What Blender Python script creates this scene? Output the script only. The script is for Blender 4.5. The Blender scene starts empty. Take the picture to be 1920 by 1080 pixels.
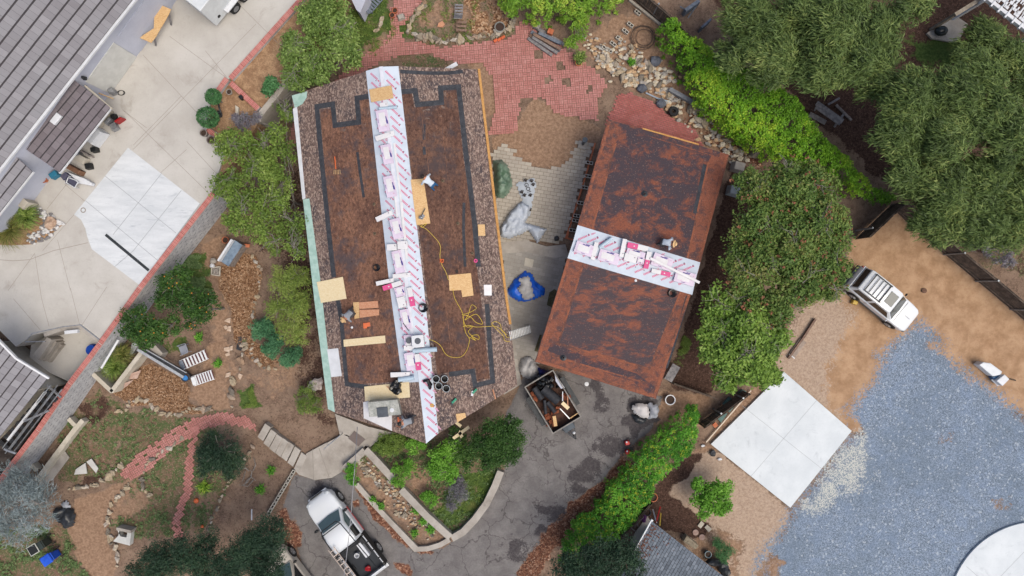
import bpy, bmesh, math, random
import numpy as np
from mathutils import Vector, Matrix, noise as mnoise
R = math.radians
random.seed(7); rng = np.random.default_rng(11)
S = bpy.context.scene; COL = S.collection
# ---------------------------------------------------------------- camera, world, sun, exposure
H = 41.5                                   # the drone hovers 41.5 m above the yard and looks straight down
cd = bpy.data.cameras.new('drone_camera'); cd.lens = 24; cd.sensor_width = 36; cd.clip_end = 3000
cam = bpy.data.objects.new('drone_camera', cd); COL.objects.link(cam); cam.location = (0, 0, H)
S.camera = cam
wd = bpy.data.worlds.new('World'); S.world = wd; wd.use_nodes = True
_n = wd.node_tree.nodes; sky = _n.new('ShaderNodeTexSky'); sky.sky_type = 'NISHITA'; sky.sun_disc = False
SUN_EL, SUN_AZ = R(63), R(128)
sky.sun_elevation = SUN_EL; sky.sun_rotation = SUN_AZ; sky.air_density = 1.0; sky.dust_density = 5.0; sky.ozone_density = 0.6
wd.node_tree.links.new(sky.outputs[0], _n['Background'].inputs[0]); _n['Background'].inputs[1].default_value = 0.15
sl = bpy.data.lights.new('sun', 'SUN'); sl.energy = 1.45; sl.angle = R(40); sl.color = (1, .985, .87)
sun = bpy.data.objects.new('sun', sl); COL.objects.link(sun)
sun.rotation_euler = (R(90) - SUN_EL, 0, R(180) - SUN_AZ)
vs = S.view_settings; vs.view_transform = 'Standard'; vs.look = 'None'; vs.gamma = 1; vs.exposure = 0.27
# ---------------------------------------------------------------- helpers
F = 1280.0
def W(x, y, z=0.0): return Vector(((x-960)*(H-z)/F, -(y-540)*(H-z)/F, z))
class Plane:
    def __init__(s, a, b, c):
        s.n = (b-a).cross(c-a).normalized(); s.n = s.n if s.n.z > 0 else -s.n; s.d = s.n.dot(a)
    def __call__(s, x, y, o=0.0):
        d = Vector(((x-960)/F, -(y-540)/F, -1)); c = Vector((0, 0, H)); t = (s.d+o-s.n.dot(c))/s.n.dot(d); return c+d*t
    def z(s, p): return (s.d - s.n.x*p[0] - s.n.y*p[1])/s.n.z
def lin(c): c /= 255.; return c/12.92 if c <= .04045 else ((c+.055)/1.055)**2.4
def C(r, g, b, k=.74): return (lin(r)*k, lin(g)*k, lin(b)*k, 1)
class Mt:
    def __init__(s, name, rough=.85, metal=0.0, spec=.3):
        s.m = bpy.data.materials.new(name); s.m.use_nodes = True; s.t = s.m.node_tree; s.N = s.t.nodes
        s.b = s.N['Principled BSDF']; s.b.inputs['Roughness'].default_value = rough; s.b.inputs['Metallic'].default_value = metal
        s.b.inputs['Specular IOR Level'].default_value = spec
        s.tc = s.N.new('ShaderNodeTexCoord').outputs['Object']
    def put(s, sock, v):
        if isinstance(v, bpy.types.NodeSocket): s.t.links.new(v, sock)
        elif v is not None: sock.default_value = v
    def node(s, ty, **kw):
        n = s.N.new(ty)
        for k, v in kw.items():
            if k.startswith('_'): setattr(n, k[1:], v)
            else: s.put(n.inputs[k], v)
        return n
    def map(s, scale=(1, 1, 1), rot=0, vec=None, loc=(0, 0, 0)):
        n = s.N.new('ShaderNodeMapping'); s.put(n.inputs[0], vec or s.tc); n.inputs['Scale'].default_value = scale
        n.inputs['Rotation'].default_value = (0, 0, rot); n.inputs['Location'].default_value = loc; return n.outputs[0]
    def noise(s, sc, det=3, ro=.6, vec=None, dist=0.0):
        n = s.N.new('ShaderNodeTexNoise'); s.put(n.inputs['Vector'], vec or s.tc); n.inputs['Scale'].default_value = sc
        n.inputs['Detail'].default_value = det; n.inputs['Roughness'].default_value = ro; n.inputs['Distortion'].default_value = dist
        return n.outputs[0]
    def vor(s, sc, feat='F1', vec=None, out='Distance', rnd=1.0):
        n = s.N.new('ShaderNodeTexVoronoi'); n.feature = feat; s.put(n.inputs['Vector'], vec or s.tc)
        n.inputs['Scale'].default_value = sc; n.inputs['Randomness'].default_value = rnd; return n.outputs[out]
    def mathn(s, op, a, b=None, c=None):
        n = s.N.new('ShaderNodeMath'); n.operation = op
        for i, v in enumerate((a, b, c)):
            if v is not None: s.put(n.inputs[i], v)
        return n.outputs[0]
    def step(s, v, a, b):
        n = s.N.new('ShaderNodeMapRange'); n.interpolation_type = 'SMOOTHSTEP'; s.put(n.inputs[0], v)
        n.inputs[1].default_value = a; n.inputs[2].default_value = b; return n.outputs[0]
    def mix(s, f, a, b, mode='MIX'):
        n = s.N.new('ShaderNodeMix'); n.data_type = 'RGBA'; n.blend_type = mode
        s.put(n.inputs[0], f); s.put(n.inputs[6], a); s.put(n.inputs[7], b); return n.outputs[2]
    def ramp(s, f, stops):
        n = s.N.new('ShaderNodeValToRGB'); s.put(n.inputs[0], f); e = n.color_ramp.elements
        while len(e) < len(stops): e.new(.5)
        for el, (p, c) in zip(e, stops): el.position = p; el.color = c
        return n.outputs[0]
    def attr(s, name):
        n = s.N.new('ShaderNodeAttribute'); n.attribute_name = name; return n.outputs['Fac']
    def rand(s): return s.N.new('ShaderNodeObjectInfo').outputs['Random']
    def bump(s, h, st=.4, dist=.02):
        n = s.N.new('ShaderNodeBump'); s.put(n.inputs['Height'], h); n.inputs['Strength'].default_value = st
        n.inputs['Distance'].default_value = dist; s.t.links.new(n.outputs[0], s.b.inputs['Normal'])
    def col(s, v): s.put(s.b.inputs['Base Color'], v); return s.m
def mt2(name, c1, c2, sc=3, rough=.85, metal=0., bump=0., sc2=None, spec=.3, lo=.35, hi=.65):
    m = Mt(name, rough, metal, spec); n = m.noise(sc, 5, .65)
    v = m.mix(m.step(n, lo, hi), c1, c2)
    if sc2:
        g = m.noise(sc2, 2, .5); v = m.mix(m.mathn('MULTIPLY', m.step(g, .4, .7), .5), v, tuple(x*.55 for x in c1[:3])+(1,))
    if bump: m.bump(m.noise(sc*4, 4), bump)
    return m.col(v)
def plain(name, c, rough=.5, metal=0., spec=.4, k=.12):
    d = tuple(x*(1-k) for x in c[:3])+(1,); return mt2(name, d, c, 2.3, rough, metal, 0, None, spec)
def faces_mesh(name, V, Fc):
    me = bpy.data.meshes.new(name); me.from_pydata([tuple(v) for v in V], [], Fc); me.update(); return me
def npmesh(name, V, Q, tint=None, smooth=False):
    """V (n,3), Q (m,4) numpy arrays"""
    me = bpy.data.meshes.new(name); n, m = len(V), len(Q); k = Q.shape[1]
    me.vertices.add(n); me.vertices.foreach_set('co', np.asarray(V, np.float32).ravel())
    me.loops.add(m*k); me.loops.foreach_set('vertex_index', np.asarray(Q, np.int32).ravel())
    me.polygons.add(m); me.polygons.foreach_set('loop_start', np.arange(0, m*k, k, dtype=np.int32))
    try: me.polygons.foreach_set('loop_total', np.full(m, k, np.int32))
    except Exception: pass
    me.update(calc_edges=True)
    if tint is not None:
        a = me.attributes.new('tint', 'FLOAT', 'FACE'); a.data.foreach_set('value', np.asarray(tint, np.float32))
    return me
def link(name, me, mats, parent=None, loc=None):
    o = bpy.data.objects.new(name, me); COL.objects.link(o)
    for m in (mats if isinstance(mats, (list, tuple)) else [mats]):
        if len(me.materials) < 8 and m is not None and m.name not in [x.name for x in me.materials if x]: me.materials.append(m)
    if parent: o.parent = parent
    return o
def tag(o, label=None, cat=None, group=None, kind=None):
    if label: o['label'] = label
    if cat: o['category'] = cat
    if group: o['group'] = group
    if kind: o['kind'] = kind
    return o
def T(name, label, cat, loc=(0, 0, 0), group=None):
    o = bpy.data.objects.new(name, None); COL.objects.link(o); o.location = loc; o.empty_display_size = .2
    return tag(o, label, cat, group)
def place(o, loc, rz=0., rx=0., ry=0.): o.location = loc; o.rotation_euler = (rx, ry, rz); return o
def dup(root, loc, rz, label=None, rot=None):
    r = root.copy(); COL.objects.link(r); r.location = loc; r.rotation_euler = rot or (0, 0, rz)
    if label: r['label'] = label
    for ch in list(root.children):
        c = ch.copy(); COL.objects.link(c); c.parent = r
        for g in list(ch.children):
            d = g.copy(); COL.objects.link(d); d.parent = c
    return r
class MB:
    def __init__(s): s.v = []; s.f = []; s.mi = []
    def add(s, V, Fc, mi=0):
        o = len(s.v); s.v += [Vector(v) for v in V]; s.f += [tuple(i+o for i in f) for f in Fc]; s.mi += [mi]*len(Fc); return s
    def box(s, c, sz, rz=0, mi=0, M=None, top=1.0):
        x, y, z = sz[0]/2, sz[1]/2, sz[2]/2
        V = [(-x, -y, -z), (x, -y, -z), (x, y, -z), (-x, y, -z), (-x*top, -y*top, z), (x*top, -y*top, z), (x*top, y*top, z), (-x*top, y*top, z)]
        m = M if M is not None else Matrix.Translation(c) @ Matrix.Rotation(rz, 4, 'Z')
        if M is not None: m = Matrix.Translation(c) @ M.to_4x4()
        return s.add([m @ Vector(v) for v in V], [(0, 3, 2, 1), (4, 5, 6, 7), (0, 1, 5, 4), (1, 2, 6, 5), (2, 3, 7, 6), (3, 0, 4, 7)], mi)
    def beam(s, a, b, w, h, mi=0, up=Vector((0, 0, 1))):
        a, b = Vector(a), Vector(b); d = (b-a); L = d.length; d.normalize()
        if abs(d.dot(up)) > .99: up = Vector((1, 0, 0))
        sx = d.cross(up).normalized(); uz = sx.cross(d)
        M = Matrix((d, sx, uz)).transposed(); return s.box((a+b)/2, (L, w, h), M=M, mi=mi)
    def prism(s, P, z0, z1, mi=0, side=None, bottom=True):
        P = [Vector((p[0], p[1], 0)) for p in P]; n = len(P)
        if sum(P[i].x*P[(i+1) % n].y-P[(i+1) % n].x*P[i].y for i in range(n)) < 0: P.reverse()
        s.add([(p.x, p.y, z1) for p in P], [tuple(range(n))], mi)
        V = [(p.x, p.y, z0) for p in P]+[(p.x, p.y, z1) for p in P]
        s.add(V, [(i, (i+1) % n, n+(i+1) % n, n+i) for i in range(n)], mi if side is None else side)
        if bottom: s.add([(p.x, p.y, z0) for p in P], [tuple(reversed(range(n)))], mi)
        return s
    def cyl(s, a, b, r0, r1=None, n=10, mi=0, caps=True):
        a, b = Vector(a), Vector(b); r1 = r0 if r1 is None else r1; d = (b-a).normalized()
        u = d.orthogonal().normalized(); w = d.cross(u)
        ring = lambda c, r: [c+(u*math.cos(2*math.pi*i/n)+w*math.sin(2*math.pi*i/n))*r for i in range(n)]
        Fc = [(i, (i+1) % n, n+(i+1) % n, n+i) for i in range(n)]
        if caps: Fc += [tuple(reversed(range(n))), tuple(range(n, 2*n))]
        return s.add(ring(a, r0)+ring(b, r1), Fc, mi)
    def tube(s, P, r, n=6, mi=0):
        P = [Vector(p) for p in P]; V = []; m = len(P); rr = r if isinstance(r, (list, tuple)) else [r]*m; pu = None
        for i, p in enumerate(P):
            d = (P[min(i+1, m-1)]-P[max(i-1, 0)])
            d = d.normalized() if d.length > 1e-6 else Vector((0, 0, 1))
            u = (pu - d*pu.dot(d)) if pu is not None else d.orthogonal()
            u = u.normalized() if u.length > 1e-5 else d.orthogonal().normalized(); pu = u; w = d.cross(u)
            V += [p+(u*math.cos(2*math.pi*k/n)+w*math.sin(2*math.pi*k/n))*rr[i] for k in range(n)]
        Fc = [(i*n+k, i*n+(k+1) % n, (i+1)*n+(k+1) % n, (i+1)*n+k) for i in range(m-1) for k in range(n)]
        Fc += [tuple(reversed(range(n))), tuple(range((m-1)*n, m*n))]
        return s.add(V, Fc, mi)
    def lathe(s, c, prof, n=16, mi=0, sx=1., sy=1.):
        c = Vector(c); V = []; m = len(prof)
        for r, z in prof: V += [c+Vector((r*sx*math.cos(2*math.pi*k/n), r*sy*math.sin(2*math.pi*k/n), z)) for k in range(n)]
        return s.add(V, [(i*n+k, i*n+(k+1) % n, (i+1)*n+(k+1) % n, (i+1)*n+k) for i in range(m-1) for k in range(n)], mi)
    def loft(s, rings, mi=0, close=True, capa=True, capb=True):
        n = len(rings[0]); V = [v for r in rings for v in r]; m = len(rings)
        Fc = [(i*n+k, i*n+(k+1) % n, (i+1)*n+(k+1) % n, (i+1)*n+k) for i in range(m-1) for k in range(n if close else n-1)]
        if capa: Fc.append(tuple(reversed(range(n))))
        if capb: Fc.append(tuple(range((m-1)*n, m*n)))
        return s.add(V, Fc, mi)
    def ball(s, c, r, mi=0, sub=2, jit=0., sq=(1, 1, 1), seed=0):
        b = bmesh.new(); bmesh.ops.create_icosphere(b, subdivisions=sub, radius=1)
        V = []
        for v in b.verts:
            k = 1+jit*mnoise.noise(v.co*1.6+Vector((seed*3.1, seed*1.7, seed)))
            V.append(Vector(c)+Vector((v.co.x*sq[0], v.co.y*sq[1], v.co.z*sq[2]))*r*k)
        Fc = [tuple(v.index for v in f.verts) for f in b.faces]; b.free(); return s.add(V, Fc, mi)
    def build(s, name, mats, parent=None, smooth=False, bevel=0., auto=True, world=False):
        """top-level: the origin goes to the base of the mesh; under a parent: coordinates are taken relative to the parent's place"""
        if parent is not None: off = Vector(parent.location) + (Vector(parent.parent.location) if parent.parent else Vector())
        elif world: off = Vector()
        else:
            xs = [v.x for v in s.v]; ys = [v.y for v in s.v]
            off = Vector(((min(xs)+max(xs))/2, (min(ys)+max(ys))/2, min(v.z for v in s.v)))
        me = faces_mesh(name, [v-off for v in s.v], s.f); mats = mats if isinstance(mats, (list, tuple)) else [mats]
        for m in mats: me.materials.append(m)
        me.polygons.foreach_set('material_index', s.mi)
        o = bpy.data.objects.new(name, me); COL.objects.link(o)
        if parent is not None: o.parent = parent
        else: o.location = off
        b = bmesh.new(); b.from_mesh(me); bmesh.ops.recalc_face_normals(b, faces=b.faces)
        if bevel:
            bmesh.ops.remove_doubles(b, verts=b.verts, dist=1e-5)
            bmesh.ops.bevel(b, geom=[e for e in b.edges if e.is_manifold and e.calc_face_angle(0) > .6], offset=bevel, segments=2, affect='EDGES', profile=.6)
        b.to_mesh(me); b.free()
        if smooth:
            me.polygons.foreach_set('use_smooth', [True]*len(me.polygons)); 
            try: me.set_sharp_from_angle(angle=R(40))
            except Exception: pass
        me.update(); return o
def px(P, z=0.): return [W(x, y, z) for x, y in P]
def inpoly(X, Y, P):
    ins = np.zeros(X.shape, bool); n = len(P)
    for i in range(n):
        (x0, y0), (x1, y1) = P[i], P[(i+1) % n]
        if y0 == y1: continue
        c = ((y0 > Y) != (y1 > Y)) & (X < (x1-x0)*(Y-y0)/(y1-y0)+x0); ins ^= c
    return ins
def sdist(X, Y, P):
    d = np.full(X.shape, 1e9); n = len(P)
    for i in range(n):
        (x0, y0), (x1, y1) = P[i], P[(i+1) % n]; dx, dy = x1-x0, y1-y0
        t = np.clip(((X-x0)*dx+(Y-y0)*dy)/(dx*dx+dy*dy+1e-9), 0, 1); d = np.minimum(d, np.hypot(X-x0-t*dx, Y-y0-t*dy))
    return np.where(inpoly(X, Y, P), d, -d)
def vnoise(X, Y, sc, seed=0):
    r = np.random.default_rng(seed); n = 256; g = r.random((n, n)); x = X/sc+1000.3; y = Y/sc+1000.7
    xi = np.floor(x).astype(int); yi = np.floor(y).astype(int); fx = x-xi; fy = y-yi; fx = fx*fx*(3-2*fx); fy = fy*fy*(3-2*fy)
    q = lambda a, b: g[a % n, b % n]
    return (q(xi, yi)*(1-fx)+q(xi+1, yi)*fx)*(1-fy)+(q(xi, yi+1)*(1-fx)+q(xi+1, yi+1)*fx)*fy
def smooth_path(P, k=6):
    P = [Vector(p) for p in P]; out = []
    for i in range(len(P)-1):
        a, b, c, d = P[max(i-1, 0)], P[i], P[i+1], P[min(i+2, len(P)-1)]
        for j in range(k):
            t = j/k; out.append(.5*((2*b)+(c-a)*t+(2*a-5*b+4*c-d)*t*t+(3*b-a-3*c+d)*t**3))
    out.append(P[-1]); return out
# ---------------------------------------------------------------- ground: one fine grid whose classes blend into each other
CL = ['dirt', 'tan', 'pale', 'gravel', 'pgrav', 'mulch', 'litter', 'dark', 'grass', 'weed', 'asphalt', 'stain']
def ground_material():
    m = Mt('ground_surface', .95, 0, .15); n1 = m.noise(1.1, 5, .65); n2 = m.noise(7, 4, .7); n3 = m.mathn('ADD', m.mathn('MULTIPLY', m.noise(26, 3, .7), .45), m.mathn('MULTIPLY', m.noise(9, 2, .6, m.map(loc=(4, 2, 0))), .55))
    vc = m.vor(11, out='Color'); vsep = m.node('ShaderNodeSeparateColor', Color=vc); vr, vg = vsep.outputs[0], vsep.outputs[1]
    vf = m.node('ShaderNodeSeparateColor', Color=m.vor(22, out='Color')).outputs[0]
    soil = m.mix(m.step(n1, .3, .7), C(112, 92, 78), C(148, 126, 108))
    soil = m.mix(m.mathn('MULTIPLY', m.step(vf, .6, .95), .55), soil, C(160, 132, 116))
    soil = m.mix(m.mathn('MULTIPLY', m.step(n2, .52, .7), .7), soil, C(72, 56, 48))
    cols = {}
    d = m.mix(m.step(n2, .3, .7), C(134, 106, 86), C(172, 142, 118)); cols['dirt'] = m.mix(m.mathn('MULTIPLY', m.step(n3, .55, .75), .45), d, C(112, 84, 66))
    d = m.mix(m.step(n1, .3, .68), C(162, 128, 98), C(194, 160, 128)); cols['tan'] = m.mix(m.mathn('MULTIPLY', m.step(n3, .5, .72), .4), d, C(144, 108, 80))
    d = m.mix(m.step(n2, .3, .7), C(168, 144, 124), C(196, 174, 154)); cols['pale'] = m.mix(m.mathn('MULTIPLY', m.step(vf, .5, 1), .4), d, C(150, 128, 114))
    d = m.mix(vf, C(92, 103, 117), C(156, 171, 190)); d = m.mix(m.mathn('MULTIPLY', m.step(n1, .4, .7), .35), d, C(134, 154, 184))
    d = m.mix(m.mathn('MULTIPLY', m.step(m.noise(.16, 3, .6),     .42, .62), .35), d, C(104, 118, 132)); cols['gravel'] = m.mix(m.mathn('MULTIPLY', m.step(vg, .93, .97), .5), d, C(200, 208, 215))
    cols['pgrav'] = m.mix(m.step(m.mathn('ADD', vf, m.mathn('MULTIPLY', n2, .5)), .5, .85), C(128, 142, 156), C(202, 202, 194))
    d = m.ramp(vr, [(0, C(96, 66, 48)), (.35, C(140, 102, 74)), (.7, C(174, 136, 104)), (1, C(206, 174, 142))])
    cols['mulch'] = m.mix(m.mathn('MULTIPLY', m.step(n3, .5, .7), .55), d, C(92, 62, 44))
    d = m.ramp(vr, [(0, C(88, 58, 48)), (.5, C(126, 86, 68)), (.85, C(158, 116, 94)), (1, C(196, 164, 142))])
    cols['litter'] = m.mix(m.mathn('MULTIPLY', m.step(n2, .45, .65), .6), d, C(98, 58, 46))
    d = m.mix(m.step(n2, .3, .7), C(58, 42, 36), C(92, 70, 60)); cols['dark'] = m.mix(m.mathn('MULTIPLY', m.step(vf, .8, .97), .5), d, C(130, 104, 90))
    d = m.mix(m.step(n2, .3, .7), C(60, 82, 38), C(92, 112, 58)); cols['grass'] = m.mix(m.mathn('MULTIPLY', m.step(n1, .52, .7), .5), d, C(120, 112, 66))
    d = m.mix(m.step(m.mathn('ADD', m.mathn('MULTIPLY', n2, .5), m.mathn('MULTIPLY', n1, .5)), .42, .58), C(128, 102, 86), C(82, 98, 60)); d = m.mix(m.mathn('MULTIPLY', m.step(n3, .5, .7), .5), d, C(70, 74, 46))
    cols['weed'] = m.mix(m.mathn('MULTIPLY', m.step(vf, .82, .97), .5), d, C(176, 158, 130))
    wv = m.node('ShaderNodeVectorMath', _operation='ADD'); m.put(wv.inputs[0], m.tc)
    wn = m.node('ShaderNodeTexNoise', Scale=1.6, Detail=3.0); m.put(wn.inputs['Vector'], m.tc); m.put(wv.inputs[1], wn.outputs['Color'])
    crack = m.step(m.vor(.42, 'DISTANCE_TO_EDGE', wv.outputs[0]), .018, .002); crack2 = m.step(m.vor(1.1, 'DISTANCE_TO_EDGE', wv.outputs[0]), .02, .003)
    ck = m.mathn('MAXIMUM', m.mathn('MULTIPLY', crack, m.step(m.noise(.22, 2), .42, .5)), m.mathn('MULTIPLY', crack2, m.step(m.noise(.3, 2, vec=m.map(loc=(7, 3, 0))), .52, .58)))
    d = m.mix(m.step(n1, .3, .7), C(114, 110, 109), C(137, 133, 131)); d = m.mix(m.mathn('MULTIPLY', m.step(n3, .4, .7), .35), d, C(92, 86, 88))
    cols['asphalt'] = m.mix(m.mathn('MULTIPLY', ck, .55), d, C(58, 52, 52)); cols['stain'] = m.mix(m.step(n2, .3, .7), C(70, 66, 68), C(94, 89, 90))
    v = soil; edge = m.mathn('ADD', m.mathn('MULTIPLY', m.mathn('SUBTRACT', n2, .5), 1.1), m.mathn('MULTIPLY', m.mathn('SUBTRACT', n3, .5), 2.6))
    for c in CL:
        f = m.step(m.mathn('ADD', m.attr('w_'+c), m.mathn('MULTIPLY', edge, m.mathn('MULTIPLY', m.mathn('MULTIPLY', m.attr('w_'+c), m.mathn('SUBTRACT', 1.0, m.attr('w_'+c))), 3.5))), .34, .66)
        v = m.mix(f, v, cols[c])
    m.bump(m.mathn('ADD', n3, m.mathn('MULTIPLY', vf, .7)), .55, .035); return m.col(v)
GM = ground_material()
DETAIL = []
def g(cls, P, soft=8, amp=14, fill=1.0): DETAIL.append((cls, P, soft, amp, fill))
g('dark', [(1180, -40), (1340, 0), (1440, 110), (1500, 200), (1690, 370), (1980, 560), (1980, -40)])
g('grass', [(1690, 70), (1800, 80), (1880, 140), (1740, 130)], 12, 25, .8)
g('weed', [(1820, 470), (1980, 560), (1980, 330), (1850, 380)], 16, 30, .7)
g('dirt', [(555, 20), (610, 0), (640, 90), (560, 110)])
g('grass', [(655, 30), (725, -30), (745, 60), (705, 105), (660, 100)], 10, 16, .85)
g('dirt', [(690, 60), (725, 70), (720, 110), (650, 120)], 12, 20, .8)
g('weed', [(752, 60), (790, 0), (970, -20), (965, 60), (880, 85), (800, 85)], 8, 10, .85)
g('dirt', [(775, 30), (850, -20), (880, 20), (860, 60), (800, 55)], 16, 26, .7)
g('mulch', [(868, -20), (960, -20), (960, 45), (930, 68), (880, 64)], 9, 14, .8)
g('grass', [(735, 35), (770, 20), (775, 70), (750, 72)], 6, 8, .85)
g('weed', [(735, 100), (800, 100), (850, 125), (760, 130)], 6, 8, .85)
g('dirt', [(880, 115), (935, 110), (945, 215), (905, 215)], 8, 10)
g('dirt', [(920, 260), (965, 238), (1000, 180), (1045, 205), (1130, 240), (1120, 275), (1050, 320), (925, 300)], 5, 6)
g('dirt', [(1080, 70), (1235, 0), (1275, 150), (1400, 300), (1345, 290), (1280, 215), (1180, 160), (1110, 110)], 10, 20)
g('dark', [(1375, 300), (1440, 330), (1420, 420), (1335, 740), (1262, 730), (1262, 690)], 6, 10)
g('grass', [(1282, 630), (1296, 640), (1280, 690), (1264, 680)], 6, 8, .85)
g('soil' if False else 'litter', [(1270, 180), (1320, 240), (1480, 330), (1390, 310), (1290, 240)], 8, 14, .6)
g('tan', [(1600, 450), (1668, 384), (1980, 625), (1980, 800), (1700, 700), (1590, 820), (1480, 720), (1440, 690), (1560, 540)], 6, 6)
g('tan', [(1660, 400), (1980, 640), (1980, 700), (1760, 560)], 20, 40, .5)
g('pale', [(1555, 540), (1585, 570), (1605, 605), (1575, 650), (1560, 740), (1590, 820), (1480, 720), (1440, 690), (1500, 580)], 40, 14)
g('tan', [(1590, 600), (1680, 620), (1640, 700), (1560, 760), (1545, 700), (1575, 650)], 14, 30, .45)
g('pale', [(1330, 830), (1480, 955), (1470, 1000), (1420, 1100), (1290, 1100), (1280, 1000), (1255, 920), (1300, 850)], 8, 12)
g('dirt', [(1290, 960), (1350, 990), (1400, 1020), (1380, 1100), (1300, 1100)], 14, 24, .7)
g('gravel', [(1725, 600), (1745, 618), (1800, 690), (1870, 735), (1980, 830), (1980, 1120), (1415, 1120), (1420, 1050), (1470, 992), (1484, 955), (1597, 812), (1592, 770), (1640, 715), (1655, 665), (1700, 622)], 48, 10)
g('tan', [(1735, 638), (1770, 640), (1775, 660), (1740, 660)], 10, 22, .4); g('tan', [(1590, 790), (1612, 785), (1618, 812), (1598, 815)], 7, 10, .7)
g('pgrav', [(1596, 814), (1622, 812), (1628, 870), (1650, 890), (1600, 925), (1530, 965), (1487, 958)], 40, 14, .8)
g('tan', [(1760, 815), (1790, 812), (1790, 832), (1760, 832)], 8, 12, .4); g('tan', [(1860, 935), (1900, 930), (1900, 960), (1870, 960)], 8, 14, .4)
g('dirt', [(1440, 1040), (1475, 1050), (1460, 1090), (1420, 1090)], 8, 18, .6)
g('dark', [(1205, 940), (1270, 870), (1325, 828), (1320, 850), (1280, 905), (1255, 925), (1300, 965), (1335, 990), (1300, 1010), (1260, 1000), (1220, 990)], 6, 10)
g('dirt', [(1238, 735), (1330, 745), (1330, 800), (1260, 800), (1215, 790)], 8, 12); g('dirt', [(1330, 830), (1400, 735), (1450, 700), (1440, 740), (1345, 850), (1300, 850)], 6, 8)
g('asphalt', [(950, 770), (990, 690), (1100, 700), (1240, 745), (1225, 800), (1190, 830), (1168, 850), (1135, 895), (1085, 950), (1030, 1000), (985, 1060), (980, 1120), (585, 1120), (560, 1040), (553, 985), (525, 965), (552, 890), (600, 900), (640, 880), (680, 920), (760, 1020), (830, 1030), (900, 960), (945, 880), (945, 830)], 4, 4)
for (x, y, rx, ry) in [(1142, 838, 24, 14), (1108, 878, 22, 20), (1085, 895, 12, 10), (1072, 925, 18, 8), (1040, 965, 20, 14), (1022, 1000, 12, 10), (1200, 785, 22, 26), (1120, 745, 14, 22), (1175, 840, 14, 10), (600, 925, 12, 20), (970, 1030, 16, 16), (1205, 760, 16, 14)]:
    g('stain', [(x+1.3*rx*math.cos(a)*random.uniform(.55, 1.4), y+1.25*ry*math.sin(a)*random.uniform(.75, 1.25)) for a in [k*.52 for k in range(12)]], 12, 22, .95)
g('litter', [(1168, 848), (1185, 875), (1090, 985), (1030, 1040), (1000, 1120), (955, 1120), (985, 1045), (1060, 955), (1135, 895)], 6, 12)
g('litter', [(664, 912), (682, 925), (720, 975), (785, 1025), (815, 1038), (790, 1040), (745, 1015), (710, 985), (692, 955)], 5, 10)
g('litter', [(515, 960), (535, 945), (562, 990), (570, 1030), (545, 1030)], 6, 12); g('litter', [(735, 1053), (765, 1060), (775, 1090), (745, 1070)], 5, 8, .8); g('litter', [(660, 940), (672, 935), (675, 950), (664, 952)], 3, 4, .7)
# planters and the lower left garden
g('weed', [(690, 820), (800, 820), (940, 830), (942, 890), (850, 1010)], 8, 12, .8)
g('grass', [(692, 835), (720, 812), (765, 818), (735, 852), (700, 860)], 6, 10, .85)
g('grass', [(860, 890), (938, 880), (900, 950), (850, 1000), (812, 960), (830, 920)], 8, 16, .9)
g('dirt', [(770, 870), (815, 880), (800, 925), (770, 915)], 8, 16)
g('dirt', [(668, 845), (690, 860), (760, 930), (840, 1010), (790, 1020), (720, 950), (665, 890)], 7, 12, .6)
g('dirt', [(330, 480), (420, 440), (425, 560), (440, 700), (420, 740), (360, 740), (390, 640), (400, 560)], 10, 22, .8)
g('grass', [(345, 482), (385, 478), (402, 545), (365, 548)], 6, 10, .85)
g('grass', [(300, 640), (350, 630), (345, 665), (310, 660)], 7, 14, .8)
g('mulch', [(412, 505), (445, 470), (480, 480), (492, 520), (478, 575), (475, 640), (525, 668), (520, 688), (495, 694), (465, 670), (440, 640), (432, 580), (412, 540)], 3, 4)
g('mulch', [(212, 738), (260, 690), (285, 682), (345, 712), (358, 735), (352, 752), (385, 775), (325, 777), (295, 758), (248, 760)], 3, 4)
g('dirt', [(352, 738), (392, 715), (425, 740), (430, 765), (395, 768), (362, 752)], 6, 8)
g('weed', [(110, 790), (185, 735), (240, 765), (330, 780), (425, 770), (400, 830), (440, 900), (380, 1000), (250, 1010), (205, 985), (240, 905), (110, 900)], 8, 14, .85)
g('soil' if False else 'dirt', [(380, 880), (430, 930), (400, 1000), (370, 960)], 14, 26, .4)
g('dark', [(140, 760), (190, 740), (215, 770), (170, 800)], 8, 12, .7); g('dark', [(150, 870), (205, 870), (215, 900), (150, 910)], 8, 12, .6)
g('dirt', [(135, 935), (240, 900), (215, 940), (200, 985), (225, 1120), (180, 1120), (125, 1010)], 6, 9)
g('weed', [(-60, 985), (120, 990), (180, 1120), (-60, 1120)], 8, 14, .85)
g('dirt', [(260, 890), (280, 950), (215, 985), (205, 960), (240, 900)], 7, 14, .6)
g('grass', [(448, 735), (470, 725), (482, 760), (455, 765)], 6, 14, .8); g('grass', [(380, 700), (395, 690), (400, 705), (385, 712)], 5, 8, .7)
g('dirt', [(400, 690), (470, 700), (540, 640), (620, 660), (600, 720), (500, 740)], 14, 30, .5)
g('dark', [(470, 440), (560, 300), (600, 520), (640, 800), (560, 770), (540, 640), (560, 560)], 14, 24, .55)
STEP = .1
gx = np.arange(-31.6, 31.7, STEP); gy = np.arange(-18.4, 18.5, STEP)
GX, GY = np.meshgrid(gx, gy, indexing='ij'); PX = GX*F/H+960; PY = 540-GY*F/H
WJ = lambda a, s: (vnoise(PX, PY, 26, s)-.5)*a + (vnoise(PX, PY, 9, s+1)-.5)*a*.7
wts = {c: np.zeros(GX.shape) for c in CL}
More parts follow.
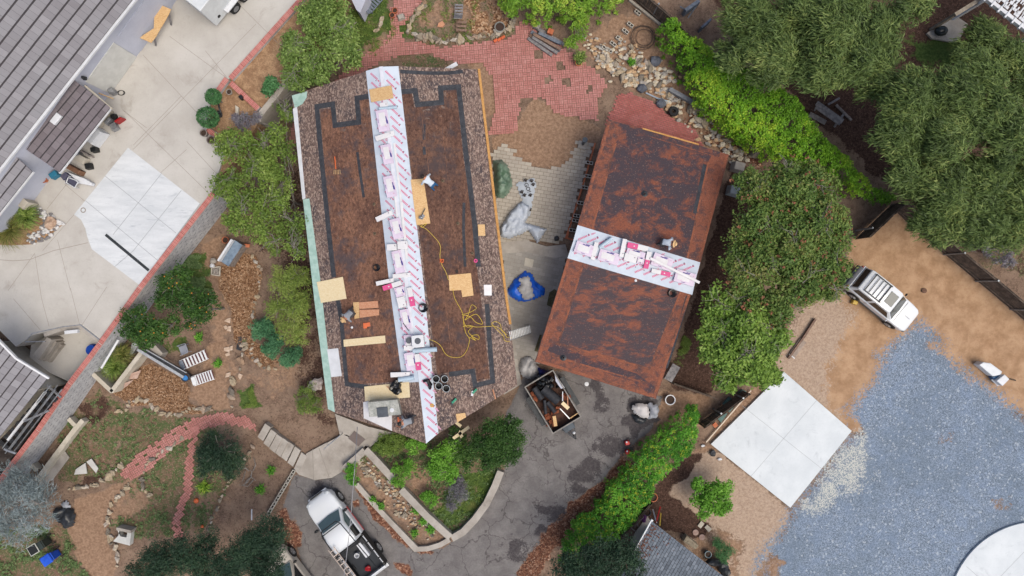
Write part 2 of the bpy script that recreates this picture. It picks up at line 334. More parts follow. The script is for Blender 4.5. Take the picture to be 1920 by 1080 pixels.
for i, (c, P, soft, amp, fill) in enumerate(DETAIL):
    d = sdist(PX, PY, P)+WJ(amp, i*2+5); w = np.clip(d/(2*soft)+.5, 0, 1); w = w*w*(3-2*w)*fill
    if fill < 1: w = w*np.clip(.45+1.2*vnoise(PX, PY, 14, i+300), 0, 1.25)
    for k in CL:
        if CL.index(k) > CL.index(c): wts[k] *= 1-np.clip(w, 0, 1)
    wts[c] = np.maximum(wts[c], np.clip(w, 0, 1))
GZ = (vnoise(GX, GY, 1.3, 77)-.5)*.05+(vnoise(GX, GY, .35, 78)-.5)*.025
GZ -= .042; GZ *= 1-np.clip(wts['asphalt']+wts['stain'], 0, 1)*.9
NX, NY = GX.shape; IDX = np.arange(NX*NY).reshape(NX, NY)
quads = np.stack([IDX[:-1, :-1], IDX[1:, :-1], IDX[1:, 1:], IDX[:-1, 1:]], -1).reshape(-1, 4)
avg = lambda a: ((a[:-1, :-1]+a[1:, :-1]+a[1:, 1:]+a[:-1, 1:])/4).reshape(-1)
wa = {c: avg(wts[c]) for c in CL}
is_road = (wa['asphalt']+wa['stain']) > .5; is_grav = ((wa['gravel']+wa['pgrav']) > .5) & ~is_road
VV = np.stack([GX.ravel(), GY.ravel(), GZ.ravel()], -1)
def ground_piece(name, sel):
    q = quads[sel]; used = np.unique(q); remap = np.zeros(NX*NY, np.int64); remap[used] = np.arange(len(used))
    me = npmesh(name, VV[used], remap[q]); me.materials.append(GM)
    for c in CL:
        a = me.attributes.new('w_'+c, 'FLOAT', 'POINT'); a.data.foreach_set('value', wts[c].ravel()[used].astype(np.float32))
    return tag(link(name, me, GM), kind='structure')
ground_piece('ground', ~is_road & ~is_grav); ground_piece('driveway', is_road); ground_piece('gravel_lot', is_grav)
mb = MB(); q = 1500
for (x0, x1, y0, y1) in [(-q, -31.6, -q, q), (31.6, q, -q, q), (-31.6, 31.6, -q, -18.4), (-31.6, 31.6, 18.4, q)]: mb.add([(x0, y0, -.03), (x1, y0, -.03), (x1, y1, -.03), (x0, y1, -.03)], [(0, 1, 2, 3)])
tag(mb.build('terrain', mt2('far_terrain', C(110, 92, 66), C(84, 96, 56), .4, .95), world=True), kind='structure')
# ---------------------------------------------------------------- bricks and pavers laid one by one
def tint_mat(name, stops, rough=.85, dust=None, dsc=.7, lo=.45, hi=.7, dk=.7, bump=.3):
    m = Mt(name, rough, 0, .2); v = m.ramp(m.attr('tint'), stops)
    v = m.mix(m.mathn('MULTIPLY', m.step(m.noise(14, 3), .45, .75), .3), v, stops[0][1])
    if dust: v = m.mix(m.mathn('MULTIPLY', m.step(m.noise(dsc, 4, .6), lo, hi), dk), v, dust)
    m.bump(m.noise(30, 3), bump, .01); return m.col(v)
MBRICK = tint_mat('red_brick', [(0, C(166, 110, 103)), (.5, C(188, 128, 120)), (1, C(204, 148, 140))], dust=C(202, 148, 142), dsc=.35, dk=.5)
MPAVER = tint_mat('grey_paver', [(0, C(164, 156, 144)), (.5, C(180, 171, 158)), (1, C(196, 188, 175))], dust=C(166, 157, 147), dsc=.5)
MSMEAR = tint_mat('pink_brick', [(0, C(152, 88, 82)), (.5, C(176, 106, 100)), (1, C(194, 122, 116))], dust=C(186, 122, 120), dsc=.8)
def lay(name, P, ang, L, B, mat, z=.035, weave=True, miss=None, gap=.02, kind='structure', missp=0.):
    """bricks of L x B m inside the pixel polygon P; the edge steps brick by brick"""
    PW = [(W(x, y, z).x, W(x, y, z).y) for x, y in P]; ca, sa = math.cos(ang), math.sin(ang)
    xs = [p[0]*ca+p[1]*sa for p in PW]; ys = [-p[0]*sa+p[1]*ca for p in PW]; cells = []
    if weave:
        i0, i1, j0, j1 = [int(math.floor(v/L)) for v in (min(xs), max(xs)+L, min(ys), max(ys)+L)]
        for i in range(i0, i1):
            for j in range(j0, j1):
                for k in (0, 1):
                    cells.append((i*L+L/2, j*L+B*(k+.5), L, B) if (i+j) % 2 else (i*L+B*(k+.5), j*L+L/2, B, L))
    else:
        i0, i1, j0, j1 = int(min(xs)/L)-2, int(max(xs)/L)+2, int(min(ys)/B)-2, int(max(ys)/B)+2
        for j in range(j0, j1):
            for i in range(i0, i1): cells.append(((i+.5*(j % 2))*L+L/2, j*B+B/2, L, B))
    A = np.array(cells); X = A[:, 0]*ca-A[:, 1]*sa; Y = A[:, 0]*sa+A[:, 1]*ca; ok = inpoly(X, Y, PW)
    for h in (miss or []): ok &= ~inpoly(X, Y, [(W(x, y).x, W(x, y).y) for x, y in h])
    if missp: ok &= rng.random(len(X)) > missp
    A, X, Y = A[ok], X[ok], Y[ok]; n = len(A); hx, hy = (A[:, 2]-gap)/2, (A[:, 3]-gap)/2; V = np.zeros((n, 4, 3))
    for k, (sx, sy) in enumerate([(-1, -1), (1, -1), (1, 1), (-1, 1)]):
        V[:, k, 0] = X+sx*hx*ca-sy*hy*sa; V[:, k, 1] = Y+sx*hx*sa+sy*hy*ca
    V[:, :, 2] = z+rng.random((n, 1))*.006+rng.normal(0, .0012, (n, 4))
    me = npmesh(name, V.reshape(-1, 3), np.arange(n*4).reshape(n, 4), np.clip(rng.normal(.5, .16, n), 0, 1)); me.materials.append(mat)
    return tag(link(name, me, mat), kind=kind)
MB_BED = mt2('sand_joint', C(84, 64, 56), C(112, 86, 74), 4)
def sheet(name, P, z, mat, z0=None, kind='structure'):
    mb = MB()
    if z0 is None: mb.add(px(P, z), [tuple(range(len(P)))])
    else: mb.prism(px(P, z), z0, z)
    return tag(mb.build(name, mat, world=True), kind=kind)
patio = [(745, -30), (820, -30), (768, 35), (750, 52), (760, 78), (800, 82), (825, 88), (900, 80), (960, 70), (975, 40), (990, 40), (1010, 60), (1085, 108), (1112, 128), (1140, 158), (1122, 188), (1120, 228), (1088, 222), (1042, 212), (1020, 186), (975, 184), (972, 226), (966, 250), (915, 252), (930, 200), (925, 150), (905, 118), (860, 118), (800, 100), (735, 108), (690, 128), (600, 220), (540, 280), (555, 200), (620, 160), (680, 100), (715, 88), (732, 60), (732, 20)]
holes = [[(1004, 96), (1017, 96), (1017, 112), (1004, 112)], [(1044, 116), (1057, 116), (1057, 130), (1044, 130)], [(1055, 147), (1071, 147), (1071, 159), (1055, 159)], [(1100, 161), (1113, 161), (1113, 173), (1100, 173)], [(1023, 145), (1035, 145), (1035, 155), (1023, 155)]]
lay('brick_patio', patio, R(4), .26, .13, MBRICK, miss=holes)
lay('brick_terrace', [(1135, 232), (1158, 180), (1180, 173), (1222, 188), (1260, 222), (1300, 240), (1330, 300), (1230, 300)], R(-18), .24, .12, MSMEAR, weave=False)
path1 = [(222, 888), (262, 848), (330, 803), (365, 785), (410, 773), (455, 778), (484, 798), (478, 806), (440, 797), (410, 797), (375, 805), (325, 840), (280, 882), (246, 903)]
lay('brick_path', path1, R(30), .24, .12, MBRICK, missp=.04)
c2 = [(366, 800), (362, 830), (355, 862), (354, 890), (352, 922), (340, 950), (331, 975), (334, 1000), (339, 1015)]
lay('brick_trail', [(x-8, y) for x, y in c2]+[(x+8, y) for x, y in reversed(c2)], R(45), .24, .12, MBRICK, missp=.03)
lay('paver_patio', [(922, 280), (945, 272), (968, 284), (966, 292), (1015, 318), (1045, 314), (1070, 296), (1084, 266), (1112, 268), (1090, 350), (1058, 455), (985, 452), (935, 470), (925, 400)], R(-9), .4, .22, MPAVER, weave=False, z=.03, gap=.016)
lay('paver_walk', [(935, 462), (985, 470), (1058, 478), (1068, 470), (1050, 560), (1005, 690), (985, 700), (965, 690), (955, 600), (945, 520)], R(-12), .4, .22, tint_mat('worn_paver', [(0, C(150, 145, 138)), (.5, C(164, 159, 152)), (1, C(180, 174, 166))], dust=C(152, 145, 138), dsc=.9), weave=False, z=.03, gap=.006)
# ---------------------------------------------------------------- concrete
def concrete(name, c1, c2, stain=None, sc=.5, rot=0, stretch=1.):
    m = Mt(name, .8, 0, .25); vec = m.map((1, stretch, 1), rot); n = m.noise(sc, 6, .65, vec); v = m.mix(m.step(n, .3, .7), c1, c2)
    v = m.mix(m.mathn('MULTIPLY', m.step(m.noise(11, 3), .5, .8), .22), v, tuple(x*.7 for x in c1[:3])+(1,))
    if stain: v = m.mix(m.mathn('MULTIPLY', m.step(m.noise(sc*2.1, 5, .7, m.map((1, stretch, 1), rot, loc=(3, 9, 0)), .6), .55, .78), .6), v, stain)
    m.bump(m.noise(40, 2), .15, .005); return m.col(v)
MCON = concrete('tan_concrete', C(186, 181, 174), C(204, 200, 194), C(158, 150, 140), .35)
MCONW = concrete('fresh_white_concrete', C(204, 208, 212), C(222, 225, 228), C(146, 154, 166), .5, R(35), 4.)
MSLAB = concrete('pale_slab', C(212, 218, 222), C(226, 231, 234), C(178, 184, 190), .6)
MCONG = concrete('old_grey_concrete', C(158, 150, 141), C(188, 181, 172), C(126, 116, 108), .8)
MJOINT = plain('dark_joint', C(160, 152, 143), .9); MJOINT2 = plain('pale_joint', C(170, 174, 178), .9)
def joints(name, segs, z, w, mat, parent=None):
    mb = MB()
    for (a, b) in segs:
        A, B = W(*a, z), W(*b, z); d = (B-A); n = Vector((-d.y, d.x, 0)).normalized()*w/2
        mb.add([A-n, B-n, B+n, A+n], [(0, 1, 2, 3)])
    return tag(mb.build(name, mat, parent, world=True), kind='structure')
TZ = 2.3                                      # the neighbour's terrace stands on a retaining wall
cap = [(640, -80), (572, 0), (430, 178), (478, 240), (455, 290), (394, 371), (262, 540), (187, 645), (130, 720), (70, 808), (-30, 940)]
terrace = [(640, -60), (572, -4), (430, 147), (394, 195), (384, 235), (430, 262), (394, 371), (262, 540), (183, 641), (150, 613), (120, 615), (62, 628), (30, 650), (-60, 560), (-60, -60)]
sheet('concrete_terrace', terrace, TZ, MCON, .02)
sheet('fresh_slab', [(240, 277), (375, 382), (262, 535), (225, 507), (172, 467), (164, 445), (160, 428), (152, 412), (139, 402), (160, 376)], TZ+.005, MCONW)
sheet('sunken_court', [(150, 613), (184, 643), (130, 716), (95, 700), (55, 670), (62, 628), (120, 615)], .9, MCON, .02)
J = [((268, 103), (480, 330)), ((230, 205), (430, 400)), ((480, 45), (250, 280)), ((340, 180), (250, 272)), ((385, 95), (425, 145)), ((245, 280), (160, 378)), ((160, 378), (80, 470)), ((232, 208), (275, 240)), ((318, 68), (430, 150)), ((160, 378), (122, 346)), ((88, 392), (125, 345)), ((65, 475), (15, 545)), ((108, 450), (132, 545)), ((65, 475), (78, 560)), ((25, 560), (75, 618)), ((78, 560), (92, 612)), ((132, 540), (150, 612)), ((200, 538), (152, 612)), ((410, 330), (350, 265)), ((440, 0), (520, 80)), ((350, 280), (300, 325))]
joints('terrace_joint', J, TZ+.004, .022, MJOINT)
joints('slab_joint', [((197, 330), (330, 437)), ((160, 376), (298, 490)), ((303, 325), (212, 440)), ((340, 357), (250, 470)), ((250, 470), (215, 500)), ((375, 382), (262, 535))], TZ+.009, .03, MJOINT2)
arc = [(0, 487), (25, 489), (55, 487), (100, 470), (165, 455)]; joints('terrace_joint', [(arc[i], arc[i+1]) for i in range(4)], TZ+.006, .03, MJOINT)
sheet('concrete_slab', [(1470, 697), (1597, 808), (1482, 952), (1333, 833)], .16, MSLAB, -.02)
joints('concrete_slab_joint', [((1392, 761), (1541, 879)), ((1531, 751), (1408, 893))], .164, .02, MJOINT2)
ca = [(1950+172*math.cos(a), 1150-172*math.sin(a)) for a in [R(t) for t in range(88, 185, 4)]]
sheet('concrete_pad', ca+[(1778, 1220), (2020, 1220), (2020, 980)], .1, MSLAB, -.02)
joints('concrete_pad_joint', [((1812, 1062), (1835, 1082)), ((1872, 1085), (1925, 1030))], .104, .02, MJOINT2)
# walkway and steps below the house
sheet('concrete_walk', [(628, 776), (690, 800), (742, 813), (722, 815), (692, 840), (686, 836), (650, 815), (637, 815)], .3, MCONG, 0)
fan = [(575, 850), (597, 838), (612, 830), (632, 852), (648, 872), (640, 885), (622, 896), (590, 900), (560, 890), (553, 882)]
sheet('concrete_walk', fan, .12, MCONG, -.02)
joints('walk_joint', [((586, 843), (588, 899)), ((598, 840), (617, 894))], .125, .06, MJOINT)
mb = MB()
for k in range(6):
    t = k/6; a = Vector((612+(640-612)*0+22*t*1.4, 831-14*t*1.2)); b = Vector((648+38*t, 872-32*t*1.15)); t2 = t+1/6
    c = Vector((648+38*t2, 872-32*t2*1.15)); d = Vector((612+22*t2*1.4, 831-14*t2*1.2)); mb.prism(px([a, b, c, d], .14+.03*k), 0, .14+.028*k)
st = mb.build('concrete_steps', MCONG); tag(st, 'worn concrete steps climbing from the fan shaped landing to the house door', 'steps')
sp = [(560, 868), (548, 856), (536, 846), (525, 838), (514, 830), (503, 820), (492, 808)]
mb = MB()
for k, (x, y) in enumerate(sp):
    z = .15+.07*k; mb.prism(px([(x-9, y+11), (x+5, y-20+k), (x+15.5, y-12.5+k), (x+1, y+19)], z), 0, z)
tag(mb.build('garden_steps', MCONG), 'weathered timber and concrete garden steps curving up beside the mulch', 'steps')
mb = MB(); g0 = W(668, 822, .32)
m_grate = plain('doormat_grey', C(120, 108, 104), .9)
mb.prism(px([(664, 808), (685, 824), (672, 837), (653, 822)], .33), .3, .33); tag(mb.build('door_mat', m_grate), 'grey mesh mat lying on the concrete walk below the roof corner', 'mat')
mb = MB()
for (a, b) in [((607, 842), (638, 816)), ((612, 838), (612, 839)), ((636, 818), (636, 819))]:
    if a[0] == 607: mb.tube([W(607, 842, 1.0), W(638, 816, 1.1)], .03)
for (x, y) in [(609, 840), (623, 828), (637, 817)]: mb.cyl(W(x, y, 1.03)*1+Vector((0, 0, -.95)), W(x, y, 1.03), .02)
MSTEEL = mt2('galvanised_steel', C(150, 152, 156), C(182, 184, 188), 6, .4, .6)
MDARKM = mt2('dark_metal', C(48, 50, 54), C(74, 76, 80), 5, .5, .4)
tag(mb.build('hand_rail', MSTEEL), 'thin grey handrail beside the concrete steps', 'rail')
# kerbs and block edgings
def ribbon(name, P, w, z0, z1, mat, label, cat, closed=False, group=None):
    mb = MB(); A = [W(x, y, z1) for x, y in P]; n = len(A); Lf, Rt = [], []
    for i, p in enumerate(A):
        d = (A[min(i+1, n-1)]-A[max(i-1, 0)]); d.z = 0; d.normalize(); nn = Vector((-d.y, d.x, 0))
        k = 1.
        if 0 < i < n-1:
            e = (A[i+1]-A[i]).normalized(); k = 1/max(.5, abs(Vector((-e.y, e.x, 0)).dot(nn)))
        Lf.append(p+nn*w/2*k); Rt.append(p-nn*w/2*k)
    for i in range(n-1):
        Q = [Lf[i], Lf[i+1], Rt[i+1], Rt[i]]; V = [(q.x, q.y, z1) for q in Q]+[(q.x, q.y, z0) for q in Q]
        Fc = [(0, 1, 2, 3), (0, 4, 5, 1), (2, 6, 7, 3)]
        if i == 0: Fc.append((3, 7, 4, 0))
        if i == n-2: Fc.append((1, 5, 6, 2))
        mb.add(V, Fc)
    return tag(mb.build(name, mat), label, cat, group)
kerb = [(847, 1010), (868, 998), (890, 975), (912, 945), (928, 912), (939, 884)]
ribbon('planter_wall', [(844, 1008), (800, 968), (752, 918)], .42, 0, .5, MCONG, 'long straight concrete wall on the inner side of the rock planter', 'planter wall')
ribbon('planter_wall', [(738, 900), (706, 865), (685, 843)], .42, 0, .62, MCONG, 'short concrete wall running up to the corner by the steps', 'planter wall')
ribbon('planter_wall', [(684, 845), (665, 862), (644, 880)], .4, 0, .6, MCONG, 'stub of concrete wall between steps and rock planter', 'planter wall')
ribbon('kerb_wall', kerb, .42, 0, .45, MCONG, 'curved concrete kerb wall round the shrub bed beside the driveway', 'kerb')
ribbon('kerb_wall', [(668, 908), (700, 945), (735, 982), (780, 1030), (802, 1029), (825, 1022), (843, 1012)], .3, 0, .22, MCONG, 'low concrete kerb along the driveway edge of the rock planter', 'kerb')
# ------- block line at the left of the driveway: a row of hollow blocks
MBLOCK = mt2('concrete_block', C(190, 184, 172), C(212, 207, 196), 5, .9)
MHOLE = plain('block_core', C(62, 54, 50), .95)
bp = T('concrete_block', 'hollow concrete block', 'block'); mb = MB()
for x in (-.19, 0, .19): mb.box((x, 0, .1), (.03, .19, .2))
for y in (-.08, .08): mb.box((-.0955, y, .1), (.159, .03, .196)); mb.box((.0955, y, .1), (.159, .03, .196))
mb.build('shell', MBLOCK, bp); mb = MB(); mb.box((-.0955, 0, .02), (.15, .12, .03)); mb.box((.0955, 0, .02), (.15, .12, .03)); mb.build('core', MHOLE, bp)
bl = []
A, B = (507, 958), (550, 886)
for k in range(7): bl.append((A[0]+(B[0]-A[0])*k/6.0, A[1]+(B[1]-A[1])*k/6.0, math.atan2(-(B[1]-A[1]), B[0]-A[0]), 'hollow concrete block in the row along the left driveway edge', 'blocks edging the driveway'))
for (x, y) in [(1105, 306), (1102, 331), (1096, 352), (1088, 381), (1081, 405), (1079, 414), (1073, 432)]: bl.append((x, y, R(-10), 'hollow concrete block lying beside the garage wall', 'blocks beside the garage'))
for (x, y) in [(1195, 25), (1181, 48), (1172, 60), (1160, 74), (1149, 84), (1134, 92), (1142, 96)]: bl.append((x, y, R(-38), 'hollow concrete block in the stepped row by the rock pile', 'block steps by the rock pile'))
for i, (x, y, r, lab, gr) in enumerate(bl):
    o = bp if i == 0 else dup(bp, (0, 0, 0), 0); place(o, W(x, y, .02), r); o['label'] = lab; o['group'] = gr
# ---------------------------------------------------------------- retaining wall with a brick cap
MWALL = mt2('grey_block_wall', C(180, 180, 183), C(204, 204, 207), 2.5, .9, 0, .3, 12)
MDASH = plain('block_recess', C(134, 134, 140), .95); MMORT = plain('pale_mortar', C(206, 180, 172), .9)
MCAPB = tint_mat('cap_brick', [(0, C(168, 84, 78)), (.5, C(192, 106, 100)), (1, C(206, 128, 120))])
def brick_cap(P, z, w, parent, step=.075, z0=None):
    mb = MB(); V = []; n = 0
    for i in range(len(P)-1):
        a, b = W(*P[i], z), W(*P[i+1], z); d = b-a; L = d.length; d.normalize(); nn = Vector((-d.y, d.x, 0))
        mb.beam(a-Vector((0, 0, .05)), b-Vector((0, 0, .05)), w*.96, .08, 0)
        k = 0.
        while k+step <= L+.02:
            q = [a+d*(k+.008)-nn*w/2, a+d*(k+step-.012)-nn*w/2, a+d*(k+step-.012)+nn*w/2, a+d*(k+.008)+nn*w/2]
            V += [(p.x, p.y, z) for p in q]; n += 1; k += step
    mb.build('cap_bed', MMORT, parent); off = Vector(parent.location)
    me = npmesh('cap_bricks', np.array(V)-np.array(off), np.arange(4*n).reshape(n, 4), rng.random(n)); me.materials.append(MCAPB); link('cap_bricks', me, MCAPB, parent)
def capped_wall(P, z0, z1, w, label, dashes=True, cat='wall', name='retaining_wall'):
    t = T(name, label, cat, W(*P[len(P)//2], z0)); mb = MB(); dm = MB()
    for i in range(len(P)-1):
        a, b = W(*P[i], z1), W(*P[i+1], z1); d = b-a; L = d.length; d.normalize(); nn = Vector((-d.y, d.x, 0))
        mb.beam((a.x, a.y, (z0+z1-.09)/2), (b.x, b.y, (z0+z1-.09)/2), w*.9, z1-.09-z0)
        if dashes:
            s = nn if nn.dot(-a) > 0 else -nn
            for r in range(6):
                zz = z0+.25+r*.36; k = .2*(r % 2)
                while k < L-.2:
                    p = a+d*k+s*(w*.45+.003); e = d*.17
                    dm.add([(p.x, p.y, zz), (p.x+e.x, p.y+e.y, zz), (p.x+e.x, p.y+e.y, zz+.06), (p.x, p.y, zz+.06)], [(0, 1, 2, 3)]); k += .4
    mb.build('wall', MWALL, t)
    if dashes: dm.build('recess', MDASH, t)
    brick_cap(P, z1, w, t); return t
capped_wall([(400, 363), (262, 540), (187, 645), (130, 720), (70, 808), (-40, 953)], 0, TZ+.12, .3, 'long grey block retaining wall with red brick cap below the neighbouring terrace')
capped_wall([(432, 147), (572, -10)], 0, TZ+.12, .3, 'brick capped wall edging the planter by the trailer', False)
capped_wall([(432, 155), (484, 204)], TZ-.2, TZ+.15, .3, 'red brick divider between the two raised planters', False, name='brick_edging')
capped_wall([(425, 147), (393, 192)], TZ-.2, TZ+.15, .3, 'short brick edging beside the upper round topiary', False, name='brick_edging')
capped_wall([(388, 242), (416, 264)], TZ-.2, TZ+.15, .3, 'short brick edging below the lower round topiary', False, name='brick_edging')
MPSOIL = mt2('planter_soil', C(150, 116, 88), C(186, 152, 118), 3, .95, 0, .5, 14)
sheet('planter_bed', [(425, 150), (570, -30), (640, -30), (545, 138), (484, 230), (450, 290), (400, 345), (388, 245), (395, 195)], TZ-.15, MPSOIL, 0)
ribbon('planter_wall', [(548, 136), (520, 175), (486, 216), (484, 228)], .3, 0, TZ+.05, MCONG, 'pale concrete wall holding the upper planter above the house path', 'planter wall')
# ---------------------------------------------------------------- tiled roofs, tile by tile
def clip(P, a, b, c):
    out = []; n = len(P)
    for i in range(n):
        p, q = P[i], P[(i+1) % n]; dp, dq = a*p[0]+b*p[1]-c, a*q[0]+b*q[1]-c
        if dp >= 0: out.append(p)
        if (dp >= 0) != (dq >= 0): t = dp/(dp-dq); out.append((p[0]+(q[0]-p[0])*t, p[1]+(q[1]-p[1])*t))
    return out
def tiled(name, pl, P, u, tw, th, mat, parent, gu=.008, gv=.034, lift=.05, off=.02, stag=.5, z=0.):
    """P: pixel outline on the plane; u: direction of the courses (world xy)"""
    u = Vector((u[0], u[1])).normalized(); v = Vector((-u.y, u.x)); g3 = Vector((pl.n.x, pl.n.y))
    if v.dot(g3) > 0: v = -v                         # v points uphill
    pts = [pl(x, y) for x, y in P]; Q = [(p.x*u.x+p.y*u.y, p.x*v.x+p.y*v.y) for p in pts]
    u0, u1 = min(q[0] for q in Q), max(q[0] for q in Q); v0, v1 = min(q[1] for q in Q), max(q[1] for q in Q); V, Fc, ti = [], [], []
    j = 0; base = Vector(parent.location)
    while v0+j*th < v1:
        vb = v0+j*th; row = clip(clip(Q, 0, 1, vb), 0, -1, -(vb+th-gv)) 
        if len(row) >= 3:
            i = 0; st = u0-tw*((j*stag) % 1)-rng.random()*.03
            while st+i*tw < u1:
                c = clip(clip(row, 1, 0, st+i*tw), -1, 0, -(st+(i+1)*tw-gu))
                if len(c) >= 3:
                    o = len(V); dz = rng.normal(0, .003)
                    for a, b in c:
                        xy = (a*u.x+b*v.x, a*u.y+b*v.y); V.append(Vector((xy[0], xy[1], pl.z(xy)+off+dz+lift*(1-(b-vb)/th)))-base)
                    Fc.append(tuple(range(o, len(V)))); ti.append(min(1, max(0, rng.normal(.5, .2))))
                i += 1
        j += 1
    me = faces_mesh(name, V, Fc); a = me.attributes.new('tint', 'FLOAT', 'FACE'); a.data.foreach_set('value', np.array(ti, np.float32))
    me.materials.append(mat); o = link(name, me, mat, parent); b = bmesh.new(); b.from_mesh(me); bmesh.ops.recalc_face_normals(b, faces=b.faces)
    for f in b.faces:
        if f.normal.z < 0: f.normal_flip()
    b.to_mesh(me); b.free(); return o
MTILE = tint_mat('grey_roof_tile', [(0, C(130, 127, 132)), (.5, C(142, 140, 145)), (1, C(154, 152, 157))], dust=C(148, 149, 154), dsc=.5, dk=.4)
MTILE2 = tint_mat('brown_grey_tile', [(0, C(110, 102, 106)), (.5, C(122, 114, 118)), (1, C(134, 126, 130))], dust=C(120, 112, 116), dsc=.6, dk=.4)
MTDARK = plain('roof_underlay', C(72, 68, 72), .95); MWHITE = plain('white_paint', C(226, 228, 232), .5)
MLAV = concrete('lavender_stucco', C(184, 187, 202), C(198, 201, 214), None, .6)
nb = T('neighbour_house', 'big house with grey tiled roof and lavender garage front beside the concrete terrace', 'house', W(205, 175, TZ))
pN = Plane(W(250, 0, 5.9), W(35, 272, 5.9), W(60, 40, 7.9)); ud = W(35, 272, 5.9)-W(250, 0, 5.9)
mb = MB(); PN = [(250, 0), (38, 268), (-80, 416), (-150, 300), (-150, -160), (330, -101)]
mb.add([pN(x, y) for x, y in PN], [tuple(range(len(PN)))]); ro = mb.build('roof', MTDARK, nb)
tiled('roof_tiles', pN, PN, ud, .33, .36, MTILE, nb, off=.02)
mb = MB(); mb.beam(pN(330, -101, -.05)+Vector((.06, -.06, 0)), pN(-80, 416, -.05)+Vector((.06, -.06, 0)), .13, .12); mb.build('gutter', MWHITE, nb)
mb = MB(); mb.beam(pN(330, -101, .06)+Vector((-.06, .05, 0)), pN(-80, 416, .06)+Vector((-.06, .05, 0)), .04, .02); mb.build('drip_edge', plain('dark_red_trim', C(96, 54, 58), .6), nb)
wa0, wb0 = W(340, -12, TZ), W(20, 438, TZ); wdir = (wb0-wa0).normalized(); wn = Vector((wdir.y, -wdir.x, 0)); wn = wn if wn.x > 0 else -wn
mb = MB(); mb.beam((wa0.x-wn.x*.1, wa0.y-wn.y*.1, TZ+1.75), (wb0.x-wn.x*.1, wb0.y-wn.y*.1, TZ+1.75), .2, 3.5); mb.build('wall', MLAV, nb)
def on_wall(x, y):                           # foot of a pixel on the garage wall line
    p = W(x, y, TZ); t = (p-wa0).dot(wdir); return wa0+wdir*t
MDOOR = plain('cream_door', C(212, 212, 208), .5)
for (p, q, m, nm) in [((253, 104), (203, 173), MDOOR, 'garage_door'), ((323, 12), (264, 96), MLAV, 'garage_door')]:
    a, b = on_wall(*p)+wn*.02, on_wall(*q)+wn*.02; mb = MB(); mb.beam((a.x, a.y, TZ+1.15), (b.x, b.y, TZ+1.15), .05, 2.26); d = mb.build(nm, m, nb)
mb = MB(); a = on_wall(180, 150); mb.box((a.x+wn.x*.1, a.y+wn.y*.1, TZ+2.7), (.18, .18, .28), top=.6); mb.build('wall_lamp', MDARKM, nb)
# the lean-to porch and the lower corner roof
pc = T('porch_roof', 'low dark tiled lean-to porch with white edge and skylight box against the grey house', 'porch', W(150, 240, TZ))
pP = Plane(W(139, 152, 5.35), W(39, 273, 5.35), W(208, 203, 4.75)); PP = [(139, 150), (208, 202), (112, 323), (39, 273)]
mb = MB(); mb.prism([pP(x, y) for x, y in PP], 0, 0.001); mb = MB(); mb.add([pP(x, y) for x, y in PP], [(0, 1, 2, 3)]); mb.build('roof', MTDARK, pc)
tiled('roof_tiles', pP, PP, W(39, 273, 5)-W(139, 152, 5), .4, .36, MTILE2, pc)
mb = MB(); mb.beam(pP(209, 202, -.06), pP(112, 325, -.06), .1, .1); mb.build('gutter', MWHITE, pc)
mb = MB(); q = pP(108, 224); mb.box(q+Vector((0, 0, .1)), (.33, .6, .16), rz=math.atan2(-ud.x, ud.y)); mb.build('skylight', MWHITE, pc, bevel=.02)
mb = MB(); MLWALL = concrete('cream_stone_wall', C(186, 178, 162), C(208, 200, 186), C(160, 150, 136), 1.5)
f = [W(232, 212, TZ), W(214, 248, TZ)]; e = [W(172, 180, TZ), W(214, 210, TZ), W(180, 255, TZ), W(140, 240, TZ)]; mb.prism(e, TZ, 4.7); mb.build('wall', MLWALL, pc)
mb = MB(); mb.beam(W(158, 160, 4.9)-Vector((0, 0, .1)), W(210, 204, 4.7), .1, .16); mb.build('gable_trim', MLWALL, pc)
lr = T('corner_roof', 'small grey tiled roof corner with white gutter below the porch', 'roof', W(20, 345, TZ))
pL = Plane(W(62, 324, 5.0), W(0, 402, 5.0), W(-10, 290, 5.9)); PL = [(62, 322), (-60, 475), (-110, 430), (18, 282)]
mb = MB(); mb.add([pL(x, y) for x, y in PL], [(0, 1, 2, 3)]); mb.build('roof', MTDARK, lr); tiled('roof_tiles', pL, PL, W(0, 402, 5)-W(62, 324, 5), .4, .36, MTILE, lr)
mb = MB(); mb.beam(pL(63, 322, -.05), pL(-60, 477, -.05), .1, .12); mb.build('gutter', MWHITE, lr)
mb = MB(); mb.prism([W(x, y, TZ) for x, y in [(58, 372), (48, 392), (0, 440), (-60, 430), (0, 380)]], TZ, 4.8); mb.build('wall', MLWALL, lr)
lb = T('lower_house', 'grey tiled house corner beside the sunken court and steel stair', 'house', W(40, 760, .5))
pB = Plane(W(0, 822, 4.7), W(89, 708, 4.7), W(0, 700, 5.7)); PB = [(-5, 636), (31, 673), (90, 709), (-12, 835), (-90, 800), (-90, 600)]
mb = MB(); mb.add([pB(x, y) for x, y in PB], [tuple(range(6))]); mb.build('roof', MTDARK, lb); tiled('roof_tiles', pB, PB, W(0, 822, 5)-W(89, 708, 5), .4, .36, MTILE, lb)
mb = MB(); mb.beam(pB(-5, 635, 0), pB(31, 672, 0), .1, .14); mb.beam(pB(31, 672, 0), pB(92, 709, 0), .1, .14); mb.build('gutter', MWHITE, lb)
mb = MB(); mb.prism([W(x, y, .5) for x, y in [(28, 640), (128, 718), (92, 730), (-30, 850), (-60, 800), (-60, 640)]], .2, 4.5); mb.build('wall', MLWALL, lb)
mb = MB()
for k in range(9):
    t = k/8; p = W(95-85*t, 742+95*t, .6+2.2*(1-t)); mb.box(p, (.9, .28, .04), rz=R(-40))
ss = T('steel_stair', 'grey steel stair with rails beside the lower tiled house', 'stair', W(60, 790, .3)); mb.build('tread', MDARKM, ss)
mb = MB()
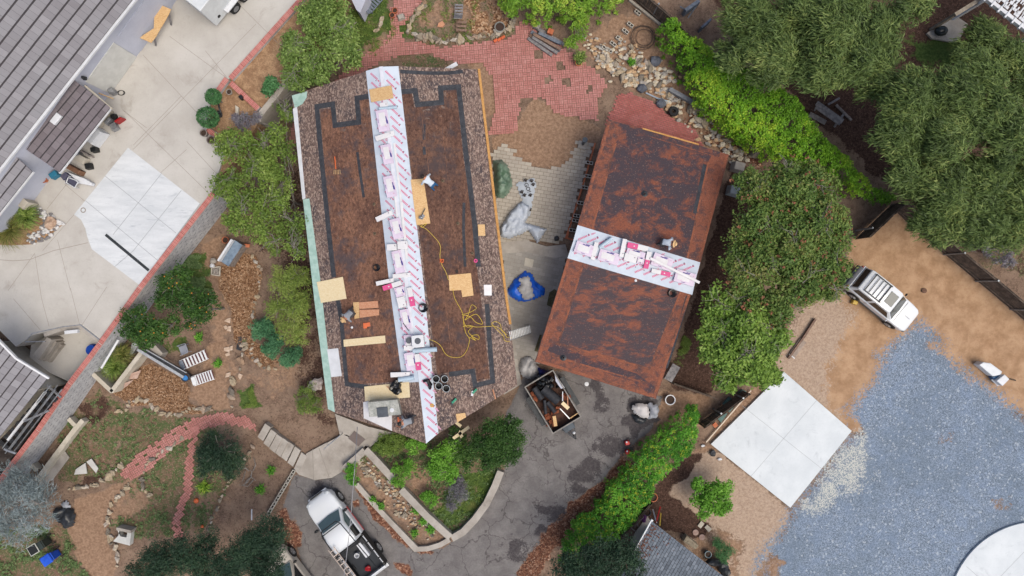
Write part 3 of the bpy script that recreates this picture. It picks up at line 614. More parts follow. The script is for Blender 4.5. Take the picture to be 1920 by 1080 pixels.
for (a, b, z0, z1) in [((108, 722), (10, 850), 3.6, 1.5), ((116, 730), (25, 848), 3.4, 1.4), ((95, 722), (5, 840), 3.9, 1.8), ((104, 730), (16, 846), 3.7, 1.6)]: mb.tube([W(*a, z0), W(*b, z1)], .035)
for (a, b) in [((88, 722), (115, 745)), ((45, 790), (92, 770)), ((8, 842), (30, 850))]: mb.beam(W(*a, 3.2), W(*b, 3.2), .1, .1)
mb.build('rail', MSTEEL, ss); mb = MB(); mb.beam(W(85, 735, 3.5), W(15, 825, 2.6), .12, .1); mb.build('stringer', MWHITE, ss)
sheet('stair_well', [(125, 722), (60, 808), (-40, 940), (-60, 860), (20, 800), (92, 715)], .3, mt2('dark_court', C(52, 46, 44), C(88, 80, 76), 2, .95), .0)
# sunken court: border walls, steps, rail, blue canopy disc
ribbon('court_wall', [(186, 641), (149, 613), (118, 616), (82, 628)], .22, .9, TZ+.05, MCONG, 'angled concrete wall rimming the sunken court', 'wall')
ribbon('court_rail', [(186, 637), (150, 609), (116, 613), (60, 625), (47, 641), (84, 640)], .05, TZ+.85, TZ+.92, MSTEEL, 'grey steel rail along the edge of the sunken court', 'rail')
mb = MB()
for k in range(3): mb.prism(px([(62+9*k, 664+1*k), (88+9*k, 632+5*k), (97+9*k, 637+5*k), (72+9*k, 676+2*k)], 2.0-.35*k), .9, 2.0-.38*k)
tag(mb.build('court_steps', MCONG), 'three concrete steps with fallen leaves going down into the sunken court', 'steps')
mb = MB(); mb.box(W(135, 622, TZ+.2), (.75, .2, .22), rz=R(6)); tag(mb.build('wall_heater', MWHITE, bevel=.02), 'long white box fixed below the court railing', 'box')
MBLUE = plain('blue_plastic', C(26, 82, 190), .4)
mb = MB(); mb.lathe(W(174, 656, 1.0), [(.01, .2), (.3, .2), (.34, .05), (.36, 0), (.33, 0), (.3, .12), (.01, .12)], 20); tag(mb.build('paddling_tub', MBLUE, smooth=True), 'round blue plastic tub by the brick cap in the sunken court', 'tub')
mb = MB(); mb.prism([(0, 0), (0, 0.0001), (.1, 0)], 0, .01)
mb = MB(); a, b = W(198, 440, TZ+.012), W(279, 507, TZ+.012); mb.beam(a, b, .16, .016); dr = mb.build('channel_drain', mt2('black_grate', C(40, 44, 48), C(62, 66, 70), 9, .6)); tag(dr, 'long black channel drain strip across the white slab', 'drain')
mb = MB(); mb.lathe(W(156, 394, TZ+.006), [(.1, 0), (.13, .006), (.16, 0)], 20); tag(mb.build('drain_cover', MJOINT), 'small round drain cover set in the white slab', 'drain cover')
# ---------------------------------------------------------------- main house
def felt(name, base, mids, dark, rot, sc=.6, st=5., speck=None, dk=(.5, .66), boards=0., hi=None):
    m = Mt(name, .95, 0, .1); vec = m.map((1, 1/st if st else 1, 1), rot); n = m.noise(sc*3, 6, .72, vec); n2 = m.noise(sc, 4, .6); n3 = m.mathn('ADD', m.mathn('MULTIPLY', m.noise(22, 3, .7), .4), m.mathn('MULTIPLY', m.noise(8, 3, .7, m.map((1, .6, 1), rot)), .6)); v = m.mix(m.step(n, .35, .65), base, mids)
    v = m.mix(m.mathn('MULTIPLY', m.step(n3, .5, .6), .65), v, tuple(x*.42 for x in base[:3])+(1,)); v = m.mix(m.mathn('MULTIPLY', m.step(n3, .47, .38), .6), v, hi or tuple(min(1, x*1.7) for x in mids[:3])+(1,))
    comb = m.mathn('ADD', m.mathn('MULTIPLY', n2, .5), m.mathn('MULTIPLY', m.noise(sc*5, 5, .7), .5))
    v = m.mix(m.mathn('MULTIPLY', m.step(comb, *dk), .85), v, dark)
    if speck: v = m.mix(m.mathn('MULTIPLY', m.step(m.noise(11, 3, .8, m.map((1, .55, 1), rot, loc=(3, 1, 0))), .5, .6), .7), v, speck)
    dd = m.vor(2.6, 'F1', m.map((1, 1, 1), rot), 'Distance', .45); v = m.mix(m.mathn('MULTIPLY', m.step(dd, .2, .1), .55), v, tuple(x*.35 for x in base[:3])+(1,)) if boards else v
    if boards:
        sc_ = m.noise(2.2, 5, .7, m.map((1, .7, 1), rot, loc=(5, 8, 0)), 1.2); v = m.mix(m.mathn('MULTIPLY', m.mathn('MULTIPLY', m.step(sc_, .6, .72), m.step(m.noise(.3, 2, .5, m.map(loc=(2, 5, 0))), .5, .62)), .6), v, C(170, 158, 148))
    if boards > .01:
        b = m.node('ShaderNodeTexWave', _wave_type='BANDS', _bands_direction='X', Scale=boards, Distortion=.6); m.put(b.inputs['Vector'], m.map((1, 1, 1), rot)); b.inputs['Detail'].default_value = 1
        v = m.mix(m.mathn('MULTIPLY', m.step(b.outputs['Fac'],   .12, .02), .25), v, tuple(x*.5 for x in base[:3])+(1,))
    m.bump(n3, .5, .02); return m.col(v)
RA = R(7)
M_SPECK = felt('worn_shingle', C(98, 82, 78), C(128, 108, 100), C(74, 68, 72), RA, .5, 3., C(186, 164, 150), (.47, .6))
M_FELTL = felt('rusty_felt', C(106, 78, 68), C(136, 100, 82), C(86, 77, 80), RA, .35, 2., None, (.48, .62), .0001)
M_FELTR = felt('brown_felt', C(94, 70, 62), C(118, 88, 74), C(78, 69, 71), RA, .3, 2., None, (.48, .62), .0001)
M_TAPE = mt2('tar_tape', C(56, 58, 64), C(74, 76, 82), 4, .9, 0, .2, 20)
M_EDGE = mt2('pale_green_membrane', C(158, 190, 178), C(180, 208, 198), 3, .8)
M_WOODE = mt2('new_fascia_wood', C(196, 142, 80), C(216, 164, 100), 4, .8, 0, 0, 18)
M_UNDER = mt2('white_underlayment', C(196, 206, 220), C(208, 218, 230), 1.5, .55, 0, .12)
M_PINK = plain('pink_print', C(216, 112, 146), .7); M_DKP = plain('dark_print', C(92, 72, 92), .7); M_FAINT = plain('faint_pink_print', C(216, 162, 186), .7)
ZR, ZE = 4.3, 3.0
rA, rB = W(714, 125, ZR), W(799, 832, ZR)
HL = Plane(rA, rB, W(581, 473, ZE)); HR = Plane(rA, rB, W(933, 423, ZE))
hs = T('house', 'long low house with stripped rusty roof and white underlayment along its ridge', 'house', W(760, 470, 0))
def rsheet(name, pl, P, mat, off, parent, th=.0):
    mb = MB(); V = [pl(x, y, off) for x, y in P]; n = len(V)
    if th:
        U = [v-Vector((0, 0, th)) for v in V]; mb.add(V+U, [tuple(range(n)), tuple(reversed(range(n, 2*n)))]+[(i, (i+1) % n, n+(i+1) % n, n+i) for i in range(n)])
    else: mb.add(V, [tuple(range(n))])
    return mb.build(name, mat, parent)
OL = [(714, 125), (799, 832), (735, 808), (628, 774), (615, 767), (547, 179), (640, 148)]
OR = [(714, 125), (745, 124), (896, 130), (916, 270), (947, 540), (958, 618), (970, 722), (897, 768), (823, 812), (799, 832)]
rsheet('roof', HL, OL, M_SPECK, 0, hs, .14); rsheet('roof', HR, OR, M_SPECK, 0, hs, .14)
FL = [(600, 206), (620, 203), (628, 240), (677, 232), (674, 188), (697, 184), (779, 714), (652, 721), (640, 570), (624, 505), (607, 290)]
FR = [(753, 176), (772, 174), (777, 201), (833, 196), (831, 170), (856, 168), (868, 290), (884, 400), (894, 500), (902, 560), (918, 709), (894, 715), (892, 690), (820, 702)]
rsheet('old_felt', HL, FL, M_FELTL, .004, hs); rsheet('old_felt', HR, FR, M_FELTR, .004, hs)
def seams():
    for pl, (a, b), (c, d), n in ((HL, ((697, 184), (779, 714)), ((606, 206), (650, 721)), 3), (HR, ((753, 176), (820, 702)), ((860, 170), (914, 709)), 3)):
        for k in range(1, n):
            t = k/n; rband(pl, [(a[0]+(c[0]-a[0])*t, a[1]+(c[1]-a[1])*t+26), (b[0]+(d[0]-b[0])*t, b[1]+(d[1]-b[1])*t-6)], .03, .0065, M_FELTL, 'felt_seam', hs)
def rband(pl, P, w, off, mat, name, parent):
    mb = MB(); A = [pl(x, y, off) for x, y in P]; n = len(A); L, Q = [], []
    for i, p in enumerate(A):
        if 0 < i < n-1:
            d0 = (A[i]-A[i-1]).normalized(); d1 = (A[i+1]-A[i]).normalized(); b = (pl.n.cross(d0)+pl.n.cross(d1)).normalized(); k = w/2/max(.4, b.dot(pl.n.cross(d0)))
        else: d = (A[min(i+1, n-1)]-A[max(i-1, 0)]).normalized(); b = pl.n.cross(d); k = w/2
        L.append(p+b*k); Q.append(p-b*k)
    for i in range(n-1): mb.add([L[i], L[i+1], Q[i+1], Q[i]], [(0, 1, 2, 3)])
    return mb.build(name, mat, parent)
seams()
rband(HL, [(694, 180), (669, 184), (673, 229), (628, 235), (624, 195), (594, 200), (600, 270), (617, 440), (626, 520)], .29, .008, M_TAPE, 'tar_strip', hs)
rband(HL, [(633, 562), (640, 600), (650, 720), (690, 726)], .25, .008, M_TAPE, 'tar_strip', hs)
rband(HR, [(752, 172), (778, 170), (783, 196), (828, 192), (826, 165), (860, 163), (874, 290), (890, 420), (897, 500)], .29, .008, M_TAPE, 'tar_strip', hs)
rband(HR, [(913, 570), (918, 640), (924, 715), (891, 723), (886, 696), (842, 702)], .27, .008, M_TAPE, 'tar_strip', hs)
rband(HR, [(750, 134), (800, 137), (842, 137), (868, 134)], .2, .008, M_TAPE, 'tar_strip', hs)
for k, (p) in enumerate([[(670, 285), (676, 330), (682, 370)], [(870, 380), (869, 430), (872, 500)], [(795, 233), (795, 262)], [(795, 275), (796, 290)]]): rband(HL if p[0][0] < 740 else HR, p, .16, .006, M_TAPE, 'tar_strip', hs)
rsheet('edge_membrane', HL, [(547, 179), (576, 171), (575, 183), (567, 195), (558, 200), (553, 204)], M_EDGE, .01, hs)
rsheet('edge_flashing', HL, [(549, 204), (557, 200), (573, 372), (567, 374)], MWHITE, .012, hs)
rsheet('edge_membrane', HL, [(568, 374), (580, 372), (600, 520), (613, 640), (628, 773), (615, 767), (589, 560)], M_EDGE, .01, hs)
rsheet('patch', HL, [(613, 655), (634, 653), (641, 705), (621, 707)], MWHITE, .012, hs)
mb = MB(); mb.beam(HR(898, 130, -.03), HR(947, 540, -.03), .14, .2); mb.beam(HR(947, 541, -.03), HR(957, 608, -.03), .14, .2); mb.build('fascia_board', M_WOODE, hs)
wb = [HL(575, 200), HL(640, 755), HL(735, 790), HR(795, 812), HR(945, 715), HR(890, 150), HR(735, 140), HL(640, 165)]
mb = MB(); mb.prism(wb, 0, 2.85); mb.build('wall', concrete('house_stucco', C(176, 166, 150), C(196, 186, 170)), hs)
# printed underlayment: the marks repeat along it in slanted rows
def prints(pl_of, a, b, wid, side, parent, off):
    """a->b: the ridge; marks on the side 'side' (+1/-1 across)"""
    pk, dk, ft = MB(), MB(), MB(); d = (b-a); L = d.length; d.normalize(); nn = Vector((-d.y, d.x, 0)).normalized()*side; k = .25; r = 0
    def Pt(s, t):
        p = a+d*s+nn*t; return Vector((p.x, p.y, pl_of.z(p)+off))
    def quad(m, s, t, ds, dt, w):
        e = Vector((ds, dt)).normalized(); f = Vector((-e.y, e.x))*w/2
        m.add([Pt(s-f.x, t-f.y), Pt(s+ds-f.x, t+dt-f.y), Pt(s+ds+f.x, t+dt+f.y), Pt(s+f.x, t+f.y)], [(0, 1, 2, 3)])
    while k < L-.7:
        sl_ = .42 if side > 0 else -.42
        t0 = (wid*.22 if sl_ > 0 else wid*.68)+(rng.random()-.5)*.06
        for j in range(7):                                   # a row of letter-like strokes
            s_, t_ = k+.06*j, t0+sl_*.12*j
            quad(pk, s_, t_, .042, sl_*.08, .105)
        quad(dk, k+.46, t0+sl_*.9, .05, sl_*.1, .04); quad(dk, k+.43, t0+sl_*.78+.1, .05, sl_*.1, .04)
        quad(pk, k+.44, t0+sl_*.86, .1, sl_*.16, .07)
        if r % 2: quad(ft, k+.1, wid*.74 if sl_ > 0 else wid*.2, .12, sl_*.25, .1); quad(ft, k+.2, (wid*.74 if sl_ > 0 else wid*.2)+.06, .1, sl_*.25, .07)
        k += .5; r += 1
    pk.build('lettering', M_PINK, parent); dk.build('emblem', M_DKP, parent); ft.build('faint_lettering', M_FAINT, parent)
SL = [(714, 124), (782, 716), (780, 728)][:1]
ul = rsheet('underlayment', HL, [(714, 125), (785, 716), (755, 718), (731, 540), (686, 133)], M_UNDER, .014, hs)
ur = rsheet('underlayment', HR, [(714, 125), (747, 124), (795, 540), (822, 812), (799, 832), (786, 722)], M_UNDER, .014, hs)
mb = MB(); mb.beam(rA+Vector((0, 0, .02)), HL(775, 640, .02), .2, .012); mb.build('ridge_fold', plain('white_fold', C(224, 226, 236), .5), hs)
prints(HL, rA, W(784, 712, ZR), .9, -1, ul, .018); prints(HR, rA, rB, .95, 1, ur, .018)
for (x, y, pl, m) in [(702, 383, HL, 0), (703, 438, HL, 0), (830, 339, HR, 0), (858, 419, HR, 0), (885, 475, HR, 0), (856, 509, HR, 1)]:
    p = pl(x, y); mb = MB(); mb.lathe(p, [(.1, .0), (.06, .04), (.05, .2), (.035, .2), (.03, .05)] if not m else [(.11, .015), (.1, .02), (.001, .02)], 12); mb.build('vent_pipe', plain('pipe_dull', C(120, 104, 84), .6) if not m else MHOLE, hs)
# ---------------------------------------------------------------- garage
gA, gB = W(1074.5, 453, 3.9), W(1305, 522, 3.9); GT = Plane(gA, gB, W(1253, 256, 3.1)); GB_ = Plane(gA, gB, W(1116, 713, 3.1))
gr_ = T('garage', 'detached garage with stripped orange brown roof and white underlayment across its ridge', 'garage', W(1185, 485, 0))
RG = R(-16.5)
def mottled(name, rust, mid, dark, lo, hi, st, rot, sc=1.15):
    m = Mt(name, .95, 0, .12); vec = m.map((1, st, 1), rot); n = m.noise(sc, 6, .72, vec, .4); n3 = m.noise(9, 4, .75, m.map((1, 1.4, 1), rot)); big = m.noise(.35, 3)
    v = m.mix(m.step(n3, .42, .6), mid, rust); k = m.mathn('ADD', m.mathn('MULTIPLY', n, .75), m.mathn('MULTIPLY', big, .25)); v = m.mix(m.mathn('MULTIPLY', m.step(m.mathn('ADD', k, m.mathn('MULTIPLY', m.mathn('SUBTRACT', n3, .5), .25)), lo, hi), .92), v, dark)
    v = m.mix(m.mathn('MULTIPLY', m.step(n3, .56, .66), .6), v, tuple(x*.4 for x in mid[:3])+(1,)); v = m.mix(m.mathn('MULTIPLY', m.step(m.noise(14, 2, .6), .62, .7), .4), v, C(186, 150, 132)); m.bump(n3, .5, .02); return m.col(v)
M_GDARK = felt('charcoal_felt', C(142, 86, 66), C(124, 80, 66), C(80, 74, 80), RG+R(90), .45, 2.5, None, (.43, .56))
M_GDARK = mottled('charcoal_felt', C(156, 94, 72), C(122, 78, 66), C(68, 66, 74), .39, .53, 1.3, RG+R(90)*0); M_GMIX = mottled('streaked_felt', C(158, 98, 76), C(128, 82, 70), C(74, 71, 77), .38, .53, 2.4, -RG)
M_GRUST = mottled('orange_rust_felt', C(158, 98, 78), C(124, 80, 66), C(84, 70, 72), .46, .62, 1.2, RG, 1.9)
GTo = [(1074.5, 453), (1140, 223), (1367, 290), (1305, 522)]; GBo = [(1305, 522), (1230, 748), (1003, 678), (1074.5, 453)]
rsheet('roof', GT, GTo, M_GRUST, 0, gr_, .12); rsheet('roof', GB_, GBo, M_GRUST, 0, gr_, .12)
rsheet('old_felt', GT, [(1103, 462), (1155, 268), (1164, 240), (1334, 292), (1327, 305), (1281, 514)], M_GDARK, .005, gr_); rsheet('old_felt', GB_, [(1096, 490), (1276, 545), (1262, 580), (1218, 690), (1160, 672), (1046, 644), (1058, 616)], M_GMIX, .005, gr_)
rband(GT, [(1322, 308), (1312, 360), (1303, 400)], .24, .008, M_TAPE, 'tar_strip', gr_); rband(GB_, [(1290, 555), (1262, 650), (1248, 690)], .22, .008, M_TAPE, 'tar_strip', gr_)
rband(GB_, [(1030, 650), (1100, 678), (1190, 708), (1222, 732)], .5, .008, M_GDARK, 'tar_strip', gr_); rband(GT, [(1150, 232), (1260, 262), (1350, 290)], .3, .008, M_GDARK, 'tar_strip', gr_)
M_REDGE = mottled('rust_edge', C(168, 104, 80), C(136, 86, 68), C(88, 70, 68), .46, .6, 1., RG)
for pl, p, w_ in ((GT, [(1102, 460), (1155, 268)], .1), (GT, [(1143, 228), (1080, 448)], .14), (GT, [(1362, 293), (1306, 512)], .14), (GT, [(1328, 305), (1284, 508)], .1), (GB_, [(1070, 474), (1008, 676), (1227, 743), (1298, 536)], .16), (GB_, [(1094, 494), (1047, 644), (1218, 692), (1276, 548)], .1), (GB_, [(1036, 668), (1212, 718)], .09)): rband(pl, p, w_, .009, M_REDGE, 'rust_line', gr_)
mb = MB(); mb.beam(GT(1205, 243, .0)+Vector((0, .06, -.03)), GT(1310, 273, 0)+Vector((0, .06, -.03)), .08, .12); mb.build('fascia_board', M_WOODE, gr_)
u1 = rsheet('underlayment', GT, [(1074.5, 453), (1083, 422), (1313, 492), (1305, 522)], M_UNDER, .012, gr_); u2 = rsheet('underlayment', GB_, [(1305, 522), (1298, 553), (1064, 484), (1074.5, 453)], M_UNDER, .012, gr_)
prints(GT, gA, gB, .9, 1, u1, .016); prints(GB_, gA, gB, .9, -1, u2, .016)
mb = MB(); mb.prism([GT(1152, 240), GT(1352, 298), GB_(1222, 732), GB_(1016, 670)], 0, 2.95); mb.build('wall', concrete('garage_stucco', C(150, 112, 92), C(172, 136, 116)), gr_)
for (x, y, pl) in [(1208, 364, GT), (1056, 670, GB_)]:
    mb = MB(); mb.lathe(pl(x, y), [(.2, .006), (.12, .03), (.07, .06), (.07, .18), (.05, .18), (.04, .04)], 14); mb.build('vent_pipe', MDARKM, gr_)
# ---------------------------------------------------------------- shed, bottom right, and the pergola, top right
sd = T('shed', 'grey shingled shed roof with white gutter and fallen leaves beside the hedge', 'shed', W(1260, 1040, 0))
pS = Plane(W(1222, 978, 2.7), W(1187, 1040, 2.7), W(1300, 1080, 3.5)); PS = [(1222, 977), (1180, 1052), (1130, 1140), (1330, 1230), (1380, 1098), (1290, 1030)]
mb = MB(); V = [pS(x, y) for x, y in PS]; mb.add(V, [tuple(range(6))]); mb.build('roof', MTDARK, sd)
MSHING = tint_mat('grey_asphalt_shingle', [(0, C(96, 103, 112)), (.5, C(118, 126, 136)), (1, C(138, 146, 156))], dust=C(112, 120, 130), dsc=.8)
tiled('roof_shingles', pS, PS, W(1187, 1040, 3)-W(1222, 978, 3), .3, .16, MSHING, sd, gu=.015, gv=.012, lift=.02, off=.02)
mb = MB(); mb.beam(pS(1223, 974, -.02), pS(1186, 1042, -.02), .12, .12); mb.build('gutter', MWHITE, sd)
mb = MB(); mb.prism([W(x, y, 0) for x, y in [(1218, 985), (1195, 1030), (1150, 1110), (1300, 1190), (1365, 1100)]], 0, 2.6); mb.build('wall', MCONG, sd)
mb = MB(); MLEAF = mt2('dead_leaf', C(88, 58, 50), C(124, 84, 66), 20, .9)
for k in range(170):
    t = random.random(); a = 1224-38*t+abs(random.gauss(0, 1))*12; b = 982+60*t+random.gauss(0, 5)
    if random.random() < .2: a += random.uniform(0, 40); b += random.uniform(0, 25)
    if not inpoly(np.array([a]), np.array([b]), PS)[0]: continue
    p = pS(a, b, .055); r = random.uniform(.03, .07); an = random.random()*6; mb.add([p+Vector((math.cos(an+q)*r*(1 if i % 2 else .6), math.sin(an+q)*r*(1 if i % 2 else .6), i*.004)) for i, q in enumerate((0, 1.57, 3.14, 4.71))], [(0, 1, 2, 3)])
tag(mb.build('fallen_leaves', MLEAF), 'reddish fallen leaves scattered on the grey shed roof', 'leaves', kind='stuff')
pg = T('pergola', 'white slatted pergola roof with protruding beam ends above the trees', 'pergola', W(1890, 10, 0))
mb = MB(); a, b = W(1845, -6, 3.0), W(1935, 66, 3.0); mb.beam(a, b, .2, .25); d = (b-a).normalized(); nn = Vector((-d.y, d.x, 0)); nn = nn if nn.x+nn.y > 0 else -nn; mb.build('beam', MWHITE, pg); mb = MB()
for k in range(7): p = a+d*(.1+.5*k); mb.beam(p-nn*.28+Vector((0, 0, .1)), p+nn*2.6+Vector((0, 0, .1)), .09, .12)
mb.build('rafter', MWHITE, pg); mb = MB(); L = (b-a).length+2
for r in range(14):
    k = .0
    while k < L:
        w_ = random.choice([.05, .08, .12, .2]); l = random.uniform(.15, .5)
        if random.random() < .72: p = a+d*(k-.5)+nn*(.2+r*.18)+Vector((0, 0, .19)); mb.box(p, (w_, .17, .02), rz=math.atan2(d.y, d.x))
        k += w_+random.choice([.015, .03, .05])
mb.build('slats', MWHITE, pg)
mb = MB()
for (x, y) in [(1848, 0), (1935, 68)]: p = W(x, y, 3.0); mb.box((p.x+nn.x*.05, p.y+nn.y*.05, 1.45), (.14, .14, 2.9))
mb.build('post', MWHITE, pg)
mb = MB(); mb.beam(W(1790, 28, 2.4), W(1855, -12, 2.4), .22, .16); p = W(1793, 26, 2.4); mb.box((p.x, p.y, 1.15), (.16, .16, 2.3)); tag(mb.build('timber_beam', mt2('weathered_beam', C(128, 118, 104), C(156, 146, 132), 5)), 'weathered timber beam reaching out of the trees to the white pergola', 'beam')
sheet('stone_terrace', [(1738, 62), (1790, 28), (1815, 45), (1800, 72), (1795, 80), (1748, 72)], .15, MCONG, 0)
# ---------------------------------------------------------------- fences
MFW = mt2('weathered_fence', C(84, 74, 66), C(124, 108, 96), 3, .95, 0, .3, 16); MPOST = mt2('grey_pipe', C(132, 138, 144), C(164, 170, 176), 8, .45, .5)
def fence(P, h, label, posts, bw=.14, gap=.0, rail=True, mat=None, name='fence'):
    t = T(name, label, 'fence', W(*P[0], 0)); bm_ = MB(); A = [W(x, y, 0) for x, y in P]
    for i in range(len(A)-1):
        a, b = A[i], A[i+1]; d = b-a; L = d.length; d.normalize(); k = 0; nn = Vector((-d.y, d.x, 0)); s = nn if nn.dot(-a) > 0 else -nn; r_ = math.atan2(d.y, d.x)
        while k < L:
            p = a+d*(k+bw/2); hh = h*random.uniform(.96, 1.0); bm_.box((p.x+random.uniform(-.008, .008), p.y, hh/2), (bw-.01-gap, .025, hh), rz=r_); k += bw
        if rail:
            rm = MB()
            for z in (.35, h-.12): rm.beam((a.x+s.x*.05, a.y+s.y*.05, z), (b.x+s.x*.05, b.y+s.y*.05, z), .05, .09)
            rm.build('rail', mat or MFW, t)
    bm_.build('boards', mat or MFW, t)
    for (x, y) in posts:
        p = W(x, y, 0); nn = -p.normalized(); m = MB(); m.cyl((p.x+nn.x*.09, p.y+nn.y*.09, 0), (p.x+nn.x*.09, p.y+nn.y*.09, h+.08), .055, n=8); m.build('post', MPOST, t)
    return t
fence([(1669, 386), (1714, 428), (1772, 477), (1840, 533), (1935, 612)], 1.9, 'dark board fence with grey pipe posts along the tan dirt lot', [(1714, 428), (1772, 477), (1832, 527), (1897, 580)])
fence([(1603, 449), (1669, 386)], 1.9, 'short dark fence between the tan lot and the tall tree', [(1607, 432)])
fence([(1165, -20), (1260, 62), (1330, 130)], 1.7, 'dark board fence behind the stepped blocks and leafy hedge', [(1225, 27)])
fence([(1255, 716), (1330, 742)], 1.2, 'low weathered gate fence beside the garage corner', [], .16)
fence([(1312, 792), (1392, 732)][::-1], 1.5, 'dark slatted fence between the yellow flowered hedge and the pale slab', [(1340, 768), (1380, 740)])
fence([(1140, 1022), (1215, 940)], .9, 'thin weathered plank fence behind the shed', [], .2)
mb = MB(); mb.beam(W(1180, 0, .12), W(1238, 46, .12), .13, .16); tag(mb.build('timber_edge', mt2('pale_timber', C(176, 168, 154), C(200, 192, 178), 6)), 'pale timber edging lying in front of the dark fence', 'timber')
# ---------------------------------------------------------------- shingle packs, rolls and boards on the roofs
def roofz(p):
    if -21 < p.x < 0.6: return min(HL.z(p), HR.z(p)) if p.x < .8 else 0
    return min(GT.z(p), GB_.z(p))
def RW(x, y):
    """point on whichever roof lies under the pixel"""
    pls = [HL, HR] if x < 975 else [GT, GB_]
    c = [pl(x, y) for pl in pls]; return min(c, key=lambda p: p.z)
M_LIL = plain('lilac_wrap', C(222, 206, 226), .4); M_WRAP = plain('white_wrap', C(232, 230, 232), .4); M_NAVY = plain('navy_print', C(52, 44, 136), .5)
M_HOT = plain('hot_pink_card', C(222, 78, 140), .5); M_TUBE = plain('pale_blue_roll', C(184, 204, 220), .45); M_GREYD = plain('grey_dot', C(88, 92, 100), .6)
def ang(dx, dy): return math.atan2(-dy, dx)
def pack(kind, a, b, wpx, label, h=.16, dz=0.0):
    """a, b: pixel ends of the long axis; wpx: width in pixels"""
    pa, pb = RW(*a), RW(*b); c = (pa+pb)/2; zt = max(pa.z, pb.z, RW((a[0]+b[0])/2, (a[1]+b[1])/2).z)+dz
    c = W((a[0]+b[0])/2, (a[1]+b[1])/2, zt+h); qa, qb = W(*a, zt+h), W(*b, zt+h); L = (qb-qa).length; w = wpx*(H-zt-h)/F; rz = math.atan2(qb.y-qa.y, qb.x-qa.x)
    G = 'roofing packs on the ridges'
    if kind == 'tube':
        t = MB(); t.cyl((-L/2, 0, w/2), (L/2, 0, w/2), w/2, n=14); o = t.build('membrane_roll', M_TUBE, smooth=True); o.location = (0, 0, 0)
        tag(o, label, 'roll'); o.location = (c.x, c.y, zt); o.rotation_euler = (0, 0, rz); return o
    nm = {'bundle': 'shingle_bundle', 'white': 'white_carton', 'pink': 'pink_carton', 'strip': 'metal_flashing'}[kind]
    t = T(nm, label, {'bundle': 'shingle pack', 'white': 'carton', 'pink': 'carton', 'strip': 'flashing'}[kind], (0, 0, 0), G if kind != 'strip' else None)
    m = MB(); m.box((0, 0, h/2), (L, w, h)); m.build('body', {'bundle': M_LIL, 'white': M_WRAP, 'pink': M_WRAP, 'strip': M_WRAP}[kind], t, bevel=.012)
    if kind == 'bundle':
        m = MB(); m.box((-L*.06, 0, h+.004), (L*.62, w*.55, .008)); m.build('sticker', M_WRAP, t)
        m = MB(); m.box((0, w*.34, h+.004), (L*.34, .05, .008)); m.box((L*.1, w*.42, h+.004), (L*.2, .035, .008)); m.box((-L*.02, -w*.4, h+.004), (L*.2, .025, .008)); m.build('lettering', M_NAVY, t)
        m = MB()
        for k in range(7): m.box((random.uniform(-.45, .45)*L, random.choice([-.33, .33, .2])*w*random.uniform(.8, 1.3), h+.005), (.05, .025, .007), rz=random.random()*3)
        m.build('small_print', M_FAINT, t)
    elif kind == 'pink':
        m = MB(); m.box((L*.25, 0, h/2), (L*.505, w+.006, h+.006)); m.build('sleeve', M_HOT, t); m = MB(); m.box((L*.18, 0, h+.006), (.07, .06, .008)); m.build('logo', M_WRAP, t)
    elif kind == 'white':
        m = MB(); m.box((L*.3, w*.2, h+.003), (.04, .05, .006)); m.build('small_print', M_DKP, t)
    place(t, (c.x, c.y, zt), rz); return t
P_ = pack
P_('white', (712, 199), (727, 197), 12, 'small white carton half under the plywood sheet on the ridge', .12)
P_('tube', (710, 203), (744, 200), 6, 'thin pale blue roll lying across the ridge below the plywood')
P_('bundle', (714, 206), (721, 246), 21, 'lilac shingle pack with large navy print nearest the pale blue roll')
P_('white', (704, 260), (739, 249), 9, 'white carton lying tilted across the ridge above the long white strips')
P_('bundle', (722, 271), (729, 307), 19, 'lilac shingle pack with white sheet and navy print, second below the plywood')
P_('bundle', (727, 330), (735, 369), 19, 'lilac shingle pack with navy print level with the bending worker')
P_('strip', (739, 268), (752, 378), 4, 'long thin white flashing strip beside the upper shingle packs', .05)
P_('strip', (752, 379), (763, 486), 5, 'long white flashing strip beside the middle shingle packs', .07)
P_('strip', (741, 368), (749, 456), 4, 'thin white flashing strip on the ridge beside the plywood board', .04)
P_('white', (705, 412), (735, 398), 9, 'white carton sticking out over the brown felt west of the ridge')
P_('bundle', (739, 410), (748, 447), 20, 'lilac shingle pack with two navy bars beside the long flashing')
P_('white', (725, 464), (744, 463), 12, 'small square white carton on the west side of the ridge')
P_('white', (745, 460), (764, 459), 15, 'small white carton with black dot touching the long flashing', .2)
P_('bundle', (742, 470), (751, 512), 18, 'white topped lilac pack level with the black bucket')
P_('white', (736, 518), (770, 515), 8, 'white carton lying square across the ridge above the pink cartons')
P_('white', (705, 532), (738, 525), 8, 'white carton projecting west above the plywood offcuts')
P_('pink', (752, 530), (718, 541), 9, 'half pink half white carton projecting west of the ridge', dz=.02)
P_('bundle', (747, 538), (752, 556), 18, 'short lilac shingle pack between two pink cartons')
P_('white', (750, 557), (755, 576), 15, 'white carton beside the upright pink carton', .2)
P_('pink', (767, 539), (774, 574), 9, 'upright pink and white carton east of the shingle packs')
P_('bundle', (757, 580), (764, 618), 17, 'lilac shingle pack just above the black roof vent discs')
P_('bundle', (765, 628), (768, 655), 17, 'lilac shingle pack carrying a dark round disc')
P_('white', (766, 657), (766, 648), 18, 'small white carton below the dark round disc', .22)
P_('bundle', (767, 661), (773, 694), 21, 'lowest lilac shingle pack beside the grey roll')
P_('pink', (781, 664), (785, 694), 9, 'pink ended carton beside the lowest shingle pack')
P_('tube', (774, 658), (819, 655), 9, 'fat grey blue roll sticking out east of the ridge')
P_('white', (732, 703), (768, 702), 9, 'white carton above the black plastic bag')
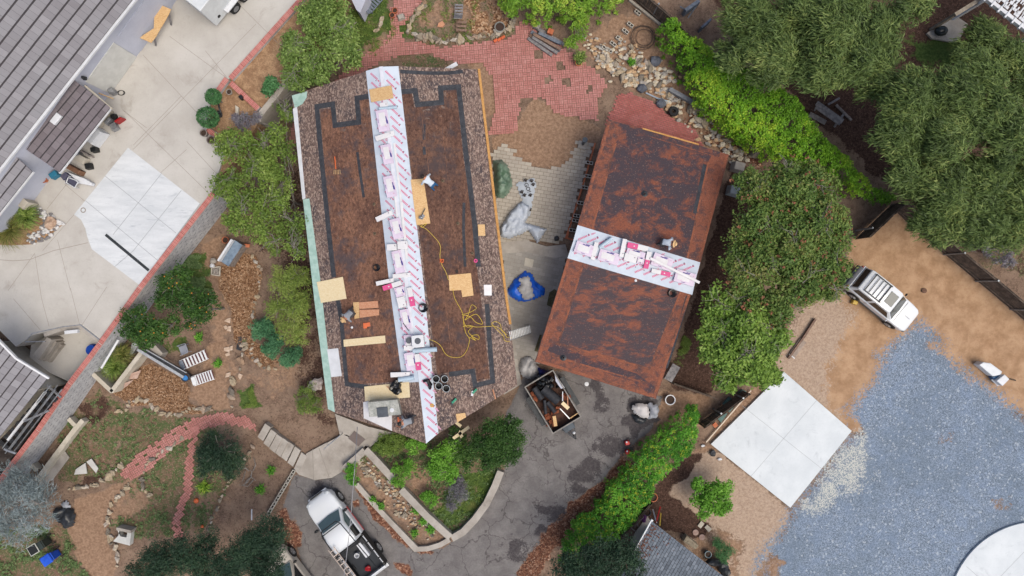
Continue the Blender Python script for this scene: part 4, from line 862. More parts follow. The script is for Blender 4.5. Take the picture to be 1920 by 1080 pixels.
P_('tube', (747, 712), (776, 708), 9, 'short pale blue roll beside the black plastic bag')
# garage packs
P_('bundle', (1079, 461), (1114, 473), 22, 'large lilac shingle pack at the west end of the garage ridge')
P_('white', (1119, 454), (1111, 487), 8, 'slim white carton between the two western packs on the garage')
P_('tube', (1124, 464), (1148, 446), 7, 'blue roll lying slanted on the garage underlayment')
P_('bundle', (1123, 476), (1161, 488), 22, 'lilac shingle pack with navy print, second from the west on the garage')
P_('white', (1172, 448), (1165, 482), 8, 'slim white carton beside the pink carton on the garage', .2)
P_('pink', (1215, 467), (1177, 459), 10, 'pink and white carton along the upper edge of the garage underlayment')
P_('bundle', (1175, 471), (1209, 481), 14, 'lilac pack behind the small white carton on the garage')
P_('white', (1171, 481), (1194, 487), 14, 'small plain white carton in the middle of the garage ridge')
P_('bundle', (1195, 487), (1208, 490), 12, 'tiny lilac pack beside the pink upright carton on the garage')
P_('pink', (1218, 472), (1211, 503), 9, 'upright pink ended carton in the middle of the garage ridge', .2)
P_('bundle', (1224, 484), (1260, 498), 24, 'lilac shingle pack below the crouching worker')
P_('pink', (1222, 507), (1257, 515), 8, 'pink ended carton along the lower edge of the garage underlayment')
P_('bundle', (1266, 515), (1303, 526), 24, 'lilac shingle pack at the east end of the garage ridge')
P_('strip', (1219, 484), (1312, 530), 5, 'long white flashing beam lying across the garage packs', .06, .18)
# plywood and OSB boards
def boardmat(name, a, b):
    m = Mt(name, .8, 0, .2); vc = m.node('ShaderNodeSeparateColor', Color=m.vor(16, out='Color', vec=m.map((1, 2.2, 1), .5))).outputs[0]
    v = m.mix(m.mathn('MULTIPLY', vc, .8), a, b); v = m.mix(m.mathn('MULTIPLY', m.step(m.noise(5, 4), .6, .75), .35), v, tuple(x*.6 for x in a[:3])+(1,)); return m.col(v)
M_OSB = boardmat('osb_board', C(206, 164, 114), C(232, 200, 152)); M_PLY = boardmat('pale_plywood', C(228, 206, 164), C(240, 224, 188)); M_OLDP = boardmat('pinkish_plywood', C(196, 136, 104), C(218, 168, 136))
def board(P, mat, label, th=.02, dz=.02, cat='board', name='plywood_board', pl=None):
    m = MB(); V = []
    for x, y in P: V.append(pl(x, y, dz) if pl else RW(x, y)+Vector((0, 0, dz)))
    n = len(V); U = [v+Vector((0, 0, th)) for v in V]
    m.add(V+U, [tuple(range(n)), tuple(range(n, 2*n))]+[(i, (i+1) % n, n+(i+1) % n, n+i) for i in range(n)]); return tag(m.build(name, mat), label, cat)
board([(692, 168), (734, 160), (738, 184), (696, 192)], M_OSB, 'tan plywood sheet lying across the top of the house ridge', pl=HL, dz=.06)
board([(770, 337), (794, 335), (807, 419), (781, 422)], M_OSB, 'long tan plywood strip beside the ridge under the saw', pl=HR)
board([(594, 529), (643, 519), (650, 560), (602, 568)], M_PLY, 'large square pale plywood sheet at the west edge of the roof', pl=HL)
board([(644, 637), (722, 629), (723, 643), (645, 650)], M_PLY, 'long narrow pale plywood strip on the west roof slope', pl=HL)
board([(841, 516), (883, 512), (888, 554), (867, 557), (865, 544), (843, 545)], M_OSB, 'L shaped tan plywood piece on the east roof slope', pl=HR)
board([(896, 421), (909, 421), (910, 442), (897, 442)], M_OSB, 'small square tan plywood piece near the east roof edge', pl=HR)
board([(907, 534), (922, 534), (922, 554), (908, 554)], M_WRAP, 'small white sheet lying near the east roof edge', .006, pl=HR)
board([(683, 725), (767, 716), (769, 745), (685, 752)], M_PLY, 'long pale plywood sheet under the black bag and broom', pl=HL)
board([(855, 776), (872, 774), (874, 782), (857, 792)], M_OSB, 'small tan plywood corner at the south east roof tip', pl=HR)
board([(681, 754), (697, 751), (735, 780), (735, 808), (682, 784)], M_WRAP, 'white ribbed metal sheet under the rooftop cooler', .01, pl=HL)
board([(662, 567), (673, 566), (674, 596), (665, 598)], M_OSB, 'upright tan plank beside the two pinkish offcuts', pl=HL, dz=.03)
board([(673, 567), (708, 564), (710, 577), (674, 579)], M_OLDP, 'upper pinkish plywood offcut beside the kneeling worker', pl=HL)
board([(674, 581), (711, 580), (711, 591), (675, 596)], M_OLDP, 'lower pinkish plywood offcut beside the kneeling worker', pl=HL)
# offcuts at the south corner hanging in the shrubs
for (P, l) in [([(856, 790), (866, 797), (863, 802), (853, 794)], 'short pale plank just off the south east roof corner'), ([(848, 820), (878, 798), (881, 803), (851, 825)], 'long pale plank leaning among the shrubs by the roof corner'), ([(862, 806), (869, 818), (864, 822), (859, 812)], 'pale plank stub crossing the longer plank by the shrubs')]:
    m = MB(); m.prism([W(x, y, 1.6) for x, y in P], 1.55, 1.6); tag(m.build('plank', M_PLY), l, 'plank')
# rooftop cooler and the small things round it
co = T('rooftop_cooler', 'grey metal rooftop cooler box with dark square lid and white disc', 'cooler', RW(720, 765)); zc = RW(720, 765).z+.75
MGALV = mt2('aged_galvanised', C(158, 160, 154), C(190, 190, 184), 3, .5, .2, 0, 14)
m = MB(); m.prism([W(x, y, zc) for x, y in [(689, 754), (745, 749), (752, 778), (692, 782)]], zc-.7, zc); m.build('body', MGALV, co, bevel=.03)
m = MB(); m.prism([W(x, y, zc+.04) for x, y in [(706, 765), (726, 763), (728, 781), (708, 783)]], zc+.005, zc+.06); m.build('lid', mt2('dark_lid', C(70, 76, 84), C(84, 90, 98), 3, .5), co, bevel=.01)
m = MB(); m.lathe(W(735, 769, zc), [(.12, .002), (.12, .03), (.02, .04), (.001, .04)], 18); m.build('disc', MWHITE, co)
m = MB(); m.beam(W(725, 724, 4.0), W(759, 756, 3.9), .035, .035); br = T('push_broom', 'push broom with wooden handle and dark head lying by the cooler', 'broom', RW(745, 750)); m.build('handle', M_OLDP, br)
m = MB(); m.beam(W(759, 768, 3.85), W(773, 753, 3.85), .1, .14); m.build('head', MDARKM, br)
M_BAG = Mt('black_plastic', .25, 0, .5); M_BAG.col(C(16, 16, 18)); M_BAG = M_BAG.m
def lump(c, r, sq, seed, n=2): m = MB(); m.ball(c, r, 0, 3, .5, sq, seed); return m
p = RW(743, 722); m = MB()
for k in range(5): m.ball(p+Vector((random.uniform(-.14, .14), random.uniform(-.32, .32), .18)), .23, 0, 2, .6, (1, 1, .9), k)
tag(m.build('rubbish_bag', M_BAG, smooth=False), 'crumpled black plastic bag on the pale plywood sheet', 'bag')
p = RW(801, 721); m = MB(); m.tube([p+Vector((-.2, .2, .1)), p+Vector((.05, .25, .12)), p+Vector((.18, 0, .12)), p+Vector((.15, -.25, .1))], [.08, .11, .13, .05], 8); tag(m.build('tool_pouch', M_BAG), 'black tool pouch on the white underlayment', 'pouch')
bkt = T('bucket', 'black bucket', 'bucket'); m = MB(); m.lathe((0, 0, 0), [(.01, 0), (.16, 0), (.2, .36), (.17, .36), (.14, .03), (.01, .03)], 18); m.build('shell', plain('black_bucket', C(26, 26, 30), .5), bkt); m = MB(); m.lathe((0, 0, .36), [(.17, .003), (.2, .012), (.205, 0)], 18); m.build('rim', plain('pale_rim', C(176, 182, 186), .5), bkt)
for i, ((x, y), l) in enumerate([((819, 709), 'black bucket at the upper left of the four standing together'), ((835, 709), 'black bucket at the upper right of the four standing together'), ((824, 722), 'black bucket at the lower left of the four standing together'), ((838, 727), 'black bucket at the lower right of the four standing together')]):
    o = bkt if i == 0 else dup(bkt, (0, 0, 0), 0); place(o, RW(x, y)+Vector((0, 0, .01)), 0); o['label'] = l; o['group'] = 'four black buckets'
for (x, y, l, d) in [(704, 502, 'black tool bucket on the west roof slope', .17), (791, 577, 'black cable coil at the east edge of the underlayment', .22), (1257, 550, 'dark coil of cable on the garage roof', .2)]:
    p = RW(x, y); m = MB()
    for k in range(4): m.tube([p+Vector((d*(.75+.1*k)*math.cos(a)+k*.03, d*(.75+.1*k)*math.sin(a), .04+.04*k)) for a in [i*math.pi/8 for i in range(17)]], .028, 5)
    m.ball(p+Vector((d*.9, 0, .1)), .09, 0, 1); tag(m.build('cable_coil', M_BAG), l, 'coil')
p = W(785, 639, 4.36); vb = T('vent_box', 'square white box fan with grey disc on the ridge', 'fan', (p.x, p.y, 4.3)); m = MB(); m.box((p.x, p.y, 4.55), (.66, .66, .4), rz=R(5)); m.build('body', MWHITE, vb, bevel=.03); m = MB(); m.lathe((p.x, p.y+.02, 4.75), [(.17, .004), (.15, .02), (.001, .02)], 20); m.build('disc', M_GREYD, vb)
m = MB(); q = W(766, 639, 4.6); m.lathe((q.x, q.y, 4.47), [(.16, .0), (.16, .06), (.001, .06)], 20); tag(m.build('vent_disc', M_GREYD), 'dark round disc lying on a lilac shingle pack', 'disc')
def rooftool(P, r, mat, name, label, cat, dz=.05):
    m = MB(); m.tube([RW(x, y)+Vector((0, 0, dz)) for x, y in P], r, 5); return tag(m.build(name, mat), label, cat)
M_YEL = plain('yellow_cord', C(216, 184, 74), .5); M_ORG = plain('orange_plastic', C(226, 112, 62), .5)
def cord(P, label, r=.016, mat=None, dz=.035): return rooftool([(p.x, p.y) for p in smooth_path([(x, y, 0) for x, y in P], 5)], r, mat or M_YEL, 'power_lead', label, 'cord', dz)
cord([(785, 420), (792, 426), (800, 419), (790, 424), (800, 430), (812, 442), (823, 455), (826, 465), (825, 480), (828, 495), (836, 510), (841, 525)], 'yellow cord running from the saw down to the L shaped plywood')
cord([(849, 542), (853, 560), (864, 580), (868, 590), (870, 610), (874, 625), (880, 634), (880, 640), (876, 655), (866, 668), (850, 670), (836, 664), (826, 648), (815, 640), (804, 636)], 'yellow cord looping across the east roof slope to the box fan')
cord([(866, 590), (880, 586), (893, 578), (884, 572), (878, 590), (872, 600), (884, 592), (895, 590), (905, 607), (892, 604), (882, 594), (868, 592), (874, 612), (886, 612), (878, 622), (888, 632), (898, 636), (896, 628), (884, 630), (892, 638), (880, 632)], 'tangled knot of yellow cord on the east roof slope')
cord([(868, 612), (880, 610), (893, 613), (914, 612), (930, 612), (945, 622), (950, 632), (958, 632), (955, 640), (946, 638), (944, 630), (936, 622), (926, 612), (922, 606), (930, 603), (938, 608), (941, 620), (950, 628)], 'yellow cord trailing to the ladder at the east roof edge')
cord([(790, 345), (787, 370), (784, 385), (788, 400)], 'thin brown cord on the plywood from worker to saw', .01, M_OSB)
p = HR(828, 490); m = MB(); m.tube([p+Vector((-.1, .1, .05)), p+Vector((.1, .1, .06)), p+Vector((.08, -.06, .06)), p+Vector((-.08, -.03, .06)), p+Vector((0, .06, .08))], .045, 6); tag(m.build('cord_plug', M_ORG), 'bright orange plug joining the yellow cords', 'plug')
p = HR(790, 408, .05); sw = T('circular_saw', 'grey circular saw on the plywood strip by the cord', 'saw', p); m = MB(); m.ball(p+Vector((0, 0, .12)), .13, 0, 2, .2, (1, .8, 1)); m.box(p+Vector((.08, .02, .1)), (.28, .14, .1), rz=1.); m.build('body', MSTEEL, sw); m = MB(); m.beam(p+Vector((.04, .12, .1)), p+Vector((.22, .5, .06)), .04, .04); m.build('handle', MDARKM, sw)
rooftool([(628, 294), (630, 317)], .03, M_ORG, 'rake_handle', 'x', 'y').name = 'garden_fork'; fk = COL.objects['garden_fork']; tag(fk, 'orange handled fork lying on the west roof slope', 'fork')
m = MB(); a = HL(632, 320, .04)
for k in range(5): m.beam(a+Vector((-.16+.08*k, .05, 0)), a+Vector((-.18+.09*k, -.2, 0)), .02, .02)
fo = m.build('tines', M_OSB, fk)
for (x, y, mt_, l) in [(852, 751, 'green', 'green nail gun lying beside the underlayment'), (890, 733, 'teal', 'teal and white caulk tool near the roof corner')]:
    p = RW(x, y); o = T('nail_gun', l, 'tool', p); m = MB(); m.box(p+Vector((0, 0, .08)), (.34, .12, .14), rz=.8); m.build('body', plain('green_tool', C(40, 150, 116), .4), o, bevel=.02); m = MB(); m.box(p+Vector((-.12, -.12, .08)), (.12, .28, .1), rz=-.2); m.build('magazine', MDARKM if mt_ == 'green' else MWHITE, o)
rooftool([(924, 730), (929, 748)], .04, M_OLDP, 'pry_tool', 'long handled shingle scraper at the south east roof edge', 'scraper')
rooftool([(757, 605), (768, 620)], .02, MDARKM, 'pry_bar', 'dark pry bar lying on the packs above the fan', 'bar', .25)
for (x, y, r, mt_, l, c) in [(892, 489, .11, M_HOT, 'hot pink dot cap near the east roof edge', 'cap'), (810, 760, .1, plain('amber_tape', C(226, 166, 40), .5), 'small round amber tape roll on the underlayment', 'tape'), (1192, 526, .07, MWHITE, 'small white scrap below the garage underlayment', 'scrap'), (660, 614, .06, MWHITE, 'small white scrap on the west roof slope', 'scrap')]:
    m = MB(); m.lathe(RW(x, y)+Vector((0, 0, .01)), [(r*.4, .06), (r, .06), (r, 0)] if c != 'scrap' else [(.001, .03), (r, .02), (r*1.1, 0)], 12); tag(m.build({'cap': 'plastic_button', 'tape': 'tape_roll', 'scrap': 'paper_scrap'}[c], mt_), l, c)
m = MB(); q = HL(688, 609, .03); m.box(q, (.36, .22, .05), rz=.2); m.box(q+Vector((-.1, -.05, 0)), (.2, .3, .04)); tag(m.build('orange_felt_scrap', M_ORG), 'orange scrap of board on the west roof slope', 'scrap')
# the extension ladder leaning on the house and the white plank at the north eave
def ladder(name, A, B, w, label, n, mat, rw=.05):
    t = T(name, label, 'ladder', A if A.z < B.z else B); d = (B-A); L = d.length; d.normalize(); sx = d.cross(Vector((0, 0, 1))).normalized()*w/2
    for s in (-1, 1): m = MB(); m.beam(A+sx*s, B+sx*s, .03, rw); m.build('stile', mat, t)
    m = MB()
    for k in range(n): p = A+d*(L*(k+.5)/n); m.beam(p-sx, p+sx, .045, .03)
    m.build('rung', mat, t); return t
MALU = mt2('aluminium', C(176, 178, 180), C(206, 208, 210), 8, .35, .5)
ladder('extension_ladder', W(995, 617, .05), HR(955, 630, .3), .5, 'aluminium ladder leaning against the east eave of the house', 14, MALU)
m = MB(); m.beam(W(836, 131, 2.9), W(857, 119, 2.9), .22, .04); tag(m.build('white_plank', MWHITE), 'white board sticking out at the north eave of the house', 'board')
# ---------------------------------------------------------------- cloth heaps
def cloth(P, z0, hgt, label, mat, name='tarpaulin', cat='tarp', seed=1, folds=3.0, edge=.35, step=.09, amp=.8, zf=None):
    A = [W(x, y, z0) for x, y in P]; PW = [(p.x, p.y) for p in A]; xs = [p[0] for p in PW]; ys = [p[1] for p in PW]
    nx = int((max(xs)-min(xs))/step)+3; ny = int((max(ys)-min(ys))/step)+3
    X, Y = np.meshgrid(min(xs)-step+np.arange(nx)*step, min(ys)-step+np.arange(ny)*step, indexing='ij')
    d = sdist(X, Y, PW); Z = np.zeros(X.shape)
    for i in range(nx):
        for j in range(ny):
            v = Vector((X[i, j]*folds*.35+seed*7, Y[i, j]*folds*.35, seed)); w_ = v+Vector((mnoise.noise(v), mnoise.noise(v+Vector((5, 2, 1))), 0))*.9
            r = 1-abs(mnoise.noise(w_))*2.0; r2 = 1-abs(mnoise.noise(w_*2.3))*2
            Z[i, j] = .6+amp*(.7*r+.3*r2)
    e = np.clip(d/edge, 0, 1); e = e*(2-e); Z = z0+np.maximum(.015, hgt*e*np.clip(Z, .05, 2)*.7)
    keep = d > -step*.2; idx = -np.ones(X.shape, int); 
    cell = keep[:-1, :-1] & keep[1:, :-1] & keep[1:, 1:] & keep[:-1, 1:]
    q = np.argwhere(cell); I = np.arange(nx*ny).reshape(nx, ny); Q = np.stack([I[q[:, 0], q[:, 1]], I[q[:, 0]+1, q[:, 1]], I[q[:, 0]+1, q[:, 1]+1], I[q[:, 0], q[:, 1]+1]], -1)
    used = np.unique(Q); rm = np.zeros(nx*ny, int); rm[used] = np.arange(len(used)); V = np.stack([X.ravel(), Y.ravel(), Z.ravel()], -1)[used]; c = np.array([V[:, 0].mean(), V[:, 1].mean(), z0])
    # snap the rim onto the outline
    for k in range(len(V)):
        x, y = V[k, 0], V[k, 1]; best = None
        for i in range(len(PW)):
            (x0, y0), (x1, y1) = PW[i], PW[(i+1) % len(PW)]; dx, dy = x1-x0, y1-y0; t = max(0, min(1, ((x-x0)*dx+(y-y0)*dy)/(dx*dx+dy*dy))); dd = math.hypot(x-x0-t*dx, y-y0-t*dy)
            if best is None or dd < best[0]: best = (dd, x0+t*dx, y0+t*dy)
        if best[0] < step*.62: V[k, 0], V[k, 1] = best[1], best[2]
    me = npmesh(name, V-c, rm[Q]); me.materials.append(mat); me.polygons.foreach_set('use_smooth', [True]*len(Q)); o = link(name, me, mat); o.location = c; return tag(o, label, cat)
M_TG = mt2('grey_tarp', C(138, 142, 150), C(168, 172, 182), 2, .5, 0, .2); M_TLG = mt2('light_grey_tarp', C(176, 184, 196), C(194, 202, 214), 1.5, .45, 0, .1)
M_TB = mt2('blue_tarp', C(18, 84, 200), C(34, 112, 232), 2, .4); M_TGR = mt2('green_clear_tarp', C(78, 104, 84), C(124, 146, 128), 2.2, .35, 0, .2); M_TBK = mt2('black_tarp', C(34, 36, 40), C(62, 66, 72), 3, .35)
M_TSG = mt2('dirty_grey_tarp', C(166, 164, 164), C(192, 190, 190), 3, .6, 0, .2)
cloth([(924, 302), (940, 299), (953, 310), (960, 335), (961, 352), (950, 370), (935, 374), (926, 368)], .03, 1.0, 'green translucent tarp heap beside the east house wall', M_TGR, seed=2, edge=.5, folds=4)
cloth([(978, 377), (995, 388), (992, 405), (985, 418), (1001, 422), (1027, 430), (1018, 442), (1008, 458), (996, 440), (990, 432), (978, 440), (955, 448), (938, 444), (937, 428), (955, 398)], .04, .75, 'grey crumpled tarp on the grey pavers', M_TLG, seed=3, edge=.22, folds=6, step=.07, amp=.5)
pw = cloth([(966, 343), (1003, 333), (1006, 349), (1001, 366), (998, 385), (993, 408), (984, 390), (977, 372)], .06, .16, 'white cloth printed with paw prints and letters lying on the grey tarp', plain('white_cloth', C(182, 190, 200), .6), 'printed_cloth', 'cloth', seed=5, edge=.3, folds=1.5, amp=.2)
m = MB(); mw = MB()
def flat(mm, x, y, r, z=.2): mm.lathe(W(x, y, z), [(r, .0), (r*.9, .012), (.001, .012)], 10)
for (x, y, a) in [(986, 339, .3), (997, 340, .1), (1000, 347, .1), (979, 361, .4), (984, 367, .3), (995, 367, .2), (994, 394, .2)]:
    flat(m, x, y, .07)
    for k in range(4): t = a+.6+k*.75; flat(m, x+3.4*math.cos(t), y-3.4*math.sin(t), .038)
m.build('paw_print', MHOLE, pw)
def text(body, size, loc, rz, mat, parent, name='lettering', ext=.004):
    cu = bpy.data.curves.new('t', 'FONT'); cu.body = body; cu.size = size; cu.align_x = 'CENTER'; cu.align_y = 'CENTER'; cu.extrude = ext; o = bpy.data.objects.new('t', cu); COL.objects.link(o)
    me = bpy.data.meshes.new_from_object(o.evaluated_get(bpy.context.evaluated_depsgraph_get())); bpy.data.objects.remove(o); me.materials.clear(); me.materials.append(mat)
    b = bpy.data.objects.new(name, me); COL.objects.link(b); b.parent = parent; b.location = Vector(loc)-Vector(parent.location); b.rotation_euler = (0, 0, rz); return b
text('GO!', .34, W(989, 352, .2), R(-68), MHOLE, pw)
cloth([(984, 507), (998, 513), (1003, 525), (1022, 540), (1021, 553), (1000, 563), (975, 567), (955, 556), (951, 543), (963, 525), (974, 515)], .03, .55, 'bright blue tarp heap on the grey pavers', M_TB, seed=6, edge=.4, folds=4)
cloth([(970, 523), (992, 516), (996, 528), (1000, 545), (1003, 557), (992, 562), (981, 562), (975, 549), (968, 541), (977, 533)], .52, .3, 'dirty grey sheet crumpled on top of the blue tarp', M_TSG, seed=7, edge=.2, folds=6)
cloth([(977, 672), (990, 666), (1000, 672), (1012, 690), (1008, 706), (995, 711), (978, 706), (971, 690)], .03, .6, 'dirty grey tarp heap beside the loaded trailer', M_TSG, seed=8, edge=.35, folds=5)
cloth([(1182, 762), (1192, 756), (1212, 755), (1219, 772), (1215, 785), (1199, 782), (1188, 774)], .3, .4, 'white plastic sheeting heap on the cracked driveway', plain('white_sheet', C(206, 202, 202), .5), seed=9, edge=.2, folds=5)
cloth([(1212, 752), (1232, 758), (1236, 768), (1231, 785), (1213, 786), (1216, 772)], .2, .4, 'grey plastic sheeting folded beside the white heap', M_TG, seed=10, edge=.2, folds=6)
cloth([(1182, 775), (1200, 780), (1214, 786), (1206, 796), (1190, 792)], .03, .3, 'dark rubble bag under the white plastic heap', M_TBK, seed=4, edge=.2)
cloth([(98, 965), (105, 951), (125, 949), (140, 955), (145, 975), (140, 985), (123, 991), (112, 978)], .03, .55, 'crumpled black tarp beside the silvery shrub', M_TBK, seed=12, edge=.3, folds=5)
cloth([(113, 944), (127, 936), (135, 952), (120, 955)], .03, .2, 'grey plastic scrap under the black tarp', M_TG, seed=13, edge=.2)
cloth([(1027-22, 690-3), (1036, 697), (1030, 706), (1012, 706)], .03, .7, 'dark blue tarp corner under the garage eave', plain('navy_tarp', C(20, 34, 110), .5), seed=14, edge=.2)
# ---------------------------------------------------------------- dump trailer with its load
zt = 1.25; dt = T('dump_trailer', 'black dump trailer loaded with tar rolls and roof scrap', 'trailer', W(1037, 752, 0))
q = [W(x, y, zt) for x, y in [(984, 725), (1037, 695), (1089, 781), (1037, 813)]]; ax = ((q[3]-q[0])+(q[2]-q[1])).normalized(); ay = Vector((-ax.y, ax.x, 0)); cc = sum(q, Vector())/4; Lt, Wt = ((q[3]-q[0]).length+(q[2]-q[1]).length)/2, ((q[1]-q[0]).length+(q[3]-q[2]).length)/2; rt = math.atan2(ax.y, ax.x)
tp = lambda u, v, z: Vector((cc.x, cc.y, 0))+ax*u+ay*v+Vector((0, 0, z))
MTR = mt2('trailer_black', C(40, 44, 48), C(62, 66, 70), 4, .5); MTRR = mt2('worn_rail', C(120, 116, 112), C(150, 146, 140), 6, .6)
m = MB(); m.box(tp(0, 0, .62), (Lt, Wt, .06), rz=rt); m.build('bed', mt2('dirty_bed', C(58, 40, 34), C(92, 64, 52), 3, .9), dt)
m = MB()
for s in (-1, 1): m.box(tp(0, s*Wt/2, .93), (Lt, .05, .6), rz=rt)
for s in (-1, 1): m.box(tp(s*Lt/2, 0, .93), (.05, Wt-.06, .6), rz=rt)
m.build('side_panel', MTR, dt); m = MB()
for s in (-1, 1): m.box(tp(0, s*Wt/2, zt), (Lt+.06, .07, .05), rz=rt)
for s in (-1, 1): m.box(tp(s*Lt/2, 0, zt), (.07, Wt-.08, .05), rz=rt)
m.build('rim', MTRR, dt)
MTYRE = plain('tyre_rubber', C(30, 30, 32), .8); MRIM = plain('alloy', C(150, 152, 156), .35, .6)
for s in (-1, 1):
    for u in (-.35, .45):
        m = MB(); m.cyl(tp(u, s*(Wt/2+.12), .36), tp(u, s*(Wt/2+.34), .36), .36, n=18); w = m.build('wheel', MTYRE, dt)
    m = MB(); m.box(tp(.05, s*(Wt/2+.23), .76), (1.9, .28, .05), rz=rt); m.build('fender', MTR, dt)
m = MB(); m.beam(tp(Lt/2, .5, .5), tp(Lt/2+1.15, 0, .5), .08, .1); m.beam(tp(Lt/2, -.5, .5), tp(Lt/2+1.15, 0, .5), .08, .1); m.cyl(tp(Lt/2+.9, .0, .2), tp(Lt/2+.9, 0, .95), .04); m.build('drawbar', MDARKM, dt); m = MB(); m.box(tp(Lt/2+.28, 0, .62), (.4, .7, .3), rz=rt); m.build('tool_box', mt2('grey_box', C(60, 70, 80), C(76, 86, 96), 3, .5), dt, bevel=.03)
m = MB(); m.ball(tp(Lt/2+.75, .1, .6), .1, 0, 1); m.build('jack_cap', MWHITE, dt)
MROLL = mt2('tar_paper', C(38, 40, 46), C(56, 58, 64), 5, .7)
for (a, b, r, l) in [((1018, 728), (1047, 752), .3, 'thick black tar roll lying across the trailer load'), ((1001, 727), (1016, 748), .2, 'black tar roll at the left side of the trailer'), ((1026, 754), (1041, 773), .14, 'narrow black tar roll in the middle of the trailer'), ((1012, 716), (1030, 735), .15, 'black tar roll behind the thick one in the trailer'), ((1021, 750), (1023, 776), .1, 'slim black felt strip standing along the trailer load')]:
    m = MB(); A, B = W(*a, 1.0), W(*b, 1.0); d = (B-A).normalized(); m.cyl(A, B, r*.96, r, n=12); m.cyl(A+d*.3, A+d*.36, r*1.03, r*1.03, n=12); tag(m.build('tar_roll', MROLL, smooth=True), l, 'roll', 'tar rolls in the trailer')
m = MB()
for k in range(46): m.ball(W(1024+random.gauss(0, 9), 716+random.gauss(0, 6), .92+random.random()*.2), random.uniform(.08, .17), 0, 1, .9, (1.2, 1, .7), k)
tag(m.build('tar_scrap', M_BAG), 'glossy black tar scrap heaped at the far end of the trailer', 'scrap')
m = MB()
for k in range(26): a, b = random.choice([(998, 737), (1003, 745), (1032, 790), (1025, 782), (1044, 771), (1062, 745)]); m.box(W(a+random.gauss(0, 4), b+random.gauss(0, 4), .72+random.random()*.14), (random.uniform(.15, .4), random.uniform(.1, .25), .03), rz=random.random()*3)
tag(m.build('roof_debris', mt2('rust_debris', C(118, 62, 42), C(150, 88, 60), 9, .9)), 'rusty roofing debris strewn over the trailer floor', 'debris', kind='stuff')
for (a, b, w_, mt_, l) in [((1054, 755), (1066, 766), .22, M_PLY, 'pale short board lying on the tar rolls'), ((1039, 780), (1042, 799), .2, M_OSB, 'pale board at the near end of the trailer'), ((1050, 766), (1068, 785), .05, MALU, 'thin metal bar across the trailer load'), ((1055, 734), (1055, 752), .05, MWHITE, 'thin white batten standing in the trailer load'), ((1064, 739), (1065, 762), .05, M_OLDP, 'thin pinkish batten at the right of the trailer'), ((1069, 784), (1086, 773), .05, M_OSB, 'thin tan batten leaning on the trailer rim')]:
    m = MB(); m.beam(W(*a, 1.15), W(*b, 1.1), w_, .03); tag(m.build('scrap_board', mt_), l, 'board')
m = MB(); m.prism([W(x, y, 1.2) for x, y in [(1040, 701), (1043, 704), (1059, 727), (1052, 729), (1042, 715)]], 1.17, 1.2); tag(m.build('white_sheet_board', plain('pale_panel', C(196, 200, 216), .5)), 'white panel leaning inside the far corner of the trailer', 'panel')
# ---------------------------------------------------------------- vehicles
MPAINT = Mt('white_car_paint', .22, 0, .5); MPAINT.b.inputs['Coat Weight'].default_value = .5; MPAINT.col(MPAINT.mix(MPAINT.noise(.8, 2), C(224, 228, 232), C(234, 237, 240))); MPAINT = MPAINT.m
MBEIGE = plain('champagne_paint', C(196, 188, 176), .3); MGLASS = plain('dark_glass', C(28, 34, 38), .08, 0, .6); MGLASSL = plain('windscreen_glass', C(84, 104, 108), .08, 0, .6); MTRIM = plain('black_trim', C(26, 28, 30), .5); MRED = plain('red_lamp', C(170, 28, 34), .3); MLAMP = plain('clear_lamp', C(200, 206, 210), .15); MCLAD = plain('grey_cladding', C(84, 90, 94), .6)
def ring_body(x, w, z0, z1, rt=.12, n=5):
    """cross-section with rounded top edges"""
    P = [(-w, z0), (-w, z1-rt)]+[(-w+rt*(1-math.cos(a)), z1-rt+rt*math.sin(a)) for a in [k*math.pi/2/n for k in range(1, n+1)]]
    P += [(-y, z) for y, z in reversed(P)]; return [Vector((x, y, z)) for y, z in P]
def ring_flat(x, wb, wt, z0, z1): return [Vector((x, -wb, z0)), Vector((x, -wt, z1)), Vector((x, wt, z1)), Vector((x, wb, z0))]
def wheels(t, pos, r, w, rim=.62):
    for (x, y) in pos:
        s = 1 if y > 0 else -1; m = MB(); m.cyl((x, y-s*w/2, r), (x, y+s*w/2, r), r, n=24); wh = m.build('wheel', MTYRE, t); m = MB(); m.cyl((x, y+s*w/2, r), (x, y+s*(w/2+.012), r), r*rim, n=20); rm = m.build('rim', MRIM, wh)
        m = MB()
        for k in range(5):
            a = k*1.257; m.beam((x+.06*math.cos(a), y+s*(w/2+.02), r+.06*math.sin(a)), (x+r*rim*.9*math.cos(a), y+s*(w/2+.02), r+r*rim*.9*math.sin(a)), .02, .05)
        m.build('spoke', MTRIM if k % 2 else MALU, wh)
def gquad(m, P, off=.006):
    P = [Vector(p) for p in P]; n = (P[1]-P[0]).cross(P[2]-P[0]).normalized(); return m.add([p+n*off for p in P], [tuple(range(len(P)))])
# --- SUV: x forward
su = T('suv', 'white two door suv with black roof rack and sunroof parked on the tan dirt', 'suv'); L2, hw = 2.22, .86
xs = [(-2.22, .74, .45, .86), (-2.12, .83, .38, 1.0), (-1.4, hw, .36, 1.02), (0, .87, .36, 1.02), (.9, hw, .36, 1.03), (1.5, .85, .38, 1.0), (2.0, .8, .4, .94), (2.18, .7, .42, .84), (2.25, .58, .48, .74)]
m = MB(); m.loft([ring_body(x, w, a, b, .1) for x, w, a, b in xs]); m.build('body', MPAINT, su, smooth=True)
m = MB(); cab = [(-2.06, .80, .68, 1.0, 1.08), (-1.86, .81, .69, 1.0, 1.62), (-1.7, .81, .7, 1.0, 1.68), (-.4, .82, .7, 1.0, 1.74), (.3, .82, .69, 1.0, 1.7), (.42, .82, .66, 1.0, 1.64), (1.05, .8, .76, 1.0, 1.04)]
m.loft([ring_flat(*c) for c in cab]); cb = m.build('cab', MPAINT, su, bevel=.03, smooth=True)
